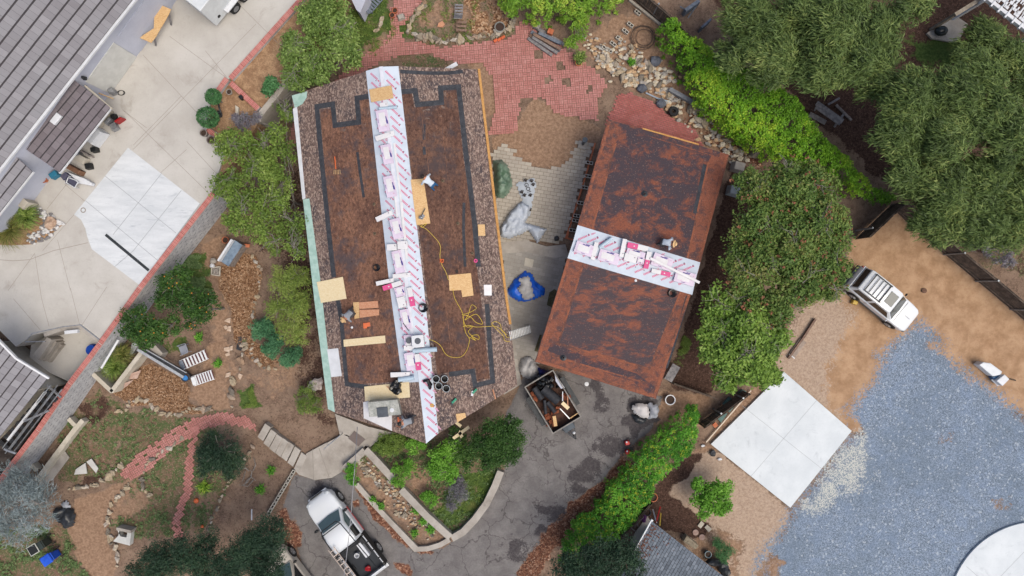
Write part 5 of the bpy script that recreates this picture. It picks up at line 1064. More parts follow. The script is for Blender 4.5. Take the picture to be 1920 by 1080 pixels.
m = MB(); gquad(m, [(.5, .62, 1.6), (.5, -.62, 1.6), (.98, -.71, 1.1), (1.04, 0, 1.06), (.98, .71, 1.1)], .02); m.build('windscreen', plain('tinted_windscreen', C(78, 80, 74), .08, 0, .6), su)
m = MB(); gquad(m, [(-2.03, .68, 1.14), (-2.03, -.68, 1.14), (-1.885, -.62, 1.56), (-1.885, .62, 1.56)], .02); m.build('rear_window', MGLASS, su)
for s in (1, -1):
    def sp(x, z): k = (z-1.0)/.7; return (x, s*(.815-.118*k+.012), z)
    m = MB(); P1 = [sp(-.62, 1.08), sp(.78, 1.08), sp(.66, 1.2), sp(.36, 1.58), sp(-.55, 1.6)]; P2 = [sp(-1.82, 1.1), sp(-.8, 1.08), sp(-.73, 1.6), sp(-1.75, 1.56)]
    m.add(P1, [tuple(range(5))]); m.build('side_window', MGLASS, su); m = MB(); m.add(P2, [(0, 1, 2, 3)]); m.build('quarter_window', MGLASS, su)
    m = MB(); m.box((.0, s*.86, .42), (2.1, .06, .2)); m.build('sill_cladding', MCLAD, su, bevel=.02)
    m = MB(); m.ball((.78, s*.96, 1.12), .1, 0, 2, 0, (.5, 1, .8)); m.build('mirror', MTRIM if s > 0 else MPAINT, su)
    m = MB(); m.ball((2.12, s*.62, .78), .12, 0, 2, 0, (.6, 1, .7)); m.build('headlight', MLAMP, su); m = MB(); m.box((-2.16, s*.72, .84), (.1, .1, .26)); m.build('tail_light', MRED, su, bevel=.02)
wheels(su, [(-1.32, .78), (-1.32, -.78), (1.38, .78), (1.38, -.78)], .36, .24)
for s in (1, -1):
    for x in (-1.32, 1.38): m = MB(); m.cyl((x, s*.8, .38), (x, s*.875, .38), .44, n=24); m.build('wheel_arch', MTRIM, su)
m = MB(); m.box((.0, 0, 1.73), (.56, .76, .03), M=Matrix.Rotation(R(3), 3, 'Y')); m.build('sunroof', MGLASS, su, bevel=.01)
m = MB()
for s in (-1, 1): m.beam((-1.62, s*.58, 1.78), (-.42, s*.58, 1.8), .05, .05)
for x in (-1.58, -.5): m.beam((x, -.62, 1.79), (x, .62, 1.79), .05, .05)
for x in (-1.3, -1.03, -.76): m.beam((x, -.52, 1.765), (x, .52, 1.775), .035, .02)
m.build('roof_rack', MTRIM, su)
m = MB(); m.box((1.2, 0, 1.022), (.015, 1.4, .02)); m.box((1.55, .0, 1.0), (.7, .012, .02)); m.box((-.7, .865, .8), (.012, .03, .4)); m.box((-.7, -.865, .8), (.012, .03, .4)); m.build('panel_gap', MCLAD, su); m = MB(); m.box((-2.25, 0, .5), (.16, 1.5, .2)); m.build('bumper', MCLAD, su, bevel=.03); m = MB(); m.box((2.24, 0, .5), (.14, 1.4, .2)); m.build('bumper', MCLAD, su, bevel=.04); m = MB(); m.box((.86, .3, 1.19), (.12, .16, .01)); m.build('dash_paper', MWHITE, su)
place(su, W(1648, 560.5, .36)*1-Vector((0, 0, .36)), math.atan2(-84, 104))
# --- pickup: x forward
pk_ = T('pickup_truck', 'white pickup with black bed, ladder rack and lettered bed side on the driveway', 'pickup')
xs = [(-.35, .95, .5, 1.12), (0, .96, .5, 1.14), (1.0, .96, .5, 1.16), (1.9, .95, .5, 1.16), (2.4, .93, .52, 1.12), (2.75, .84, .54, 1.04), (2.95, .66, .56, .92), (3.02, .42, .58, .8)]
m = MB(); m.loft([ring_body(x, w, a, b, .16) for x, w, a, b in xs]); m.build('body', MPAINT, pk_, smooth=True)
m = MB(); m.loft([ring_flat(*c) for c in [(-.4, .9, .72, 1.1, 1.76), (-.3, .9, .74, 1.1, 1.82), (.5, .9, .74, 1.1, 1.86), (.95, .9, .7, 1.1, 1.78), (1.7, .88, .82, 1.1, 1.18)]]); m.build('cab', MPAINT, pk_, bevel=.04, smooth=True)
m = MB(); gquad(m, [(1.04, .64, 1.72), (1.04, -.64, 1.72), (1.6, -.76, 1.25), (1.68, 0, 1.2), (1.6, .76, 1.25)], .03); m.build('windscreen', MGLASSL, pk_); m = MB(); gquad(m, [(1.6, .8, 1.22), (1.69, 0, 1.18), (1.6, -.8, 1.22), (1.72, -.8, 1.17), (1.82, 0, 1.165), (1.72, .8, 1.17)], .02); m.build('wiper_cowl', MTRIM, pk_)
for s in (1, -1):
    def sp(x, z): k = (z-1.1)/.75; return (x, s*(.91-.17*k+.012), z)
    m = MB(); m.add([sp(.5, 1.16), sp(1.5, 1.16), sp(1.3, 1.34), sp(.9, 1.68), sp(.5, 1.72)], [(0, 1, 2, 3, 4)]); m.build('door_window', MGLASSL, pk_); m = MB(); m.add([sp(-.28, 1.18), sp(.42, 1.16), sp(.42, 1.72), sp(-.22, 1.7)], [(0, 1, 2, 3)]); m.build('rear_door_window', MGLASS, pk_)
    m = MB(); m.ball((1.35, s*1.06, 1.28), .15, 0, 2, 0, (.6, 1, .7)); m.build('mirror', MTRIM, pk_)
    m = MB(); m.ball((2.78, s*.66, .96), .17, 0, 2, 0, (.8, 1, .5)); m.build('headlight', MLAMP, pk_)
    m = MB(); m.beam((1.4, s*.99, .62), (-.35, s*.99, .62), .03, .05); m.build('side_stripe', MRED, pk_)
    m = MB(); m.box((-1.55, s*.9, .86), (2.3, .14, .62)); sd_ = m.build('bed_side', MTRIM, pk_, bevel=.03)
    m = MB()                                                    # white sign lettering along the bed rail, too small to read
    for k in range(24):
        if k % 7 != 5: m.box((-.55-.082*k, s*.92, 1.176), (.05, .07, .006)); m.box((-.57-.082*k, s*.93, 1.176), (.025, .03, .007))
    m.build('lettering', MWHITE, sd_)
    m = MB(); m.box((-2.62, s*.9, .95), (.1, .12, .3)); m.build('tail_light', MRED, pk_, bevel=.02)
m = MB(); m.box((-1.55, 0, .72), (2.3, 1.66, .05)); m.build('bed_floor', plain('bedliner', C(46, 50, 56), .7), pk_); m = MB(); m.box((-2.72, 0, .88), (.08, 1.8, .6)); m.build('tailgate', MPAINT, pk_, bevel=.03); m = MB(); m.box((-2.86, 0, .55), (.2, 1.8, .2)); m.build('bumper', MALU, pk_, bevel=.03); m = MB(); m.box((2.98, 0, .58), (.18, 1.3, .24)); m.build('bumper', MPAINT, pk_, bevel=.06)
m = MB(); m.box((3.03, 0, .86), (.06, .8, .22)); m.build('grille', MTRIM, pk_)
wheels(pk_, [(-1.75, .87), (-1.75, -.87), (2.1, .87), (2.1, -.87)], .4, .27)
m = MB()
for s in (-1, 1): m.tube([(-2.5, s*.86, 1.15), (-2.5, s*.82, 1.95), (-2.4, s*.8, 2.02), (1.0, s*.66, 2.05), (1.25, s*.5, 2.02)], .03)
for x in (-2.4, -.5, 1.0): m.tube([(x, -.78 if x < 0 else -.66, 2.03), (x, .78 if x < 0 else .66, 2.03)], .03)
for s in (-1, 1): m.tube([(-.5, s*.84, 1.15), (-.5, s*.78, 2.02)], .03)
m.tube([(1.25, -.5, 2.02), (1.25, .5, 2.02)], .03); m.build('ladder_rack', MTRIM, pk_)
m = MB(); m.box((-.72, 0, .98), (.4, 1.6, .4)); m.build('bed_tool_box', MTRIM, pk_, bevel=.03)
pdir = Vector((-.605, .8, 0)); mid = W(647, 1003, .9); PKL = Vector((mid.x, mid.y, 0))-pdir*.12; place(pk_, PKL, math.atan2(.8, -.605))
def pkp(u, v, z): n_ = Vector((-pdir.y, pdir.x, 0)); return PKL+pdir*u+n_*v+Vector((0, 0, z))
ladder('stepladder', pkp(.15, .62, 2.1), pkp(-3.3, .6, 2.12), .36, 'aluminium ladder lying on the rack of the white pickup', 11, mt2('pinkish_aluminium', C(190, 172, 160), C(214, 198, 186), 6, .4, .3), .06)
m = MB(); m.box(pkp(-1.2, -.42, .98), (.95, .3, .42), rz=math.atan2(pdir.y, pdir.x)); tag(m.build('white_cooler', MWHITE, bevel=.03), 'long white box lying in the black pickup bed', 'box')
m = MB(); q = pkp(-1.25, .12, .76); m.lathe(q, [(.001, 0), (.13, 0), (.15, .33), (.12, .33), (.1, .1), (.001, .1)], 14); tag(m.build('white_bucket', MWHITE), 'small white bucket in the pickup bed', 'bucket')
m = MB(); m.ball(pkp(-2.3, .1, .9), .2, 0, 2, .4, (1, .8, .7)); tag(m.build('red_bag', MRED), 'red bag at the back of the pickup bed', 'bag')
# --- the third car, half under the tree at the lower edge
vn = T('van', 'beige car with dark tinted windows half hidden under the dark tree', 'car'); xs = [(-2.4, .85, .4, .95), (-1, .9, .36, 1.0), (1, .9, .36, 1.02), (1.8, .86, .38, .95), (2.2, .74, .42, .82), (2.35, .5, .48, .7)]
m = MB(); m.loft([ring_body(x, w, a, b, .13) for x, w, a, b in xs]); m.build('body', MBEIGE, vn, smooth=True); m = MB(); m.loft([ring_flat(*c) for c in [(-2.2, .84, .7, .98, 1.5), (-.2, .86, .72, .98, 1.72), (.35, .86, .7, .98, 1.66), (1.2, .84, .78, .98, 1.04)]]); m.build('cab', MBEIGE, vn, bevel=.04, smooth=True)
m = MB(); gquad(m, [(.44, .64, 1.6), (.44, -.64, 1.6), (1.1, -.74, 1.1), (1.18, 0, 1.06), (1.1, .74, 1.1)], .03); m.build('windscreen', MGLASSL, vn)
for s in (1, -1):
    m = MB(); m.add([(-1.8, s*.85, 1.08), (.85, s*.85, 1.06), (.35, s*.735, 1.6), (-1.7, s*.74, 1.55)], [(0, 1, 2, 3)]); m.build('side_window', MGLASS, vn); m = MB(); m.ball((.95, s*1.0, 1.1), .13, 0, 2, 0, (.6, 1, .8)); m.build('mirror', MTRIM, vn)
wheels(vn, [(-1.4, .8), (-1.4, -.8), (1.45, .8), (1.45, -.8)], .38, .24); q = W(549, 1092, .8); place(vn, (q.x, q.y, 0), math.atan2(.8, -.605))
# --- enclosed white trailer on the terrace
et = T('enclosed_trailer', 'white enclosed trailer with side wheel parked on the concrete terrace', 'trailer', W(395, 10, TZ)); zt = 4.75; a, b, c = W(375, 21, zt), W(345, -3, zt), W(402, -7, zt); e1, e2 = (b-a).normalized(), (c-a).normalized(); e2 = (e2-e1*e1.dot(e2)).normalized()
m = MB(); m.prism([a, a+e1*2.0, a+e1*2.0+e2*4.2, a+e2*4.2], TZ+.35, zt); m.build('body', plain('trailer_white', C(222, 226, 228), .4), et, bevel=.05)
for u in (1.45, 2.3): m = MB(); p = a+e2*u; m.cyl((p.x-e1.x*.05, p.y-e1.y*.05, TZ+.35), (p.x-e1.x*.25, p.y-e1.y*.25, TZ+.35), .35, n=20); w_ = m.build('wheel', MTYRE, et); m = MB(); m.cyl((p.x-e1.x*.25, p.y-e1.y*.25, TZ+.35), (p.x-e1.x*.265, p.y-e1.y*.265, TZ+.35), .2, n=16); m.build('rim', MRIM, w_)
m = MB(); p = a+e2*1.9; m.beam((p-e1*.14+e2*-.95).xy.to_3d()+Vector((0, 0, TZ+.8)), (p-e1*.14+e2*.95).xy.to_3d()+Vector((0, 0, TZ+.8)), .28, .06); m.build('fender', MWHITE, et)
m = MB(); p = a+e2*.5; m.cyl((p.x-e1.x*.0, p.y-e1.y*0, TZ+.8), (p.x-e1.x*.03, p.y-e1.y*.03, TZ+.8), .1, n=12); m.build('reflector', MTRIM, et)
m = MB(); p = a+e1*1.9; m.ball((p.x, p.y, TZ+1.5), .1, 0, 1); m.build('marker_lamp', MTRIM, et)
# ---------------------------------------------------------------- people
M_SKIN = plain('skin', C(190, 130, 100), .6); M_HAT = mt2('straw', C(206, 168, 120), C(226, 192, 146), 14, .8)
def person(label, loc, rz, J, shirt, pants, headgear, rshirt=1.0):
    """J: joints in metres, facing +x: pel, chest, neck, head, (elbow, wrist)x2, (knee, ankle)x2"""
    V, E, Rr, Mi = [], [], [], []
    def v(p, r): V.append(Vector(p)); Rr.append(r); return len(V)-1
    def e(a, b): E.append((a, b))
    pel = v(J['pel'], .15); w1 = v(Vector(J['pel']).lerp(Vector(J['chest']), .5), .15); ch = v(J['chest'], .17); nk = v(J['neck'], .06); hd = v(Vector(J['neck']).lerp(Vector(J['head']), .6), .085); ht = v(J['head'], .1)
    hx = (Vector(J['head'])-Vector(J['neck'])).normalized()
    for a, b in [(pel, w1), (w1, ch), (ch, nk), (nk, hd), (hd, ht)]: e(a, b)
    up = (Vector(J['chest'])-Vector(J['pel'])).normalized(); roots = [pel]
    fx = Vector((1, 0, 0)); fx = (fx-hx*fx.dot(hx)).normalized() if abs(hx.x) < .95 else Vector((0, 0, -1)); lat = hx.cross(fx)
    nose = v(V[hd]+fx*.115+hx*.01, .014); e(hd, nose)
    for s in (-1, 1): ear = v(V[hd]+lat*s*.095+hx*.02, .02); e(hd, ear)
    for s in (0, 1):
        sd_ = 1 if s == 0 else -1; sh = v(Vector(J['chest'])+up*.06+Vector((0, sd_*.19, 0)), .075); el = v(J['el'][s], .05); wr = v(J['wr'][s], .033); e(ch, sh); e(sh, el); e(el, wr)
        d = (V[wr]-V[el]).normalized(); pm = v(V[wr]+d*.06, .036); e(wr, pm); n = d.cross(Vector((0, 0, 1))).normalized(); dn = n.cross(d)
        for k in range(4):
            o = (k-1.5)*.02; L = (.078, .086, .082, .064)[k]; p0 = V[pm]+n*o+d*.0; c0 = v(p0, .011); c1 = v(p0+d*L*.6-dn*.008, .009); c2 = v(p0+d*L-dn*.03, .008); roots.append(c0); e(c0, c1); e(c1, c2)
        t0 = v(V[wr]+d*.03+n*sd_*-.025, .012); t1 = v(V[wr]+d*.065+n*sd_*-.06, .01); t2 = v(V[wr]+d*.1+n*sd_*-.065, .009); roots.append(t0); e(t0, t1); e(t1, t2)
        hp = v(Vector(J['pel'])+Vector((0, sd_*.1, -.05)), .11); kn = v(J['kn'][s], .07); an = v(J['an'][s], .045); to = v(Vector(J['an'][s])+Vector((.17, 0, -.04)), .04); e(pel, hp); e(hp, kn); e(kn, an); e(an, to)
    me = bpy.data.meshes.new('body'); me.from_pydata(V, E, []); o = bpy.data.objects.new('tmp', me); COL.objects.link(o); o.modifiers.new('s', 'SKIN'); sk = me.skin_vertices[0].data
    for i, r in enumerate(Rr): sk[i].radius = (r, r); sk[i].use_root = i in roots
    ss = o.modifiers.new('u', 'SUBSURF'); ss.levels = 2; ss.render_levels = 2
    bm2 = bpy.data.meshes.new_from_object(o.evaluated_get(bpy.context.evaluated_depsgraph_get())); bpy.data.objects.remove(o); bm2.name = 'person'
    bm2.materials.clear()
    for mm in (M_SKIN, shirt, pants, MTRIM, plain('dark_hair', C(40, 28, 24), .7)): bm2.materials.append(mm)
    head = V[hd]; pelv = V[pel]
    def seg(p, a, b): ab = b-a; t = max(0, min(1, (p-a).dot(ab)/(ab.length_squared+1e-9))); return (p-a-ab*t).length
    arms = [(Vector(J['chest'])+Vector((0, s*.19, 0)), Vector(J['el'][i]), 1) for i, s in ((0, 1), (1, -1))]+[(Vector(J['el'][i]), Vector(J['el'][i]).lerp(Vector(J['wr'][i]), .5 if J.get('long') is None else 1.), 1 if J.get('long') else 0) for i in (0, 1)]+[(Vector(J['wr'][i]), Vector(J['wr'][i])+(Vector(J['wr'][i])-Vector(J['el'][i])).normalized()*.15, 0) for i in (0, 1)]
    segs = arms+[(V[nk], V[ht], 0), (V[pel]+up*.12, V[ch]+up*.05, 1), (V[pel], V[pel], 2)]+[(V[pel], Vector(J['kn'][i]), 2) for i in (0, 1)]+[(Vector(J['kn'][i]), Vector(J['an'][i])+Vector((0, 0, .1)), 2) for i in (0, 1)]+[(Vector(J['an'][i]), Vector(J['an'][i])+Vector((.2, 0, -.04)), 3) for i in (0, 1)]
    for f in bm2.polygons: c = f.center; f.material_index = min(segs, key=lambda q: seg(c, q[0], q[1]))[2]
    bm2.polygons.foreach_set('use_smooth', [True]*len(bm2.polygons))
    b = bpy.data.objects.new('person', bm2); COL.objects.link(b); tag(b, label, 'person')
    m = MB(); hc = V[hd].lerp(V[ht], .55)
    if headgear == 'hair': m.ball(hc+hx*.02-fx*.02, .118, 0, 2, .1, (1, .95, 1)); m.build('hair', bm2.materials[4], b)
    elif headgear == 'cap': m.ball(hc+hx*.03, .12, 0, 2, .0, (1, .95, .9)); m.beam(hc+fx*.08, hc+fx*.2, .16, .02); m.build('cap', MTRIM, b)
    else:
        q = hx.to_track_quat('Z', 'Y').to_matrix().to_4x4(); m2 = MB(); m2.lathe((0, 0, 0), [(.2, -.01), (.205, .0), (.12, .03), (.11, .11), (.07, .14), (.001, .14)], 20); m.add([(Matrix.Translation(hc+hx*.0) @ q) @ vv for vv in m2.v], m2.f); m.build('straw_hat', M_HAT, b, smooth=True)
    m = MB()
    for s in (-1, 1): m.ball(V[hd]+fx*.088+lat*s*.033+hx*.03, .011, 0, 1)
    m.build('eyes', MHOLE, b); m = MB(); m.box(V[hd]+fx*.096-hx*.035, (.012, .045, .01)); m.build('mouth', plain('lips', C(150, 84, 76), .6), b)
    place(b, loc, rz); return b
M_WSH = plain('white_shirt', C(206, 216, 228), .8); M_JEAN = plain('blue_jeans', C(38, 92, 140), .8); M_GSH = plain('grey_shirt', C(150, 154, 162), .8); M_KHA = plain('dark_trousers', C(74, 72, 76), .85)
bend = dict(pel=(0, 0, .86), chest=(.4, 0, 1.12), neck=(.52, 0, 1.18), head=(.66, 0, 1.24), el=[(.48, .36, .9), (.46, -.36, .9)], wr=[(.56, .3, .66), (.58, -.28, .66)], kn=[(.1, .13, .46), (.06, -.15, .47)], an=[(-.12, .15, .09), (-.1, -.17, .09)])
kneel = dict(pel=(0, 0, .5), chest=(.36, 0, .74), neck=(.47, 0, .8), head=(.62, 0, .9), el=[(.46, .34, .5), (.46, -.34, .5)], wr=[(.58, .26, .28), (.6, -.22, .28)], kn=[(.34, .16, .42), (.26, -.16, .1)], an=[(.02, .18, .09), (-.2, -.16, .09)])
crou = dict(kneel); crou['long'] = 1; reach = dict(kneel); reach['el'] = [(.62, .3, .55), (.5, -.32, .5)]; reach['wr'] = [(.86, .2, .34), (.6, -.26, .28)]
def at(x, y, zoff=0.): return RW(x, y)+Vector((0, 0, zoff))
person('worker in white shirt and blue jeans bending over by the plywood strip', at(815, 351), ang(793-815, 334-351), bend, M_WSH, M_JEAN, 'hair')
person('worker in straw hat and grey shirt kneeling beside the pinkish offcuts', at(663, 583), ang(652-663, 597-583), kneel, M_GSH, M_KHA, 'hat')
person('worker in grey tee and dark cap kneeling beside the rooftop cooler', at(775, 785), ang(-18, 3), reach, M_GSH, M_KHA, 'cap')
person('worker in straw hat and pale long sleeves crouching on the garage roof', at(1238, 454), ang(15, 4), crou, M_WSH, M_KHA, 'hat')
m = MB(); p = RW(750, 785)+Vector((0, 0, .3)); m.beam(p, p+Vector((.45, .02, .05)), .06, .06); m.beam(p+Vector((-.02, -.14, 0)), p+Vector((-.05, .14, 0)), .1, .03); tag(m.build('roof_scraper', M_ORG), 'orange scraper held by the worker beside the cooler', 'scraper')
# ---------------------------------------------------------------- foliage
def leafmat(name, stops, rough=.55, trans=.22):
    m = Mt(name, rough, 0, .25); v = m.ramp(m.attr('tint'), stops); v = m.mix(m.mathn('MULTIPLY', m.step(m.noise(.9, 3), .35, .7), .35), v, stops[min(2, len(stops)-1)][1]); m.put(m.b.inputs['Base Color'], v)
    tr = m.N.new('ShaderNodeBsdfTranslucent'); m.put(tr.inputs[0], v); mx = m.N.new('ShaderNodeMixShader'); mx.inputs[0].default_value = trans
    m.t.links.new(m.b.outputs[0], mx.inputs[1]); m.t.links.new(tr.outputs[0], mx.inputs[2]); m.t.links.new(mx.outputs[0], m.N['Material Output'].inputs[0]); return m.m
K = .98
def cs(*rgbs): n = len(rgbs); return [(i/(n-1), C(*c, K)) for i, c in enumerate(rgbs)]
L_LIGHT = leafmat('light_green_leaf', cs((50, 70, 32), (84, 108, 50), (116, 140, 70), (172, 188, 118)))
L_OLIVE = leafmat('olive_leaf', cs((58, 78, 34), (88, 112, 48), (114, 138, 60), (156, 170, 96)))
L_FEATH = leafmat('feathery_leaf', cs((70, 92, 40), (104, 126, 54), (130, 146, 70), (160, 166, 98)))
L_CITR = leafmat('citrus_leaf', cs((28, 50, 24), (44, 74, 32), (66, 98, 42), (98, 128, 60)))
L_DARK = leafmat('dark_conifer_leaf', cs((24, 40, 30), (36, 56, 42), (50, 74, 54), (72, 96, 66)))
L_BLUE = leafmat('bluish_shrub_leaf', cs((38, 72, 50), (60, 104, 72), (84, 132, 92), (116, 160, 116)))
L_HEDGE = leafmat('ivy_leaf', cs((58, 92, 20), (88, 134, 32), (116, 164, 40), (178, 200, 66)))
L_HEDG2 = leafmat('flowering_hedge_leaf', cs((44, 92, 28), (70, 128, 38), (98, 158, 50), (136, 182, 66)))
L_YELF = leafmat('yellow_blossom', cs((142, 160, 40), (178, 182, 56)), trans=.2)
L_PEP = leafmat('pepper_leaf', cs((46, 60, 36), (72, 90, 48), (100, 120, 64), (150, 158, 92)))
L_RED = leafmat('reddish_tree_leaf', cs((56, 80, 38), (78, 106, 50), (108, 128, 62), (134, 122, 76)))
L_REDB = leafmat('red_seed_cluster', cs((116, 78, 58), (150, 98, 74)), trans=.2)
L_CARR = leafmat('bright_tree_leaf', cs((58, 84, 34), (88, 118, 48), (116, 146, 60), (152, 174, 92)))
L_LIME = leafmat('lime_leaf', cs((62, 100, 28), (84, 134, 40), (108, 158, 54), (142, 184, 82)))
L_TOP = leafmat('topiary_leaf', cs((38, 70, 40), (56, 96, 56), (76, 122, 74), (104, 150, 98)))
L_GREY = leafmat('silver_leaf', cs((78, 88, 88), (104, 116, 118), (132, 144, 146), (164, 174, 176)))
L_PURP = leafmat('grey_purple_leaf', cs((78, 74, 84), (104, 98, 108), (128, 124, 132), (90, 110, 90)))
L_GRASSP = leafmat('fountain_grass', cs((60, 72, 30), (92, 104, 48), (124, 128, 66), (160, 150, 90)))
L_ORANGE = plain('orange_fruit', C(206, 138, 48), .6); L_BAMB = leafmat('bamboo_leaf', cs((64, 96, 26), (96, 134, 40), (126, 164, 56), (180, 190, 80)))
L_WEED = leafmat('weed_leaf', cs((66, 84, 50), (88, 112, 66), (110, 136, 84), (146, 160, 116)))
M_BARK = mt2('grey_bark', C(110, 104, 98), C(150, 144, 138), 6, .9); M_BARKD = mt2('dark_bark', C(66, 54, 46), C(96, 82, 72), 6, .9)
def leaves(centers, radii, per, size, asp=.5, up=.5, dirs=None, tint0=None, spread=(1, 1, .8), fold=False):
    """centers (n,3): leaf clumps; returns vertex, face and tint arrays"""
    n = len(centers); idx = np.repeat(np.arange(n), per); m = len(idx); off = rng.normal(0, 1, (m, 3)); off /= np.maximum(np.linalg.norm(off, axis=1), 1e-6)[:, None]
    off *= (rng.random(m)**.45)[:, None]*np.array(spread); p = centers[idx]+off*radii[idx][:, None]
    nrm = rng.normal(0, 1, (m, 3)); nrm[:, 2] = np.abs(nrm[:, 2])+up; nrm += off*.9; nrm /= np.linalg.norm(nrm, axis=1)[:, None]
    if dirs is not None: a = dirs[idx]+rng.normal(0, .35, (m, 3))
    else: a = rng.normal(0, 1, (m, 3))
    a -= nrm*(a*nrm).sum(1)[:, None]; a /= np.maximum(np.linalg.norm(a, axis=1), 1e-6)[:, None]; b = np.cross(nrm, a)
    L = (size*(.65+.7*rng.random(m)))[:, None]; V = np.stack([p-a*L/2, p+b*L*asp/2, p+a*L/2, p-b*L*asp/2], 1).reshape(-1, 3)
    t0 = rng.random(n) if tint0 is None else tint0; ti = np.clip(t0[idx]*.65+rng.random(m)*.4, 0, 1); return V, np.arange(m*4).reshape(m, 4), ti
def crown_points(lobes, dens, z_low=.0):
    """lobes: (x,y,z,r,rz) in metres; clump centres over the upper shells, with gaps"""
    P, Rr, Dv = [], [], []; sub_ = []
    for (x, y, z, r, rz) in lobes:
        k = int(np.clip(r*r*7, 5, 16)); sub_.append((x, y, z, r*.72, rz*.72))
        for i in range(k):
            a = random.random()*6.283; e = random.random()**.8; c, s = math.sqrt(1-e*e), e; q = random.uniform(.26, .44); sub_.append((x+math.cos(a)*c*r*(1-q*.9), y+math.sin(a)*c*r*(1-q*.9), z+s*rz*(1-q*.7), r*q, max(rz*q*1.1, r*q*.75)))
    lobes = sub_
    for (x, y, z, r, rz) in lobes:
        n = max(5, int(dens*1.3*r*r*3.1)); u = rng.normal(0, 1, (n, 3)); u[:, 2] = np.where(u[:, 2] < -.3, -u[:, 2], u[:, 2]); u /= np.linalg.norm(u, axis=1)[:, None]
        k = .55+.45*rng.random(n)**.5; k *= 1+.22*np.sin(u[:, 0]*7+x)*np.cos(u[:, 1]*6+y)
        P.append(np.stack([x+u[:, 0]*r*k, y+u[:, 1]*r*k, z+u[:, 2]*rz*k], -1)); Dv.append(u)
    return np.concatenate(P), np.concatenate(Dv)
def tree(name, cat, label, lobes, mat, top, dens=9, per=26, leaf=.13, cr=.28, asp=.5, up=.5, bark=None, group=None, flat=.75, droop=False, extra=None, low=.3, base=0., limbs=True, bare=0, trunk=True):
    """lobes: (px, py, r_px) read at the crown's height; top: crown top in metres"""
    LB = []; rmax = max(l[2] for l in lobes)
    for l in lobes:
        x, y, r = l[:3]; rm = r*(H-top)/F; rz = min(rm*flat, (top-base)*.5); zt = base+(top-base)*(l[3] if len(l) > 3 else (.72+.28*r/rmax)); c = W(x, y, zt-rz*.5); LB.append((c.x, c.y, zt-rz, rm*1.06, rz))
    cx = sum(l[0]*l[3]**2 for l in LB)/sum(l[3]**2 for l in LB); cy = sum(l[1]*l[3]**2 for l in LB)/sum(l[3]**2 for l in LB)
    t = T(name, label, cat, (cx, cy, base), group); P, D = crown_points(LB, dens)
    keep = P[:, 2] > base+low*.3; P, D = P[keep], D[keep]
    n = len(P); tn = np.clip(.5+.5*np.array([mnoise.noise(Vector(p)*.8) for p in P])+rng.normal(0, .16, n), 0, 1)
    dirs = None
    if droop: dirs = np.stack([D[:, 0]*.7-.5, D[:, 1]*.7+.35, -.3-.4*rng.random(n)], -1)
    V, Q, ti = leaves(P, cr*(.6+.8*rng.random(n)), per, leaf, asp, up, dirs, tn)
    me = npmesh('crown', V-np.array([cx, cy, base]), Q, ti); me.materials.append(mat); link('crown', me, mat, t)
    if extra:
        em, cnt, es, nm = extra; s = rng.choice(n, cnt); V, Q, ti = leaves(P[s]+D[s]*cr*.8, np.full(cnt, .14), 7, es, .8, 1.2); me = npmesh(nm, V-np.array([cx, cy, base]), Q, ti); me.materials.append(em); link(nm, me, em, t)
    if trunk:
        m = MB(); tr = .05+.022*max(l[3] for l in LB); zl = base+(top-base)*.35
        m.tube([(cx, cy, base-.05), (cx+tr*.5, cy-tr*.4, (base+zl)/2), (cx, cy, zl)], [tr*1.3, tr, tr*.8], 8)
        for (x, y, z, r, rz) in (LB if limbs else []):
            a = Vector((cx, cy, zl)); b = Vector((x, y, z+rz*.2)); mdp = a.lerp(b, .5)+Vector((random.uniform(-.2, .2), random.uniform(-.2, .2), .15)); m.tube([a, mdp, b], [tr*.6, tr*.42, tr*.2], 6)
            for k in range(5):
                d = Vector((random.gauss(0, 1), random.gauss(0, 1), random.uniform(.1, 1))).normalized(); m.tube([b, b+d*r*.45+Vector((0, 0, .1)), b+d*r*.8], [tr*.22, tr*.13, .012], 5)
        m.build('trunk', bark or M_BARK, t)
    if bare:
        m = MB(); tz = LB
        for k in range(bare):
            x, y, z, r, rz = random.choice(LB); an = random.random()*6.28; d0 = Vector((math.cos(an), math.sin(an), .1)); a = Vector((x, y, z+rz*.96))-d0*r*.3
            L = random.uniform(.5, 1.1); e = a+d0*L+Vector((0, 0, .1)); L *= 1.3; m.tube([a, a.lerp(e, .35)+Vector((random.uniform(-.15, .15), random.uniform(-.15, .15), .03)), a.lerp(e, .7)+Vector((random.uniform(-.15, .15), random.uniform(-.15, .15), .05)), e], [.022, .017, .012, .006], 5)
            for q in range(4): s_ = a.lerp(e, .3+.2*q); d = (Matrix.Rotation(random.choice([-1, 1])*random.uniform(.4, .9), 3, 'Z') @ d0); m.tube([s_, s_+d*L*.35+Vector((0, 0, .03)), s_+d*L*.55], [.011, .008, .004], 4)
        m.build('bare_branches', M_BARK, t)
    return t
tr_ = tree
tr_('shrub_tree', 'tree', 'large light green tree between the brick patio and the upper planter', [(552, 96, 42), (605, 25, 48), (650, 100, 36), (590, 125, 40), (555, 140, 30), (630, 60, 40), (655, 55, 24)], L_LIGHT, 4.2, 11, 24, .17, .3, .5, bare=12)
tr_('olive_tree', 'tree', 'olive green tree between the terrace wall and the house north west corner', [(440, 275, 40), (425, 340, 36), (480, 320, 44), (500, 270, 36), (460, 390, 40), (505, 380, 36), (440, 420, 28), (490, 430, 30)], L_OLIVE, 4.4, 10, 24, .14, .28, .5, bare=12)
tr_('olive_tree', 'tree', 'thin branched green tree against the west wall of the house', [(530, 350, 30), (545, 410, 32), (520, 450, 34), (555, 460, 26), (530, 290, 26), (520, 245, 22), (535, 205, 18)], L_OLIVE, 3.4, 7, 20, .13, .26, .5, bare=22)
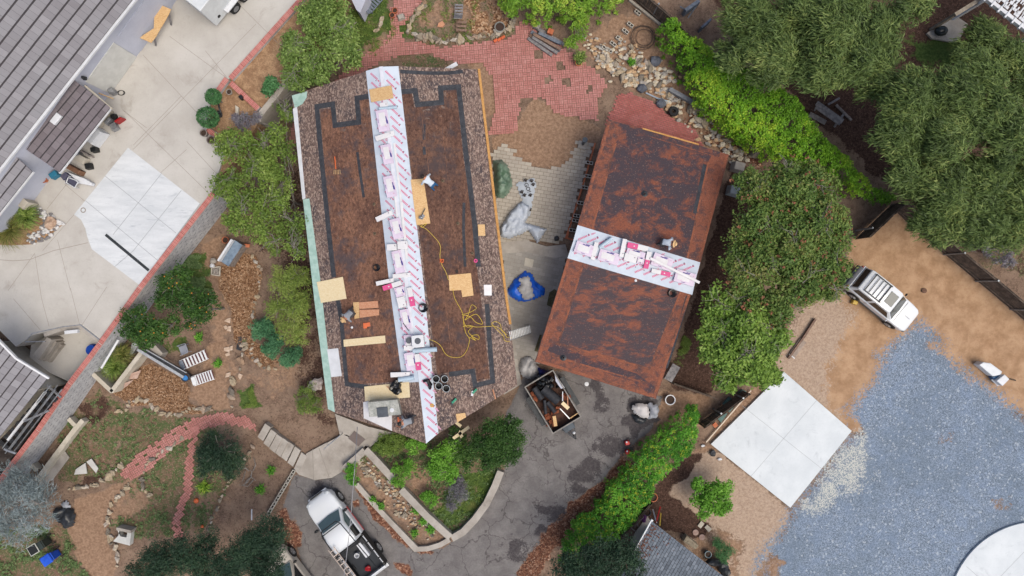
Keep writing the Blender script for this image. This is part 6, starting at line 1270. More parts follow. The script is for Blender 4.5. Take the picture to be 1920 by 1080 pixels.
tr_('feathery_shrub', 'shrub', 'tall feathery yellowish green shrub along the west wall of the house', [(530, 530, 32), (555, 570, 32), (545, 620, 32), (560, 520, 24), (520, 580, 22)], L_FEATH, 2.6, 13, 26, .2, .3, .18, up=.9)
for (lb, l) in [([(325, 530, 36), (350, 560, 36), (310, 560, 26)], 'middle orange tree heavy with fruit below the retaining wall'), ([(380, 580, 30), (390, 560, 20), (360, 600, 22)], 'eastern orange tree beside the dirt path'), ([(250, 600, 32), (285, 620, 32), (265, 640, 22), (240, 620, 20), (320, 610, 24)], 'western orange tree nearest the sunken court')]:
    tr_('orange_tree', 'tree', l, lb, L_CITR, 3.4, 15, 26, .12, .24, .55, group='orange trees')
    o = list(COL.objects)[-1].parent; cr = [c for c in o.children if c.name.startswith('crown')][0]; vs_ = np.zeros(len(cr.data.vertices)*3, np.float32); cr.data.vertices.foreach_get('co', vs_); vs_ = vs_.reshape(-1, 3); hi = vs_[vs_[:, 2] > 1.9]; m = MB()
    for k in rng.choice(len(hi), 24): m.ball(Vector(hi[k])+Vector((0, 0, .02))+o.location, .045, 0, 1)
    m.build('oranges', L_ORANGE, o)
for (x, y, r, l) in [(490, 616, 23, 'small bluish green shrub, northernmost of three beside the mulch bed'), (510, 646, 23, 'bluish green shrub in the middle of three beside the mulch bed'), (545, 668, 22, 'bluish green shrub, southernmost of three by the house')]:
    tr_('round_shrub', 'shrub', l, [(x, y, r), (x-6, y+7, r*.7), (x+7, y-6, r*.7)], L_BLUE, 1.1, 34, 22, .09, .16, .5, group='bluish shrubs', trunk=True, limbs=False)
tr_('young_shrub', 'shrub', 'small feathery shrub south of the bluish shrubs by the house corner', [(575, 745, 24), (590, 760, 16), (565, 765, 14)], L_OLIVE, 1.5, 16, 20, .13, .22, .25)
tr_('dark_shrub', 'shrub', 'dark needle leaved bush beside the narrow brick trail', [(410, 845, 44), (390, 865, 32), (435, 860, 30), (420, 870, 32)], L_DARK, 2.2, 16, 28, .17, .26, .16)
tr_('pine', 'tree', 'dark pine at the lower edge left of the pickup', [(500, 1010, 44), (465, 1040, 44), (502, 1045, 28), (430, 1060, 40), (500, 1070, 40)], L_DARK, 5.0, 17, 30, .16, .32, .2, bark=M_BARKD)
tr_('pine', 'tree', 'dark spreading pine at the lower edge by the garden gateposts', [(340, 1040, 40), (300, 1060, 44), (380, 1060, 44), (390, 1010, 26), (260, 1075, 28)], L_DARK, 4.4, 16, 28, .16, .32, .2, bark=M_BARKD)
tr_('silver_tree', 'tree', 'wispy silvery grey tree at the lower left edge', [(40, 940, 52), (60, 975, 36), (10, 990, 44), (80, 940, 36), (25, 905, 40), (-10, 960, 50)], L_GREY, 4.0, 4.5, 16, .34, .4, .08, droop=True, up=.9, bare=5)
tr_('pine', 'tree', 'big dark green tree at the south east corner of the house', [(930, 825, 48), (960, 810, 32), (905, 840, 30), (950, 850, 32), (920, 860, 28)], L_CITR, 3.8, 15, 28, .12, .26, .4, bark=M_BARKD)
tr_('garden_shrub', 'shrub', 'green shrub in the middle of the bed south of the house', [(830, 860, 30), (815, 885, 24), (845, 840, 26), (838, 885, 24)], L_LIME, 1.7, 18, 22, .12, .22, .5)
tr_('garden_shrub', 'shrub', 'dull olive shrub between the green shrub and the big dark tree', [(868, 845, 30), (872, 870, 20), (855, 820, 20)], L_CITR, 1.8, 18, 22, .12, .22, .4)
tr_('low_shrub', 'shrub', 'low mossy green mound directly below the roof corner', [(725, 832, 28), (745, 828, 24)], L_OLIVE, .7, 30, 24, .08, .14, .4, limbs=False)
tr_('garden_shrub', 'shrub', 'bright green shrub hugging the roof corner at the ridge end', [(775, 838, 16), (790, 830, 12)], L_LIME, 1.0, 30, 20, .1, .16, .5, limbs=False)
tr_('garden_shrub', 'shrub', 'bright green shrub beside the middle of the planter wall', [(755, 880, 22), (768, 876, 16), (748, 900, 14)], L_LIME, 1.1, 26, 20, .1, .18, .4, limbs=False)
tr_('garden_shrub', 'shrub', 'round bright green shrub near the lower planter wall', [(806, 938, 18), (800, 930, 12)], L_LIME, .9, 30, 20, .1, .16, .5, limbs=False)
tr_('garden_shrub', 'shrub', 'small green shrub at the head of the rock planter by the steps', [(658, 880, 12), (660, 900, 12), (655, 890, 11)], L_HEDG2, .9, 34, 18, .09, .14, .4, limbs=False)
tr_('lavender_bush', 'shrub', 'grey purple bush on the grass behind the curved kerb', [(855, 920, 22), (850, 945, 20), (868, 930, 16), (860, 905, 14)], L_PURP, .9, 26, 22, .1, .18, .2, limbs=False)
tr_('bright_tree', 'tree', 'rounded bright green tree beside the pale slab', [(1395, 660, 62), (1350, 620, 40), (1340, 660, 34), (1440, 640, 40), (1400, 600, 48), (1370, 700, 34), (1430, 700, 32), (1350, 570, 36), (1395, 560, 38), (1440, 580, 38), (1450, 710, 12), (1440, 615, 38)], L_CARR, 5.6, 10, 26, .2, .36, .5, bare=20)
tr_('red_tree', 'tree', 'big tree with reddish seed clusters next to the short fence', [(1485, 375, 60), (1540, 420, 55), (1430, 420, 50), (1480, 450, 60), (1560, 480, 48), (1420, 350, 40), (1530, 350, 45), (1440, 490, 48), (1510, 520, 52), (1400, 510, 42), (1560, 540, 32), (1470, 570, 42), (1470, 325, 36), (1400, 555, 36), (1380, 460, 24)], L_RED, 6.2, 10, 26, .17, .34, .5, bare=22, extra=(L_REDB, 240, .11, 'seed_clusters'))
# pepper trees: long drooping leaves
for (lb, l, tp) in [([(1420, 60, 60), (1450, 110, 60), (1400, 20, 46), (1380, 100, 36), (1480, 60, 50)], 'grey green pepper tree nearest the ivy hedge', 5.6), ([(1560, 60, 60), (1600, 110, 55), (1540, 120, 50), (1640, 60, 50), (1580, 10, 50), (1680, 30, 40), (1660, 100, 32), (1720, 10, 34), (1650, 145, 40), (1500, 20, 44)], 'broad pepper tree in the middle of the top edge', 6.4), ([(1720, 190, 64), (1790, 180, 60), (1690, 250, 50), (1770, 260, 60), (1850, 210, 60), (1900, 260, 60), (1840, 140, 44), (1690, 310, 36)], 'widest pepper tree left of the white pergola corner', 7.0), ([(1780, 360, 64), (1730, 330, 50), (1850, 340, 62), (1900, 380, 56), (1760, 420, 46), (1840, 420, 50), (1930, 320, 44), (1900, 440, 36)], 'pepper tree leaning over the right hand board fence', 6.0), ([(1850, 70, 38), (1890, 110, 42), (1920, 150, 44), (1820, 100, 30)], 'small pepper tree directly below the white pergola', 3.4)]:
    tr_('pepper_tree', 'tree', l, lb, L_PEP, tp, 8, 44, .3, .42, .17, .6, droop=True, group='pepper trees', bark=M_BARKD, flat=.85, bare=0)
tr_('scrub_bush', 'shrub', 'greyish bush at the outer side of the board fence', [(1850, 455, 28), (1830, 440, 20), (1885, 480, 24)], L_PURP, 1.6, 14, 22, .14, .22, .3)
tr_('lime_tree', 'tree', 'small bright green tree standing alone on the beige dirt', [(1335, 935, 30), (1315, 925, 22), (1358, 915, 20), (1355, 950, 20), (1325, 955, 20), (1308, 910, 12)], L_LIME, 2.2, 17, 24, .13, .22, .6)
tr_('conifer_shrub', 'shrub', 'small dark conifer bush beside the grey shed', [(1355, 1032, 20), (1362, 1040, 18), (1348, 1022, 13)], L_TOP, 1.2, 30, 24, .13, .18, .15, limbs=False)
tr_('pine', 'tree', 'dark green tree overlapping the shed gutter at the lower edge', [(1130, 1050, 46), (1170, 1040, 34), (1090, 1060, 40), (1190, 1075, 30), (1060, 1070, 34)], L_DARK, 4.4, 13, 28, .15, .3, .28, bark=M_BARKD)
for (x, y, r, l) in [(396, 179, 14.5, 'smaller ball topiary on the terrace edge'), (384, 217, 20.5, 'larger ball topiary on the terrace edge')]:
    tz = TZ+1.5; rm = r*(H-tz)/F; c = W(x, y, tz-rm*.4); t = T('topiary', l, 'topiary', (c.x, c.y, TZ-.1), 'ball topiaries'); n = 420; u = rng.normal(0, 1, (n, 3)); u /= np.linalg.norm(u, axis=1)[:, None]; P = np.array([c.x, c.y, tz-rm])+u*rm*.9
    V, Q, ti = leaves(P, np.full(n, .1), 14, .06, .6, .3); me = npmesh('crown', V-np.array(t.location), Q, ti); me.materials.append(L_TOP); link('crown', me, L_TOP, t); m = MB(); m.cyl((c.x, c.y, TZ-.1), (c.x, c.y, tz-rm), .04); m.build('trunk', M_BARK, t)
tr_('planter_shrub', 'shrub', 'dark purplish shrub in the lower raised planter', [(455, 232, 20), (475, 222, 13), (440, 225, 13)], L_PURP, TZ+.9, 26, 22, .1, .16, .4, base=TZ-.1, limbs=False)
tr_('planter_shrub', 'shrub', 'dark leaved plant in the upper raised planter', [(505, 152, 11), (512, 162, 10), (500, 168, 9)], L_TOP, TZ+.8, 26, 14, .16, .2, .6, base=TZ-.1, limbs=False)
# hedges: a thing each
def hedge(label, P, hgt, mat, dens=22, per=22, leaf=.13, extra=None, bumps=.06, asp=.6, tuft=0.):
    PW = [(W(x, y, hgt*.8).x, W(x, y, hgt*.8).y) for x, y in P]; xs = [p[0] for p in PW]; ys = [p[1] for p in PW]; A = (max(xs)-min(xs))*(max(ys)-min(ys)); n = int(A*dens*1.9)
    X = rng.uniform(min(xs), max(xs), n); Y = rng.uniform(min(ys), max(ys), n); d = sdist(X, Y, PW)+(vnoise(X, Y, .7, 9)-.5)*.5; k = d > 0; X, Y, d = X[k], Y[k], d[k]; n = len(X)
    e = np.clip(d/.55, 0, 1); e = np.sqrt(1-(1-e)**2); z = hgt*(.25+.75*e)*(1-bumps+2*bumps*vnoise(X, Y, .9, 3)*.9)
    z *= np.where(rng.random(n) < .3, rng.random(n), 1); P3 = np.stack([X, Y, np.maximum(z, .1)], -1); c = np.array([X.mean(), Y.mean(), 0]); t = T('hedge', label, 'hedge', tuple(c))
    tn = np.clip(vnoise(X, Y, .9, 21)*1.1+rng.normal(0, .15, n)-.05, 0, 1); dirs = None
    if tuft: a = rng.random(n)*6.28; dirs = np.stack([np.cos(a), np.sin(a), np.full(n, .3)], -1)
    V, Q, ti = leaves(P3, np.full(n, .2), per, leaf, asp, .6, dirs, tn); me = npmesh('crown', V-c, Q, ti); me.materials.append(mat); link('crown', me, mat, t); m = MB()
    for k in range(0, n, max(1, n//60)): m.tube([(X[k], Y[k], -.03), (X[k]+.04, Y[k]+.03, P3[k, 2]*.9)], [.02, .008], 5)
    m.build('stems', M_BARKD, t)
    if extra: s = rng.choice(n, extra[1]); V, Q, ti = leaves(P3[s]+np.array([0, 0, .16]), np.full(len(s), .12), 6, extra[2], .8, 1.5); me = npmesh('blossoms', V-c, Q, ti); me.materials.append(extra[0]); link('blossoms', me, extra[0], t)
    return t
hedge('long ivy hedge running down to the short dark fence', [(1235, 50), (1262, 32), (1310, 72), (1340, 95), (1370, 118), (1440, 130), (1470, 165), (1520, 215), (1560, 270), (1600, 310), (1640, 345), (1690, 366), (1680, 378), (1630, 365), (1590, 350), (1530, 310), (1470, 300), (1420, 285), (1360, 240), (1310, 180), (1285, 145), (1262, 100)], 2.3, L_HEDGE, 24, 24, .12)
hedge('long hedge dotted with yellow flowers beside the driveway', [(1292, 752), (1312, 745), (1318, 800), (1310, 830), (1270, 870), (1240, 900), (1215, 940), (1185, 980), (1155, 1015), (1100, 1050), (1050, 1062), (1060, 1015), (1085, 975), (1130, 930), (1165, 880), (1195, 845), (1235, 815), (1270, 790)], 1.5, L_HEDG2, 20, 24, .17, (L_YELF, 260, .055), asp=.3, tuft=1)
hedge('leafy bamboo thicket at the top edge above the brick patio', [(935, -30), (1175, -30), (1165, 8), (1120, 20), (1090, 45), (1050, 40), (1010, 38), (985, 30), (950, 22), (935, 5)], 2.2, L_BAMB, 18, 24, .22, asp=.25, tuft=1)
tr_('yellow_shrub', 'shrub', 'thin yellowing shrub beside the stacked timber', [(1080, 65, 18), (1070, 85, 14), (1088, 48, 14)], L_BAMB, 1.2, 12, 14, .14, .2, .3)
# strap-leaved plants
def tussock(label, x, y, r, n, mat, z0=0., hgt=.8, name='ornamental_grass', cat='plant', wide=.035):
    c = W(x, y, z0); rm = r*(H-z0)/F; V = []; Q = []; ti = []
    for k in range(n):
        a = random.random()*6.283; L = rm*random.uniform(.55, 1.05); h = hgt*random.uniform(.6, 1.1); p0 = Vector((random.gauss(0, .08), random.gauss(0, .08), 0)); d = Vector((math.cos(a), math.sin(a), 0)); s = Vector((-d.y, d.x, 0))*wide/2; o = len(V)
        for i in range(5): t = i/4; q = p0+d*L*t+Vector((0, 0, h*math.sin(t*2.4)+.02)); w = s*(1-t*.85); V += [q-w, q+w]
        for i in range(4): Q.append((o+2*i, o+2*i+1, o+2*i+3, o+2*i+2)); ti.append(random.random())
    me = npmesh(name, np.array([tuple(v) for v in V]), np.array(Q), np.array(ti)); me.materials.append(mat); o = link(name, me, mat); o.location = c; return tag(o, label, cat)
sheet('planter_bed', [(-20, 450), (45, 378), (78, 400), (116, 422), (95, 440), (62, 458), (20, 460), (-20, 458)], TZ+.03, MPSOIL, TZ-.2)
tussock('large fountain grass clump at the left edge of the terrace', 28, 432, 42, 520, L_GRASSP, TZ, .9, wide=.03)
tussock('green strappy plant beside the fountain grass', 58, 408, 30, 300, L_OLIVE, TZ, .7, wide=.06)
tussock('yellow green strap plant beside the dark bush', 387, 910, 15, 120, L_BAMB, 0, .5, wide=.06)
tussock('grassy clump inside the concrete planter box', 222, 685, 30, 420, L_OLIVE, .2, .7); tussock('tall grass clump along the retaining wall in the planter box', 238, 662, 24, 300, L_GRASSP, .2, .8)
for (x, y, r, l) in [(510, 880, 9, 'small green plant above the driveway block row'), (490, 915, 11, 'green plant left of the driveway block row'), (700, 935, 6, 'tiny green plant in the upper rock planter'), (716, 946, 7, 'tiny green plant beside the ring of stones'), (782, 955, 8, 'small green plant along the inner planter wall'), (795, 975, 8, 'green plant near the lower end of the rock planter'), (808, 990, 9, 'leafy plant at the tip of the rock planter'), (778, 998, 7, 'small plant among the lowest stones of the rock planter'), (375, 632, 9, 'small green plant near the striped loungers'), (412, 680, 8, 'small green plant beside the striped lounger'), (1183, 118, 7, 'small green plant in the rock heap'), (1018, 15, 6, 'sprout under the bamboo thicket')]:
    tussock(l, x, y, r, 90, L_HEDG2, .02, .3, 'small_plant', 'plant', .06)
# ground cover that nobody could count
def scatter_cover(name, polys, n, size, mat, asp=.35, z=.03, up=.6, seed=1, rad=.1, per=9):
    XS, YS = [], []
    for P in polys:
        xs = [p[0] for p in P]; ys = [p[1] for p in P]; k = int(n*len(P)/len(P)); X = rng.uniform(min(xs), max(xs), k); Y = rng.uniform(min(ys), max(ys), k); ok = inpoly(X, Y, P) & ~inpoly(X, Y, path1) & ~inpoly(X, Y, [(x-10, y) for x, y in c2]+[(x+10, y) for x, y in reversed(c2)]) & (vnoise(X, Y, 22, seed)*.6+vnoise(X, Y, 8, seed+3)*.4 > .5); XS.append(X[ok]); YS.append(Y[ok])
    X = np.concatenate(XS); Y = np.concatenate(YS); C3 = np.stack([(X-960)*H/F, -(Y-540)*H/F, np.full(len(X), z+.04)], -1); V, Q, ti = leaves(C3, np.full(len(X), rad), per, size, asp, up, spread=(1, 1, .4)); V[:, 2] = np.maximum(V[:, 2], .012)
    me = npmesh(name, V, Q, ti); me.materials.append(mat); return tag(link(name, me, mat), kind='stuff')
o = scatter_cover('ground_weeds', [[(115, 800), (185, 740), (330, 780), (425, 770), (400, 830), (440, 900), (380, 1000), (250, 1010), (205, 985), (240, 905), (110, 900)], [(-40, 985), (120, 990), (180, 1100), (-40, 1100)], [(640, 830), (800, 820), (940, 840), (935, 900), (850, 1010)], [(345, 480), (385, 480), (400, 545), (360, 545)]], 2600, .1, L_WEED); tag(o, 'low green weeds spread over the lower left garden and the shrub bed', 'weeds')
o = scatter_cover('lawn_grass', [[(655, 30), (725, -10), (745, 60), (705, 105), (660, 100)], [(752, 60), (790, 0), (900, -10), (880, 85), (800, 85)], [(860, 890), (938, 880), (900, 950), (850, 1000), (812, 960)], [(448, 735), (472, 725), (482, 760), (455, 765)], [(1282, 630), (1296, 640), (1280, 690), (1264, 680)]], 1500, .09, L_OLIVE, .2, seed=8, per=7); tag(o, 'thin patches of green grass in the top garden and behind the curved kerb', 'grass')
def chips(name, polys, n, s, mat, label, cat):
    V = []; cnt = 0
    for P in polys:
        xs = [p[0] for p in P]; ys = [p[1] for p in P]; X = rng.uniform(min(xs), max(xs), n); Y = rng.uniform(min(ys), max(ys), n); d = sdist(X, Y, P); ok = d > 0
        for x, y in zip(X[ok], Y[ok]):
            p = W(x, y, .045+rng.random()*.03); a = rng.random()*6.28; u = Vector((math.cos(a), math.sin(a), rng.normal(0, .2)))*s*(.5+rng.random())/2; w = Vector((-u.y, u.x, rng.normal(0, .02)))*.45; V += [p-u-w, p+u-w, p+u+w, p-u+w]; cnt += 1
    me = npmesh(name, np.array([tuple(v) for v in V]), np.arange(cnt*4).reshape(cnt, 4), rng.random(cnt)); me.materials.append(mat); return tag(link(name, me, mat), label, cat, kind='stuff')
M_CHIP = tint_mat('wood_chip', [(0, C(104, 74, 54)), (.4, C(148, 112, 82)), (.75, C(178, 140, 108)), (1, C(212, 180, 150))], bump=.1); M_LIT = tint_mat('leaf_litter', [(0, C(88, 58, 48)), (.5, C(128, 88, 70)), (.85, C(162, 122, 98)), (1, C(204, 174, 150))], bump=.1)
chips('wood_chips', [[(212, 738), (260, 690), (285, 682), (345, 712), (358, 735), (352, 752), (385, 775), (325, 777), (295, 758), (248, 760)], [(412, 505), (445, 470), (480, 480), (492, 520), (478, 575), (475, 640), (520, 670), (515, 690), (495, 694), (465, 670), (440, 640), (432, 580), (412, 540)]], 9000, .058, M_CHIP, 'tan wood chip mulch between the orange trees and the house', 'mulch')
chips('leaf_litter', [[(1165, 850), (1185, 878), (1088, 985), (1030, 1035), (1000, 1110), (955, 1110), (985, 1045), (1060, 955), (1135, 895)]], 12000, .055, M_LIT, 'orange brown leaf litter along the hedge beside the driveway', 'litter')
# ---------------------------------------------------------------- stones: individuals along the beds, the rest of the heap as one mass
M_ROCK = Mt('pale_stone', .9, 0, .2); _r = M_ROCK.rand(); M_ROCK.bump(M_ROCK.noise(9, 4), .4); M_ROCK = M_ROCK.col(M_ROCK.mix(M_ROCK.mathn('MULTIPLY', M_ROCK.step(M_ROCK.noise(7, 4), .4, .7), .4), M_ROCK.ramp(_r, [(0, C(118, 112, 104)), (.3, C(166, 154, 136)), (.6, C(188, 170, 142)), (.85, C(198, 190, 180)), (1, C(160, 130, 104))]), C(128, 112, 96)))
RM = []
for k in range(7):
    m = MB(); m.ball((0, 0, 0), 1, 0, 2, .75, (1.25, .85, .62), k); me = faces_mesh('stone', m.v, m.f); me.materials.append(M_ROCK); RM.append(me)
NR = 0
def stones(P, n, r, label, group, jit=3, z=.04, name='edging_stone'):
    global NR
    A = [Vector((x, y)) for x, y in P]; L = [(A[i+1]-A[i]).length for i in range(len(A)-1)]; tot = sum(L)
    for k in range(n):
        s = tot*(k+random.uniform(.2, .8))/n; i = 0
        while i < len(L)-1 and s > L[i]: s -= L[i]; i += 1
        p = A[i].lerp(A[i+1], s/max(L[i], 1e-6)); o = bpy.data.objects.new(name, random.choice(RM)); COL.objects.link(o); q = r*random.choice([.5, .7, .85, 1., 1.25])*random.uniform(.85, 1.15)
        o.location = W(p.x+random.gauss(0, jit*.5), p.y+random.gauss(0, jit*.5), z+q*.12); o.scale = (q, q*random.uniform(.7, 1), q); o.rotation_euler = (random.uniform(-.3, .3), random.uniform(-.3, .3), random.random()*6.28); tag(o, label, 'stone', group); NR += 1
stones([(800, 2), (778, 30), (766, 50), (763, 62), (785, 68), (812, 72), (825, 80), (850, 76), (885, 70), (905, 70), (940, 62), (958, 52), (964, 28)], 42, .19, 'pale edging stone in the row curving round the top garden bed', 'stones round the top garden bed')
stones([(716, 34), (712, 48), (705, 57)], 6, .16, 'edging stone in the short row beside the terracotta pots', 'stones by the pots', 2)
stones([(218, 770), (235, 770), (242, 752), (268, 750), (280, 755), (300, 775), (320, 778), (360, 768), (400, 765)], 30, .14, 'edging stone bordering the lower wood chip bed', 'stones round the lower mulch bed')
stones([(470, 480), (490, 505), (484, 545), (476, 580), (474, 640), (470, 668), (500, 692), (520, 690)], 26, .12, 'edging stone bordering the upper wood chip bed', 'stones round the upper mulch bed', 2)
stones([(228, 868), (208, 892), (180, 908), (150, 915), (128, 918)], 17, .17, 'edging stone along the soil heap with white boards', 'stones by the soil heap')
stones([(245, 905), (222, 930), (205, 960), (200, 985), (208, 1010), (218, 1030), (222, 1065)], 24, .17, 'edging stone along the left dirt path', 'stones along the dirt path')
stones([(345, 818), (325, 835), (300, 850), (278, 865), (268, 890), (268, 915), (280, 932)], 20, .13, 'edging stone beside the red brick path', 'stones beside the brick path', 2)
stones([(475, 835), (455, 868), (430, 905), (410, 945), (395, 980), (390, 1000)], 22, .1, 'small edging stone in the row across the brown bank', 'stones across the bank', 2)
stones([(672, 862), (690, 890), (715, 910), (728, 920)], 14, .13, 'tan stone in the upper part of the rock planter', 'tan planter stones'); stones([(742, 925), (770, 930), (768, 965), (745, 968), (738, 945), (742, 925)], 18, .13, 'tan stone in the ring in the rock planter', 'ring of stones', 2)
stones([(765, 970), (785, 992), (805, 980), (812, 1000), (800, 1015)], 12, .12, 'tan stone at the lower tip of the rock planter', 'lower planter stones')
stones([(448, 640), (455, 655), (462, 640), (450, 690), (430, 745), (435, 770)], 10, .18, 'flat stone beside the upper wood chip bed path', 'flat garden stones', 5)
stones([(1128, 108), (1150, 120), (1175, 110), (1185, 95), (1180, 80)], 12, .2, 'large pale stone in the heap near the stepped blocks', 'heap stones'); stones([(1150, 130), (1175, 150), (1200, 145), (1230, 160), (1215, 125), (1195, 115)], 16, .22, 'large pale stone in the middle of the rock heap', 'heap stones middle', 6); stones([(1245, 165), (1275, 190), (1310, 215), (1330, 240), (1365, 275), (1400, 295), (1430, 290)], 26, .2, 'large pale stone in the line running to the reddish tree', 'line of stones', 6)
m = MB(); k = 0
for (P, n, r, j) in [([(1120, 110), (1150, 128), (1180, 150), (1230, 165), (1260, 195), (1300, 225), (1340, 255), (1380, 290), (1425, 295)], 240, .11, 9), ([(1195, 100), (1190, 120), (1215, 125), (1260, 145), (1235, 165)], 120, .11, 8), ([(1090, 80), (1120, 90), (1130, 110), (1150, 100), (1170, 75)], 80, .09, 9), ([(675, 850), (700, 885), (740, 930), (790, 1000)], 90, .07, 8)]:
    A = [Vector((x, y)) for x, y in P]
    for q in range(n): i = random.randrange(len(A)-1); p = A[i].lerp(A[i+1], random.random()); rr = r*random.uniform(.5, 1.5); m.ball(W(p.x+random.gauss(0, j), p.y+random.gauss(0, j), .04+rr*.2), rr, q % 3, 1, .7, (1.25, .9, .6), q)
tag(m.build('rubble', [mt2('cream_rubble', C(196, 182, 156), C(216, 206, 188), 6), mt2('tan_rubble', C(180, 146, 110), C(204, 174, 140), 6), mt2('grey_rubble', C(150, 142, 134), C(186, 180, 172), 6)]), 'small broken pale stones spread through the rock heap', 'rubble', kind='stuff')
for (x, y, r, l) in [(1229, 115, .34, 'dark slate boulder right of the rusty wire ring'), (1204, 166, .3, 'dark grey boulder at the tip of the brick terrace'), (1239, 194, .3, 'dark grey boulder beside the blue pipe')]:
    m = MB(); m.ball(W(x, y, .15), r, 0, 2, .4, (1, .9, .7), x); tag(m.build('boulder', mt2('slate', C(84, 88, 98), C(112, 116, 126), 4), smooth=False), l, 'boulder')
m = MB(); m.ball(W(95, 418, TZ+.15), .34, 0, 2, .4, (.9, 1.1, .7), 3); tag(m.build('boulder', mt2('rusty_stone', C(170, 140, 118), C(204, 178, 156), 4)), 'pinkish boulder among the white cobbles on the terrace edge', 'boulder')
m = MB()
for q in range(160): 
    P = [(75, 398), (115, 424), (66, 452), (50, 458)]; t = random.random(); a, b = random.choice([((78, 402), (114, 422)), ((114, 424), (62, 456)), ((90, 425), (60, 450)), ((60, 385), (80, 405))]); m.ball(W(a[0]+(b[0]-a[0])*t+random.gauss(0, 4)-2, a[1]+(b[1]-a[1])*t+random.gauss(0, 4)-2, TZ+.06), random.uniform(.05, .13), q % 2, 1, .4, (1.2, .9, .6), q)
tag(m.build('cobbles', [plain('white_cobble', C(214, 212, 210), .8), plain('grey_cobble', C(132, 128, 128), .8)]), 'white and grey cobbles edging the terrace planter', 'cobbles', kind='stuff')
# ---------------------------------------------------------------- garden things
M_TERRA = mt2('terracotta', C(176, 98, 66), C(206, 128, 92), 5, .8); M_SOILD = plain('pot_soil', C(70, 54, 46), .95)
def pot(x, y, r, h, label, mat=None, z=0.02, name='flower_pot', fill=True, cat='pot'):
    c = W(x, y, z+h); c.z = z; t = T(name, label, cat, c); m = MB(); m.lathe(c, [(.01, 0), (r*.72, 0), (r*.95, h*.8), (r*1.05, h*.82), (r*1.05, h), (r*.88, h), (r*.86, h*.75)], 20); m.build('shell', mat or M_TERRA, t, smooth=True); m = MB(); m.lathe(c, [(r*.86, h*.76), (.001, h*.78)], 20); m.build('soil', M_SOILD, t); return t
M_WB = mt2('oak_barrel', C(120, 112, 108), C(160, 150, 144), 6, .8)
pot(1225, 933, .26, .4, 'empty terracotta pot at the foot of the yellow flowered hedge'); pot(735, 28, .16, .3, 'terracotta pot, lower of the two by the brick path'); pot(740, 19, .16, .3, 'terracotta pot, upper of the two by the brick path')
pot(1085, 116, .22, .35, 'terracotta pot with a plant at the patio corner'); tussock('leafy potted plant at the patio corner', 1086, 110, 14, 130, L_OLIVE, .3, .4, 'potted_plant', 'plant', .06)
pot(937, 50, .3, .35, 'round grey metal pot with dry leaves in the mulch of the top bed', mt2('zinc_pot', C(120, 120, 116), C(160, 160, 154), 5, .6)); pot(381, 249, .2, .4, 'wooden barrel pot nearest the larger topiary', M_WB, TZ, fill=True); pot(395, 262, .24, .4, 'wooden half barrel below the terrace topiaries', M_WB, TZ)
pot(1257, 750, .3, .4, 'white round pot beside the garage corner', MWHITE); pot(429, 172, .16, .25, 'whitish round pot inside the lower raised planter', MCONG, TZ-.1); pot(80, 336, .2, .3, 'terracotta pot under the porch corner', M_TERRA, TZ)
pot(422, 450, .2, .35, 'small terracotta pot by the weathered bench cabinet'); pot(1262, 848, .01, .01, 'x').name = 'tmp_x'
for o in [o for o in COL.objects if o.get('label') == 'x']:
    for c in list(o.children): bpy.data.objects.remove(c)
    bpy.data.objects.remove(o)
for (x, y, r) in [(929, 76, 5), (936, 74, 4), (943, 70, 4)]:
    m = MB(); c = W(x, y, .1); m.cyl(c+Vector((-.1, -.06, 0)), c+Vector((.1, .08, 0)), .1, .08, 10); tag(m.build('roof_tile_pot', plain('orange_clay', C(214, 104, 62), .7)), 'orange clay pot lying at the edge of the brick patio', 'pot', 'three clay pots')
# stacked timber
M_TIM = [mt2('grey_timber', C(112, 110, 112), C(150, 146, 146), 6, .9), mt2('brown_timber', C(118, 96, 84), C(150, 124, 108), 6, .9), mt2('blue_grey_timber', C(96, 104, 116), C(128, 136, 148), 6, .9)]
for i, (a, b, z, w) in enumerate([((990, 72), (1035, 104), .1, .18), ((993, 66), (1042, 98), .1, .18), ((996, 60), (1050, 95), .12, .2), ((1005, 52), (1058, 84), .12, .2), ((1000, 64), (1050, 92), .3, .18), ((1010, 62), (1052, 82), .32, .18), ((998, 70), (1045, 100), .28, .16)]):
    m = MB(); m.beam(W(*a, z), W(*b, z), w, .16); tag(m.build('stacked_timber', M_TIM[i % 3]), 'weathered timber in the stack on the brick patio', 'timber', 'stacked timbers on the patio')
m = MB(); m.box(W(1006, 48, .2), (.42, .36, .35), rz=-.5); tag(m.build('chimney_block', MCONG), 'square grey concrete block behind the stacked timber', 'block'); m = MB(); m.box(W(1032, 60, .35), (.34, .3, .3), rz=-.4); tag(m.build('clay_brick', M_TERRA), 'orange clay block resting behind the stacked timber', 'block')
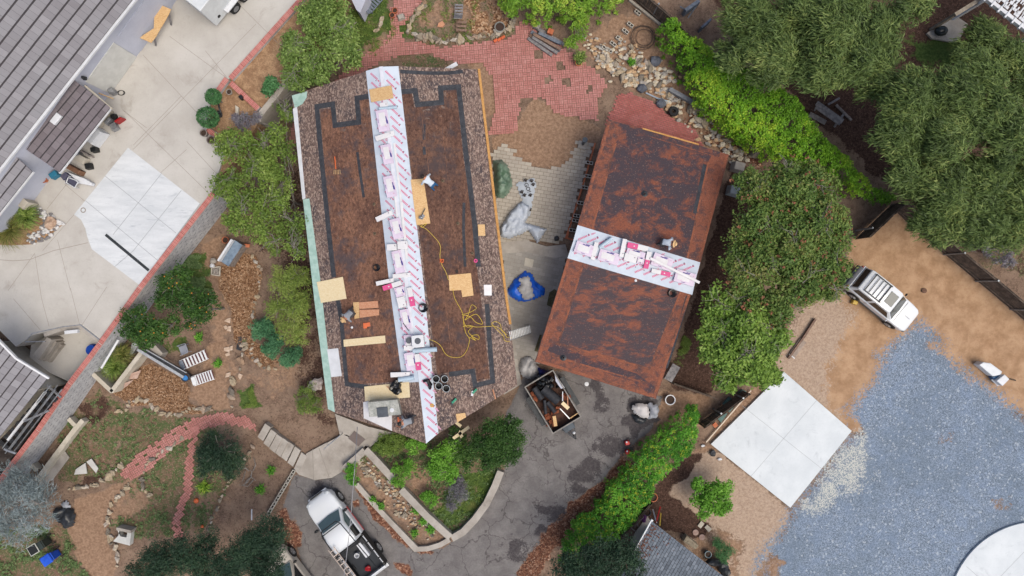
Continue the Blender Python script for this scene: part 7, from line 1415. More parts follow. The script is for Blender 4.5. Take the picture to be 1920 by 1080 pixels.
# garden seats in the top bed
def loungechair(name, label, c, rz, L=1.3, w=.6, n=5, mat=None, back=.45, cat='chair'):
    t = T(name, label, cat); mat = mat or M_TIM[0]; m = MB()
    for k in range(n): m.box((-L/2+L*(k+.5)/n, 0, .34), (L/n*.62, w, .03))
    m.build('seat', mat, t); m = MB()
    for s in (-1, 1): m.box((0, s*(w/2-.03), .3), (L, .04, .05))
    m.build('frame', mat, t)
    for x in (-L/2+.08, L/2-.08):
        for s in (-1, 1): m = MB(); m.box((x, s*(w/2-.05), .15), (.05, .05, .3)); m.build('leg', mat, t)
    if back: m = MB(); m.beam((-L/2, 0, .36), (-L/2-back*.6, 0, .36+back*.7), w, .04); m.build('backrest', mat, t)
    return place(t, c, rz)
loungechair('garden_chair', 'weathered grey slatted chair in the top garden bed', W(861, 22, .02), R(88), .7, .5, 4, M_TIM[0], .6); loungechair('garden_bench', 'low weathered slatted footstool bench in the top garden bed', W(866, 53, .02), R(88), .7, .6, 3, M_TIM[1], 0, 'bench'); loungechair('metal_bench', 'dark slatted garden bench at the top edge by the brick path', W(705, 8, .02), ang(24, -28), 1.3, .55, 7, M_TIM[2], .3, 'bench')
M_STR = mt2('white_strap', C(222, 224, 226), C(234, 236, 238), 4, .6)
for (a, b, l) in [((340, 685), (388, 664), 'striped white lounger, the upper one beside the grey chair'), ((362, 715), (400, 702), 'striped white lounger, the lower one on the bare dirt')]:
    A, B = W(*a, .3), W(*b, .3); c = (A+B)/2; L = (B-A).length; t = T('strap_lounger', l, 'lounger', group='striped loungers'); m = MB()
    for k in range(8): m.box((-L/2+L*(k+.5)/8, 0, .34), (L/8*.52, .56, .015))
    m.build('straps', M_STR, t); m = MB()
    for k in range(8): m.box((-L/2+L*(k+1)/8, 0, .335), (.04, .56, .012))
    m.build('dark_straps', plain('maroon_strap', C(104, 52, 62), .6), t); m = MB()
    for s in (-1, 1): m.tube([(-L/2, s*.29, .33), (L/2, s*.29, .33)], .018)
    m.build('frame', M_STR, t)
    for x in (-L/2+.2, L/2-.3):
        for s in (-1, 1): m = MB(); m.cyl((x, s*.29, .02), (x, s*.29, .33), .016); m.build('leg', M_STR, t)
    m = MB(); m.box((-L/2+.1, 0, .4), (.25, .5, .06)); m.build('pillow', M_STR if 'lower' in l else M_TIM[2], t, bevel=.02); place(t, (c.x, c.y, 0), math.atan2(B.y-A.y, B.x-A.x))
M_GPL = plain('grey_plastic', C(150, 154, 166), .5)
t = T('plastic_chair', 'grey plastic garden chair above the striped loungers', 'chair'); m = MB(); m.box((0, 0, .4), (.5, .5, .04), top=.9); m.build('seat', M_GPL, t, bevel=.015); m = MB(); m.beam((-.25, 0, .42), (-.42, 0, .85), .5, .04); m.build('backrest', M_GPL, t)
for s in (-1, 1): m = MB(); m.tube([(.2, s*.27, .4), (.2, s*.3, .62), (-.3, s*.28, .64)], .025); m.build('armrest', M_GPL, t)
for x in (-.2, .2):
    for s in (-1, 1): m = MB(); m.cyl((x*1.15, s*.24, .02), (x, s*.22, .4), .022); m.build('leg', M_GPL, t)
place(t, W(350, 654, .02), R(200))
# concrete planter box, shelving and slabs beside the retaining wall
ribbon('planter_box_wall', [(166, 694), (210, 735)], .24, 0, 1.0, MLWALL, 'cream topped end wall of the planter box by the retaining wall', 'planter wall'); ribbon('planter_box_wall', [(208, 735), (264, 662)], .24, 0, 1.0, MLWALL, 'long cream topped wall of the planter box above the wood chips', 'planter wall')
t = T('steel_trough', 'long grey steel gutter trough ending at the dark bucket', 'trough', W(300, 680, .1)); m = MB(); m.beam(W(258, 655, 1.1), W(344, 707, .9), .16, .1); m.build('rail', MALU, t); m = MB(); m.beam(W(268, 655, .95), W(348, 700, .8), .22, .2); m.build('channel', MDARKM, t); m = MB(); m.beam(W(275, 656, 1.0), W(350, 699, .85), .05, .1); m.build('back_rail', MALU, t)
for (x, y) in [(268, 660), (336, 701)]: p = W(x, y, .9); m = MB(); m.cyl((p.x, p.y, 0), (p.x, p.y, .9), .04); m.build('leg', MALU, t)
pot(347, 707, .26, .5, 'dark bucket with blue water at the end of the steel trough', plain('dark_bucket_wall', C(62, 66, 74), .5), .02, 'water_bucket', True, 'bucket'); m = MB(); m.lathe(W(347, 709, .44), [(.17, .0), (.001, .002)], 16); tag(m.build('water_disc', plain('blue_water', C(70, 140, 210), .1)), 'small round of blue water inside the dark bucket', 'water')
m = MB(); m.prism([W(x, y, .75) for x, y in [(267, 640), (280, 636), (305, 662), (298, 672)]], .05, .75); tag(m.build('stone_table', MCONG), 'grey stone slab bench behind the steel trough', 'bench')
for (P, l) in [([(247, 645), (256, 638), (262, 642), (250, 662), (242, 668)], 'narrow grey trough leaning inside the planter box'), ([(198, 690), (210, 696), (204, 704), (194, 696)], 'white bag of soil inside the planter box')]: m = MB(); m.prism([W(x, y, .5) for x, y in P], .05, .5); tag(m.build('planter_trough' if 'trough' in l else 'soil_bag', MALU if 'trough' in l else MWHITE), l, 'trough' if 'trough' in l else 'bag')
m = MB(); m.tube([W(222, 637, 1.6), W(190, 690, 1.6)], .07, 8); tag(m.build('drain_pipe', MWHITE), 'white pipe running beside the retaining wall above the planter box', 'pipe')
for (P, l) in [([(246, 700), (264, 694), (257, 710), (242, 711)], 'upper pinkish slab leaning on the planter box wall'), ([(234, 718), (250, 712), (240, 722), (232, 728)], 'lower pinkish slab leaning on the planter box wall')]: m = MB(); m.prism([W(x, y, .5) for x, y in P], .45, .5); tag(m.build('stone_slab', mt2('pink_slab', C(176, 146, 132), C(200, 172, 156), 4)), l, 'slab')
# the old bench cabinet
t = T('potting_bench', 'weathered bench cabinet with blue grey top beside the upper mulch bed', 'bench', W(428, 470, 0)); a, b = W(414, 490, .9), W(440, 450, .9); d = (b-a).normalized(); n_ = Vector((-d.y, d.x, 0)); n_ = n_ if n_.x > 0 else -n_
m = MB(); m.beam(a+n_*.3, b+n_*.3, .5, .05); m.build('table_top', mt2('blue_grey_top', C(104, 122, 142), C(132, 150, 168), 4, .6), t); m = MB(); p, q = a+n_*.3, b+n_*.3; m.beam((p.x, p.y, .44), (q.x, q.y, .44), .5, .84); m.build('cabinet', M_WB, t); m = MB(); m.beam(a-n_*.02+Vector((0, 0, .2)), b-n_*.02+Vector((0, 0, .2)), .12, .35); m.build('splashback', MWHITE, t); m = MB(); p, q = W(424, 494, .45), W(444, 466, .45); m.beam(p, q, .5, .04); m.build('lower_door', M_WB, t)
for (x, y, r, z, l, mt_) in [(400, 489, .2, .3, 'grey round urn at the west end of the bench cabinet', MCONG), (398, 498, .15, .2, 'pale pot below the grey urn', MWHITE), (424, 471, .01, .01, 'q', MCONG)][:2]: m = MB(); m.ball(W(x, y, z), r, 0, 2, .25, (1, .9, .9), 3); tag(m.build('urn', mt_, smooth=True), l, 'urn')
t = T('wooden_tray', 'pale wooden tray of pebbles on the ground below the bench cabinet', 'tray', W(405, 510, .02)); m = MB(); m.prism(px([(397, 502), (413, 500), (412, 517), (397, 515)], .12), .02, .05); m.build('base', M_WB, t); m = MB()
for e in [((397, 502), (413, 500)), ((413, 500), (412, 517)), ((412, 517), (397, 515)), ((397, 515), (397, 502))]: m.beam(W(*e[0], .1), W(*e[1], .1), .06, .1)
m.build('rim', MLWALL, t); m = MB()
for k in range(20): m.ball(W(405+random.gauss(0, 3.5), 508+random.gauss(0, 3.5), .1), .06, 0, 1, .4)
m.build('pebbles', MCONG, t)
for (a, b, l) in [((454, 460), (468, 461), 'red brick strip in the shrub behind the bench cabinet')]: m = MB(); m.beam(W(*a, .3), W(*b, .3), .2, .1); tag(m.build('brick_slab', M_TERRA), l, 'brick')
m = MB(); m.prism(px([(447, 630), (464, 634), (459, 660), (443, 655)], .04), .01, .05); vm = m.build('valve_box', MDARKM); tag(vm, 'dark rectangular valve box lid beside the upper mulch bed', 'lid'); m = MB(); m.prism(px([(455, 635), (463, 637), (460, 651), (453, 649)], .055), .048, .056); m.build('grate', mt2('mossy_grate', C(78, 92, 56), C(100, 112, 72), 9), vm)
m = MB(); m.ball(W(592, 720, .4), .36, 0, 3, .8, (1.1, .9, .5), 5); tag(m.build('broken_pipe_block', mt2('broken_concrete', C(170, 156, 150), C(206, 196, 190), 5)), 'broken pale rubble block beside the west eave', 'rubble block')
for (P, l) in [([(425, 598), (432, 596), (431, 606), (420, 602)], ''), ([(419, 612), (424, 610), (428, 616), (422, 618)], ''), ([(427, 612), (433, 611), (433, 622), (425, 620)], ''), ([(420, 652), (432, 650), (430, 660), (420, 658)], ''), ([(422, 664), (430, 660), (431, 666), (424, 668)], ''), ([(430, 650), (436, 648), (436, 656), (432, 658)], ''), ([(448, 700), (455, 703), (450, 712), (446, 706)], ''), ([(424, 700), (432, 698), (432, 706), (422, 708)], '')]:
    m = MB(); m.prism(px(P, .05), .0, .05); tag(m.build('flagstone', mt2('pink_flag', C(190, 164, 142), C(214, 192, 172), 5)), 'pinkish flagstone set in the dirt beside the upper mulch bed', 'flagstone', 'pinkish flagstones')
# bins, heaps and boards at the lower left
M_BINB = mt2('blue_bin', C(28, 76, 190), C(44, 98, 220), 2, .4); M_BING = mt2('dark_bin', C(40, 48, 46), C(60, 70, 66), 2, .5)
for (x, y, rz, mt_, l) in [(92, 1014, ang(20, -12), M_BING, 'dark grey wheelie bin with its lid tipped open'), (109, 1037, ang(20, -14), M_BINB, 'bright blue wheelie bin beside the dark one')]:
    t = T('wheelie_bin', l, 'bin', group='wheelie bins'); m = MB(); m.loft([[Vector((x_*s, y_*s, z)) for x_, y_ in [(-.24, -.24), (.24, -.24), (.24, .24), (-.24, .24)]] for z, s in [(.08, .8), (.95, 1.05)]]); m.build('body', mt_, t, bevel=.02); m = MB()
    if mt_ is M_BING: m.box((-.32, 0, 1.0), (.6, .6, .03)); m2 = MB(); m2.box((-.32, 0, 1.02), (.5, .5, .02)); m2.build('lid_panel', plain('bin_dark_panel', C(24, 26, 26), .6), t); m.build('lid', plain('bin_pale_rim', C(196, 198, 190), .6), t, bevel=.02)
    else: m.box((-.06, 0, 1.0), (.66, .62, .08), top=.85); m.build('lid', mt_, t, bevel=.03)
    m = MB(); m.cyl((.36, -.24, .98), (.36, .24, .98), .025); m.build('handle', mt_, t)
    for s in (-1, 1): m = MB(); m.cyl((.26, s*.25, .12), (.26, s*.3, .12), .12, n=14); m.build('wheel', MTYRE, t)
    place(t, W(x, y, .0), rz)
for (P, l) in [([(139, 890), (142, 880), (160, 868), (163, 888)], 'larger white board lying on the dark soil heap'), ([(162, 866), (171, 860), (184, 878), (180, 887)], 'smaller white board lying on the dark soil heap')]: m = MB(); m.prism(px(P, .15), .1, .15); tag(m.build('white_board', plain('dirty_white_board', C(206, 204, 200), .6)), l, 'board')
t = T('stone_bench', 'white stone seat block among the lower left garden stones', 'seat', W(230, 1003, 0)); m = MB(); m.prism([W(x, y, .4) for x, y in [(218, 990), (224, 994), (222, 1004), (212, 1015), (243, 1023), (246, 998), (239, 996), (237, 1008), (226, 1006)]], 0, .4); m.build('block', plain('white_stone', C(208, 208, 204), .8), t); m = MB(); m.prism([W(x, y, .7) for x, y in [(217, 990), (244, 996), (243, 1001), (216, 995)]], 0, .6); m.build('back', MCONG, t)
ribbon('low_wall', [(155, 788), (140, 805), (60, 912)], .28, 0, .5, MLWALL, 'low cream wall running parallel to the retaining wall', 'wall'); ribbon('low_wall', [(128, 785), (140, 798)], .24, 0, .5, MLWALL, 'short cross wall joining the upper end of the low cream wall', 'wall'); ribbon('low_wall', [(58, 872), (68, 882)], .24, 0, .5, MLWALL, 'short cross wall near the silvery shrub', 'wall')
sheet('paving_slab', [(100, 850), (118, 842), (130, 858), (98, 900), (70, 915), (75, 890)], .06, MCONG, 0)
m = MB()
for k in range(9): a = random.random()*6.28; p = W(468+random.gauss(0, 6), 890+random.gauss(0, 10), .15); q = p+Vector((math.cos(a), math.sin(a), .05))*random.uniform(.4, .9); m.tube([p, p.lerp(q, .5)+Vector((random.gauss(0, .1), random.gauss(0, .1), .08)), q], [.035, .03, .015], 5)
tag(m.build('driftwood', M_BARK), 'heap of bare grey branches on the brown bank', 'branches')
for (x, y, r, l) in [(368, 939, .16, 'upper orange pumpkin beside the brick trail'), (379, 987, .1, 'lower orange pumpkin beside the brick trail')]: m = MB(); m.ball(W(x, y, .1), r, 0, 2, .1, (1, 1, .7)); tag(m.build('pumpkin', M_ORG, smooth=True), l, 'pumpkin')
m = MB(); m.beam(W(472, 955, .3), W(472, 975, .3), .06, .06); tag(m.build('white_stake', MWHITE), 'white stake beside the dark pine', 'stake')
# the wire ring, firepit and pipe by the rock heap
m = MB(); mr = mt2('rusty_wire', C(70, 58, 52), C(98, 82, 72), 6, .8)
for (r, cx, cy) in [(.68, 1208, 69), (.72, 1205, 71), (.5, 1208, 70), (.66, 1204, 68)]: c = W(cx, cy, .1); m.tube([c+Vector((r*math.cos(a), r*math.sin(a), .03*math.sin(a*3))) for a in [k*.2094 for k in range(31)]], .02, 5)
tag(m.build('wire_ring', mr), 'coiled rusty wire ring lying on the bare dirt', 'wire ring')
m = MB(); m.tube([W(1211, 174, .12), W(1232, 184, .12), W(1256, 191, .1)], .045, 6); tag(m.build('pipe', plain('pale_blue_pipe', C(170, 184, 198), .5)), 'pale blue pipe beside the dark boulders', 'pipe')
m = MB(); c = W(1262, 210, .12); m.lathe(c, [(.12, 0), (.28, 0), (.32, .12), (.28, .22), (.12, .22), (.12, 0)], 18); tag(m.build('worn_tractor_tyre', MTYRE, smooth=True), 'old black tyre among dark soil by the stone line', 'tyre')
m = MB(); a, b = W(1255, 168, .3), W(1322, 205, .3); m.beam(a, b, .24, .3); tag(m.build('stone_kerb', mt2('slate_kerb', C(120, 122, 128), C(148, 150, 156), 5)), 'grey slate kerb block along the ivy hedge', 'kerb')
m = MB(); m.beam(W(1282, 24, .9), W(1308, 6, .9), .2, .8); m.beam(W(1290, 34, .5), W(1305, 12, .9), .08, .06); m.beam(W(1275, 12, .7), W(1290, 22, .7), .05, .05); tag(m.build('broken_trellis', M_TIM[2]), 'broken grey wooden frame behind the dark fence', 'frame')
m = MB(); m.beam(W(1312, 56, .8), W(1330, 40, .8), .12, .8); tag(m.build('grey_board', M_TIM[2]), 'grey panel standing behind the ivy hedge', 'panel')
t = T('picnic_table', 'collapsed weathered picnic table under the pepper trees', 'table', W(1550, 212, 0)); m = MB(); m.beam(W(1531, 193, .7), W(1580, 228, .7), .3, .05); m.beam(W(1529, 201, .7), W(1575, 233, .7), .16, .05); m.build('table_top', M_TIM[0], t); m = MB(); m.beam(W(1518, 214, .4), W(1548, 230, .4), .3, .05); m.build('bench', M_TIM[0], t); m = MB(); m.beam(W(1527, 208, .6), W(1535, 192, .6), .08, .08); m.beam(W(1564, 238, .6), W(1582, 214, .6), .12, .1); m.build('leg', M_TIM[0], t)
m = MB(); m.beam(W(1553, 196, .1), W(1574, 184, .1), .12, .06); tag(m.build('loose_plank', M_TIM[0]), 'loose grey plank beside the collapsed picnic table', 'plank')
m = MB()
for k in range(7): m.box(W(1570+k*4, 199+k*4, .08), (.22, .14, .08), rz=-.6+random.gauss(0, .2))
tag(m.build('brick_row', M_WB), 'short row of pale bricks beside the picnic table', 'bricks')
m = MB(); c = W(1765, 58, .5); m.ball(c, .34, 0, 2, .1, (1.2, .9, .8)); tag(m.build('kettle_grill', plain('grill_black', C(24, 34, 40), .3), smooth=True), 'dark blue kettle grill on the stone terrace by the pergola', 'grill')
# stove pipe, chimney, utility things around the garage
m = MB(); p = W(1097, 262, 1.3); m.cyl((p.x, p.y, 0.1), (p.x, p.y, 1.2), .09, n=12); m.cyl((p.x, p.y, 1.2), (p.x, p.y, 1.3), .16, n=14); cp = m.build('stove_pipe', plain('blue_black_pipe', C(52, 64, 78), .4)); tag(cp, 'dark stove pipe rising from a concrete footing on the pavers', 'pipe'); m = MB(); p = W(1092, 272, .1); m.box((p.x, p.y, .08), (.5, .45, .14), rz=-.2); tag(m.build('concrete_footing', MCONG), 'square concrete footing of the stove pipe', 'footing')
for (x, y, l) in [(1384, 313, 'square grey concrete cap beside the rock line and the garage'), (1376, 358, 'grey utility box with rounded lid beside the reddish tree')]: m = MB(); m.box(W(x, y, .35), (.75, .6, .7), rz=-.25, top=.8); tag(m.build('utility_box', MCONG if y < 330 else mt2('grey_box_lid', C(150, 158, 160), C(176, 184, 186), 3), bevel=.03), l, 'utility box')
m = MB(); c = W(1044, 447, .2); m.ball(c, .16, 0, 2, .15, (1, 1, .8)); m.beam(c, c+Vector((-.12, -.16, 0)), .06, .08); tag(m.build('watering_can', MDARKM, smooth=True), 'small dark grey watering can on the pavers', 'watering can')
ribbon('brick_edging', [(1116, 268), (1095, 340), (1070, 420), (1062, 446), (1076, 450)], .1, 0, .08, M_TERRA, 'thin brick edging strip between pavers and garage', 'edging')
sheet('worn_concrete', [(940, 455), (985, 450), (1025, 462), (1060, 458), (1066, 478), (1040, 484), (985, 472), (940, 476)], .037, MCONG); sheet('concrete_apron', [(945, 520), (952, 540), (965, 640), (978, 720), (945, 740), (935, 600)], .034, MCONG); sheet('paver_patch', [(985, 483), (1001, 487), (998, 502), (983, 498)], .04, MLWALL)
for (P, l, m_) in [([(1030, 548), (1040, 542), (1044, 546), (1034, 576), (1025, 572)], 'mossy planting strip, the upper one beside the garage wall', 0), ([(1012, 627), (1016, 628), (1008, 660), (1002, 658)], 'planting strip, the lower one beside the garage wall', 1)]: m = MB(); m.prism(px(P, .06), .03, .06); tag(m.build('planting_strip', mt2('mossy_soil', C(74, 70, 48), C(104, 98, 74), 8)), l, 'planting strip')
m = MB(); p = W(1260, 688, .6); m.beam(W(1250, 712, .7), W(1266, 684, .7), .5, .7); tag(m.build('pallet', M_TIM[0]), 'weathered pallet leaning on the garage east wall', 'pallet')
m = MB(); m.lathe(W(1100, 720, .02), [(.13, 0), (.13, .02), (.001, .025)], 16); tag(m.build('white_disc', MWHITE), 'white round lid on the driveway beside the garage', 'lid')
# things beside the pale slab
for (P, l, o_) in [([(1349, 790), (1363, 777), (1376, 784), (1352, 803)][0:0] or [(1339, 778), (1352, 765), (1364, 776), (1352, 793)], 'green utility lid, the lower one beside the pale slab', 0), ([(1355, 757), (1367, 744), (1383, 754), (1368, 774)], 'larger green utility lid in the middle beside the pale slab', 0), ([(1384, 737), (1392, 730), (1400, 734), (1392, 744)], 'small green utility lid half under the bright tree', 0)]: m = MB(); m.prism(px(P, .14), .0, .14); tag(m.build('ground_hatch', mt2('green_lid', C(66, 96, 92), C(86, 118, 112), 3, .6), bevel=.02), l, 'lid', 'green utility lids')
m = MB(); m.beam(W(1324, 829, .12), W(1408, 732, .12), .07, .07); tag(m.build('white_pipe', plain('cream_pipe', C(214, 196, 176), .5)), 'long thin cream pipe lying along the pale slab', 'pipe')
m = MB(); m.box(W(1396, 741, .15), (.3, .18, .2), rz=.7); tag(m.build('red_can', MRED, bevel=.03), 'small red can beside the long cream pipe', 'can'); m = MB(); m.ball(W(1337, 850, .1), .2, 0, 2, .3, (1, 1, .5)); tag(m.build('hose_coil', MDARKM), 'dark hose coil at the corner of the pale slab', 'hose'); m = MB(); m.box(W(1341, 797, .04), (.26, .26, .06), rz=.7); tag(m.build('rust_plate', M_TERRA), 'rusty square plate beside the dark slatted fence', 'plate')
for (x, y, l) in [(1318, 836, 'white stone chip beside the corner of the pale slab'), (1350, 861, 'white stone near the hose coil')]: m = MB(); m.ball(W(x, y, .05), .11, 0, 1, .5, (1.3, .8, .5), x); tag(m.build('white_stone', MWHITE), l, 'stone')
ribbon('timber_edge', [(1479, 672), (1508, 632), (1530, 598)], .12, 0, .2, M_TIM[1], 'weathered timber edge below the reddish tree', 'timber'); m = MB(); m.prism(px([(1480, 663), (1500, 634), (1512, 642), (1491, 670)], .1), .02, .1); tag(m.build('wooden_pallet', mt2('pale_deck', C(150, 134, 122), C(176, 160, 148), 6)), 'pale square wooden deck board beside the beige dirt', 'deck')
m = MB(); m.beam(W(1480, 664, .12), W(1490, 672, .12), .05, .06); tag(m.build('white_batten', MWHITE), 'short white batten at the end of the wooden deck board', 'batten')
for (P, l) in [([(1308, 986), (1315, 977), (1321, 982), (1314, 991)], 'square pale paver beside the shed path'), ([(1321, 989), (1326, 984), (1335, 992), (1329, 998)], 'rectangular pale paver beside the shed path')]: m = MB(); m.prism(px(P, .06), 0, .06); tag(m.build('stepping_stone', MLWALL), l, 'stepping stone')
for (x, y, l) in [(1304, 998, 'round pinkish stepping stone, the upper one by the shed'), (1316, 1007, 'round pinkish stepping stone, the lower one by the shed')]: m = MB(); m.lathe(W(x, y, 0), [(.18, 0), (.18, .05), (.001, .055)], 18); tag(m.build('stepping_stone', mt2('pink_paver', C(160, 134, 124), C(184, 158, 148), 6)), l, 'stepping stone')
m = MB(); m.prism([W(x, y, .5) for x, y in [(1281, 1015), (1288, 1005), (1310, 1023), (1304, 1030)]], 0, .5); tag(m.build('wood_box', mt2('mossy_box', C(140, 128, 108), C(180, 168, 146), 9)), 'long mossy planter box beside the shed', 'planter box'); pot(1328, 1040, .2, .35, 'blue glazed pot beside the shed', mt2('blue_glaze', C(70, 104, 122), C(96, 134, 150), 3, .3))
m = MB()
for (x, y, r, s) in [(1345, 1055, .4, (1.5, .7, .7)), (1356, 1066, .4, (1, 1, .8)), (1362, 1072, .3, (1, 1, .7))]: m.ball(W(x, y, .5), r, 0, 2, .5, s, x)
tag(m.build('covered_grill', M_TBK), 'black covered barbecue at the lower edge beside the shed', 'grill')
for (a, b, mt_, l) in [((1224, 955), (1231, 980), MWHITE, 'white pole leaning at the shed corner'), ((1238, 950), (1230, 980), MRED, 'red pole leaning at the shed corner'), ((1239, 962), (1237, 985), M_YEL, 'yellow plank leaning at the shed corner')]: m = MB(); m.beam(W(*a, .4), W(*b, 1.6), .07, .04); tag(m.build('leaning_pole', mt_), l, 'pole')
pot(1214, 961, .22, .35, 'dark round tub beside the shed corner', plain('dark_tub', C(52, 58, 68), .5)); m = MB(); m.ball(W(1208, 972, .3), .2, 0, 2, .6, (.7, 1.3, .6), 4); tag(m.build('purple_cloth', plain('purple_cloth', C(104, 52, 108), .8)), 'crumpled purple cloth beside the shed corner', 'cloth')
t = T('old_trellis', 'tangle of old grey sticks between hedge and shed', 'trellis', W(1190, 985, 0)); m = MB()
for k in range(9): p = W(1186+random.gauss(0, 10), 988+random.gauss(0, 10), .6); a = random.random()*3.1; m.beam(p, p+Vector((math.cos(a), math.sin(a), .2))*random.uniform(.5, 1.), .035, .035)
m.build('sticks', M_BARK, t); m = MB(); m.prism([W(x, y, .1) for x, y in [(1190, 1000), (1214, 968), (1222, 980), (1192, 1030), (1180, 1022)]], .02, .1); tag(m.build('cream_panel', MLWALL), 'cream panel lying beneath the shed gutter', 'panel')
# red cans, jerry can by the car, ride-on at the right, manhole
for (x, y, l) in [(1175, 829, 'red fuel can, the upper one beside the leaf litter'), (1176, 846, 'red fuel can, the lower one beside the leaf litter')]:
    t = T('fuel_can', l, 'fuel can', W(x, y, .02), 'red fuel cans'); m = MB(); m.box(W(x, y, .02)+Vector((0, 0, .18)), (.3, .24, .34), rz=.3, top=.85); m.build('body', plain('red_plastic', C(216, 36, 34), .4), t, bevel=.03); m = MB(); m.cyl(W(x, y, .38), W(x, y, .46), .05); m.build('cap', MWHITE, t)
m = MB(); m.box(W(1602, 567, .15), (.34, .26, .28), rz=-.3, top=.85); tag(m.build('yellow_can', plain('yellow_plastic', C(216, 180, 76), .4), bevel=.04), 'yellow can beside the rear wheel of the white suv', 'can'); m = MB(); m.ball(W(1584, 549, .08), .12, 0, 1, .5); tag(m.build('pale_stone_chip', MLWALL), 'pale stone behind the white suv', 'stone')
m = MB(); m.lathe(W(1733, 545, .015), [(.16, .0), (.16, .02), (.001, .025)], 18); tag(m.build('manhole_cover', mt2('rusty_iron', C(96, 70, 56), C(120, 90, 74), 6)), 'small rusty round cover on the tan dirt in front of the suv', 'cover')
t = T('water_trolley', 'white covered trolley with blue side and black handle at the gravel edge', 'trolley', W(1866, 700, 0)); m = MB(); a = W(1838, 685, .6); m.prism([W(x, y, .65) for x, y in [(1836, 684), (1844, 679), (1858, 681), (1880, 697), (1876, 703), (1862, 706)]], .05, .65); m.build('tank', plain('white_tank', C(222, 226, 230), .4), t, bevel=.06); m = MB(); m.prism([W(x, y, .7) for x, y in [(1869, 714), (1884, 702), (1893, 711), (1880, 724)]], .3, .7); m.build('lid', MWHITE, t, bevel=.04); m = MB(); m.prism([W(x, y, .45) for x, y in [(1861, 707), (1876, 703), (1880, 722), (1870, 718)]], .05, .45); m.build('blue_tub', plain('teal_blue', C(22, 92, 140), .4), t); m = MB(); m.tube([W(1880, 706, .5), W(1903, 712, .7), W(1905, 714, .7), W(1884, 709, .5)], .02); m.build('handle', MTRIM, t)
# ---------------------------------------------------------------- the terrace clutter
t = T('sawhorse_bench', 'pair of trestle legs under the tan boards by the garage', 'trestle', W(293, 45, TZ)); m = MB()
for (a, b) in [((317, 25), (321, 47)), ((290, 66), (292, 86)), ((288, 20), (284, 30)), ((272, 68), (268, 76))]: m.beam(W(*a, TZ+.75), W(*b, TZ+.05), .08, .06)
m.beam(W(288, 16, TZ+.72), W(318, 26, TZ+.72), .08, .06); m.beam(W(268, 66, TZ+.72), W(292, 72, TZ+.72), .08, .06); m.build('legs', M_TIM[0], t)
for (P, l) in [([(290, 4), (320, 17), (316, 27), (303, 50), (288, 53), (289, 25), (281, 21)], 'larger tan board on the trestles by the lavender wall'), ([(288, 53), (303, 49), (292, 69), (283, 80), (262, 71), (268, 66)], 'smaller tan board on the trestles by the lavender wall')]: m = MB(); m.prism([W(x, y, TZ+.82) for x, y in P], TZ+.77 if 'larger' in l else TZ+.775, TZ+.8 if 'larger' in l else TZ+.815); tag(m.build('osb_board', M_OSB), l, 'board')
m = MB()
for k in range(2): c = W(227, 174, TZ+.03+.03*k); m.tube([c+Vector(((.22-.05*k)*math.cos(a), (.14)*math.sin(a), 0)) for a in [i*.52 for i in range(13)]], .018, 5)
tag(m.build('hose_coil', MTRIM), 'small black hose coil on the concrete near the cream garage door', 'hose')
for i, (x, y, sx, sy, sz, rz, mt_, nm, l, c) in enumerate([(211, 172, .3, .3, .5, .4, MSTEEL, 'gas_meter', 'grey gas meter at the corner of the cream garage door', 'meter'), (225, 226, .5, .12, .5, .6, MRED, 'hand_truck', 'maroon hand truck beside the porch', 'hand truck'), (214, 219, .3, .3, .3, .2, MTRIM, 'black_tool', 'black tool case beside the porch', 'case'), (215, 238, .4, .45, .3, .5, MSTEEL, 'milk_crate', 'grey slatted crate beside the porch', 'crate'), (205, 228, .5, .2, .4, .8, MSTEEL, 'metal_rack', 'grey metal frame against the porch wall', 'frame'), (182, 257, 1.0, .55, .8, .9, MWHITE, 'chest_freezer', 'white chest freezer beside the porch', 'freezer'), (150, 297, .9, .45, .4, -.5, M_BEI if False else MLWALL, 'canvas_bundle', 'beige canvas bundle under the porch edge', 'bundle'), (178, 281, .35, .3, .4, .2, MTRIM, 'black_pot', 'black pot among the porch clutter', 'pot'), (167, 312, .35, .35, .35, .2, MTRIM, 'black_bucket', 'black bucket at the end of the porch clutter', 'bucket'), (140, 318, 1.0, .3, .5, -.5, mt2('brown_cabinet', C(104, 74, 56), C(134, 100, 78), 4), 'brown_cabinet', 'brown wooden cabinet lying beside the white covers', 'cabinet'), (162, 288, .8, .1, .4, -.5, M_WB, 'wooden_planks', 'grey planks under the porch edge', 'planks'), (143, 288, .5, .4, .5, .3, MSTEEL, 'grey_bin_box', 'grey metal box under the porch edge', 'box'), (103, 328, .5, .35, .4, .6, plain('teal_cover', C(40, 120, 150), .5), 'teal_bag', 'teal folded cover under the porch corner', 'cover'), (75, 318, .6, .35, .4, .4, MTRIM, 'dark_machine', 'dark machine in the corner below the porch', 'machine')]):
    m = MB(); m.box(W(x, y, TZ+sz/2), (sx, sy, sz), rz=rz, top=.88); tag(m.build(nm, mt_, bevel=.03), l, c)
m = MB(); A = [(124, 321), (131, 324), (160, 335), (172, 343), (170, 348), (150, 344), (132, 334)]; m.prism([W(x, y, TZ+.4) for x, y in A], TZ+.02, TZ+.4); tag(m.build('folded_sunbed', MWHITE, bevel=.06), 'white folded sunbed cover beside the blue cushioned chair', 'sunbed')
t = T('patio_chair', 'white framed chair with slate blue cushion beside the folded sunbed', 'chair', W(130, 338, TZ)); m = MB(); m.prism([W(x, y, TZ+.42) for x, y in [(120, 328), (127, 325), (146, 342), (139, 351), (124, 343)]], TZ+.34, TZ+.42); m.build('cushion', plain('slate_cushion', C(78, 78, 98), .8), t, bevel=.03); m = MB()
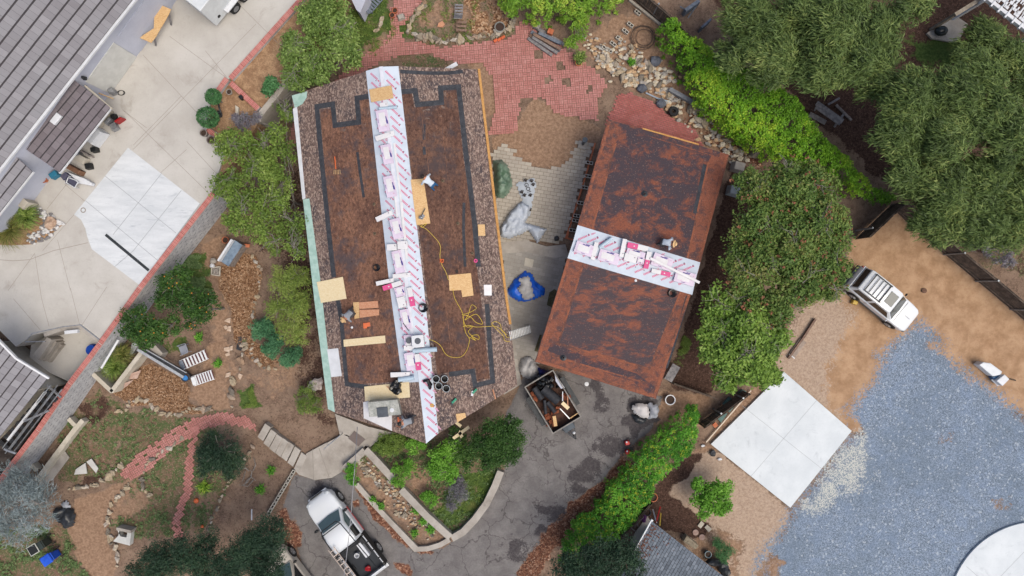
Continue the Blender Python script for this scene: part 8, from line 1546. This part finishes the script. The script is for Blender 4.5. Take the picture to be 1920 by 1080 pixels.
for P in [[(121, 338), (125, 328), (133, 332)], [(146, 342), (140, 352), (124, 342)], [(124, 343), (128, 333), (140, 337), (148, 342)]]: m.tube([W(x, y, TZ+.5) for x, y in P], .03)
m.build('frame', MWHITE, t); m = MB(); m.prism([W(x, y, TZ+.6) for x, y in [(112, 330), (122, 322), (128, 328), (119, 338)]], TZ+.5, TZ+.6); m.build('backrest', plain('slate_back', C(84, 82, 102), .8), t)
for (x, y) in [(139, 351), (121, 343), (146, 343), (127, 330)]: p = W(x, y, TZ+.45); m = MB(); m.cyl((p.x, p.y, TZ), (p.x, p.y, TZ+.45), .018); m.build('leg', MWHITE, t)
ribbon('block_pier', [(30, 372), (48, 386)], .5, TZ, TZ+.9, MLWALL, 'cream block pier beside the terrace planter', 'pier')
m = MB(); m.beam(W(165, 167, TZ+.9), W(212, 185, TZ+.6), .05, .2); tag(m.build('tan_plank', M_OSB), 'tan plank leaning at the porch gable', 'plank')
m = MB(); p = W(446, 211, TZ+.1); m.prism(px([(441, 197), (447, 201), (447, 214), (442, 222)], TZ+.05), TZ-.1, TZ+.05); tag(m.build('upright_flagstone', MLWALL), 'cream pointed flagstone in the lower raised planter', 'flagstone'); m = MB(); m.box(W(453, 183, TZ+.1), (.22, .22, .3), rz=.7); tag(m.build('path_light', MTRIM, bevel=.02), 'small black path light against the brick divider', 'light')
m = MB(); m.tube([W(408, 190, TZ), W(412, 205, TZ+.5), W(415, 216, TZ+.3)], .05, 6); m.ball(W(411, 214, TZ+.2), .2, 0, 2, .3); tag(m.build('mailbox_post', MDARKM), 'dark bent post standing between the two topiaries', 'post')
m = MB()
for (x, y, r) in [(660, 6, 10)]: m.prism([W(a, b, 1.4) for a, b in [(655, -10), (690, -10), (675, 24), (668, 18)]], 0, 1.4)
tag(m.build('grey_shed', MLAV), 'grey lavender storage box at the top edge behind the tree', 'box'); m = MB(); m.box(W(752, 32, .1), (.5, .4, .3), rz=.3, top=.7); 
tag(m.build('grey_stone', MCONG, bevel=.04), 'square pale rock at the corner of the top garden bed', 'rock'); m = MB(); m.prism(px([(822, 43), (830, 39), (834, 46), (829, 51), (820, 50)], .06), 0, .06); tag(m.build('flat_paver', M_OLDP), 'flat hexagonal pinkish paver in the top garden bed', 'paver')
m = MB(); m.box(W(545, 218, .5), (.5, .5, .6), rz=.1); tag(m.build('air_unit', M_GPL, bevel=.03), 'grey utility cabinet against the north west house wall', 'cabinet')
m = MB(); m.tube([W(657, 862, 5.2), W(664, 820, 5.3), W(657, 900, 5.0)][1:2]+[W(650, 1080, 4.4), W(665, 900, 4.8), W(672, 812, 5.2)], .012, 5); 
m = MB(); m.tube([W(640, 1120, 5.0), W(655, 1000, 4.8), W(665, 880, 4.8), W(670, 800, 3.2)], .02, 5); tag(m.build('power_cable', plain('cable_grey', C(150, 150, 156), .5)), 'thin grey cable hanging from the house over the pickup', 'cable')
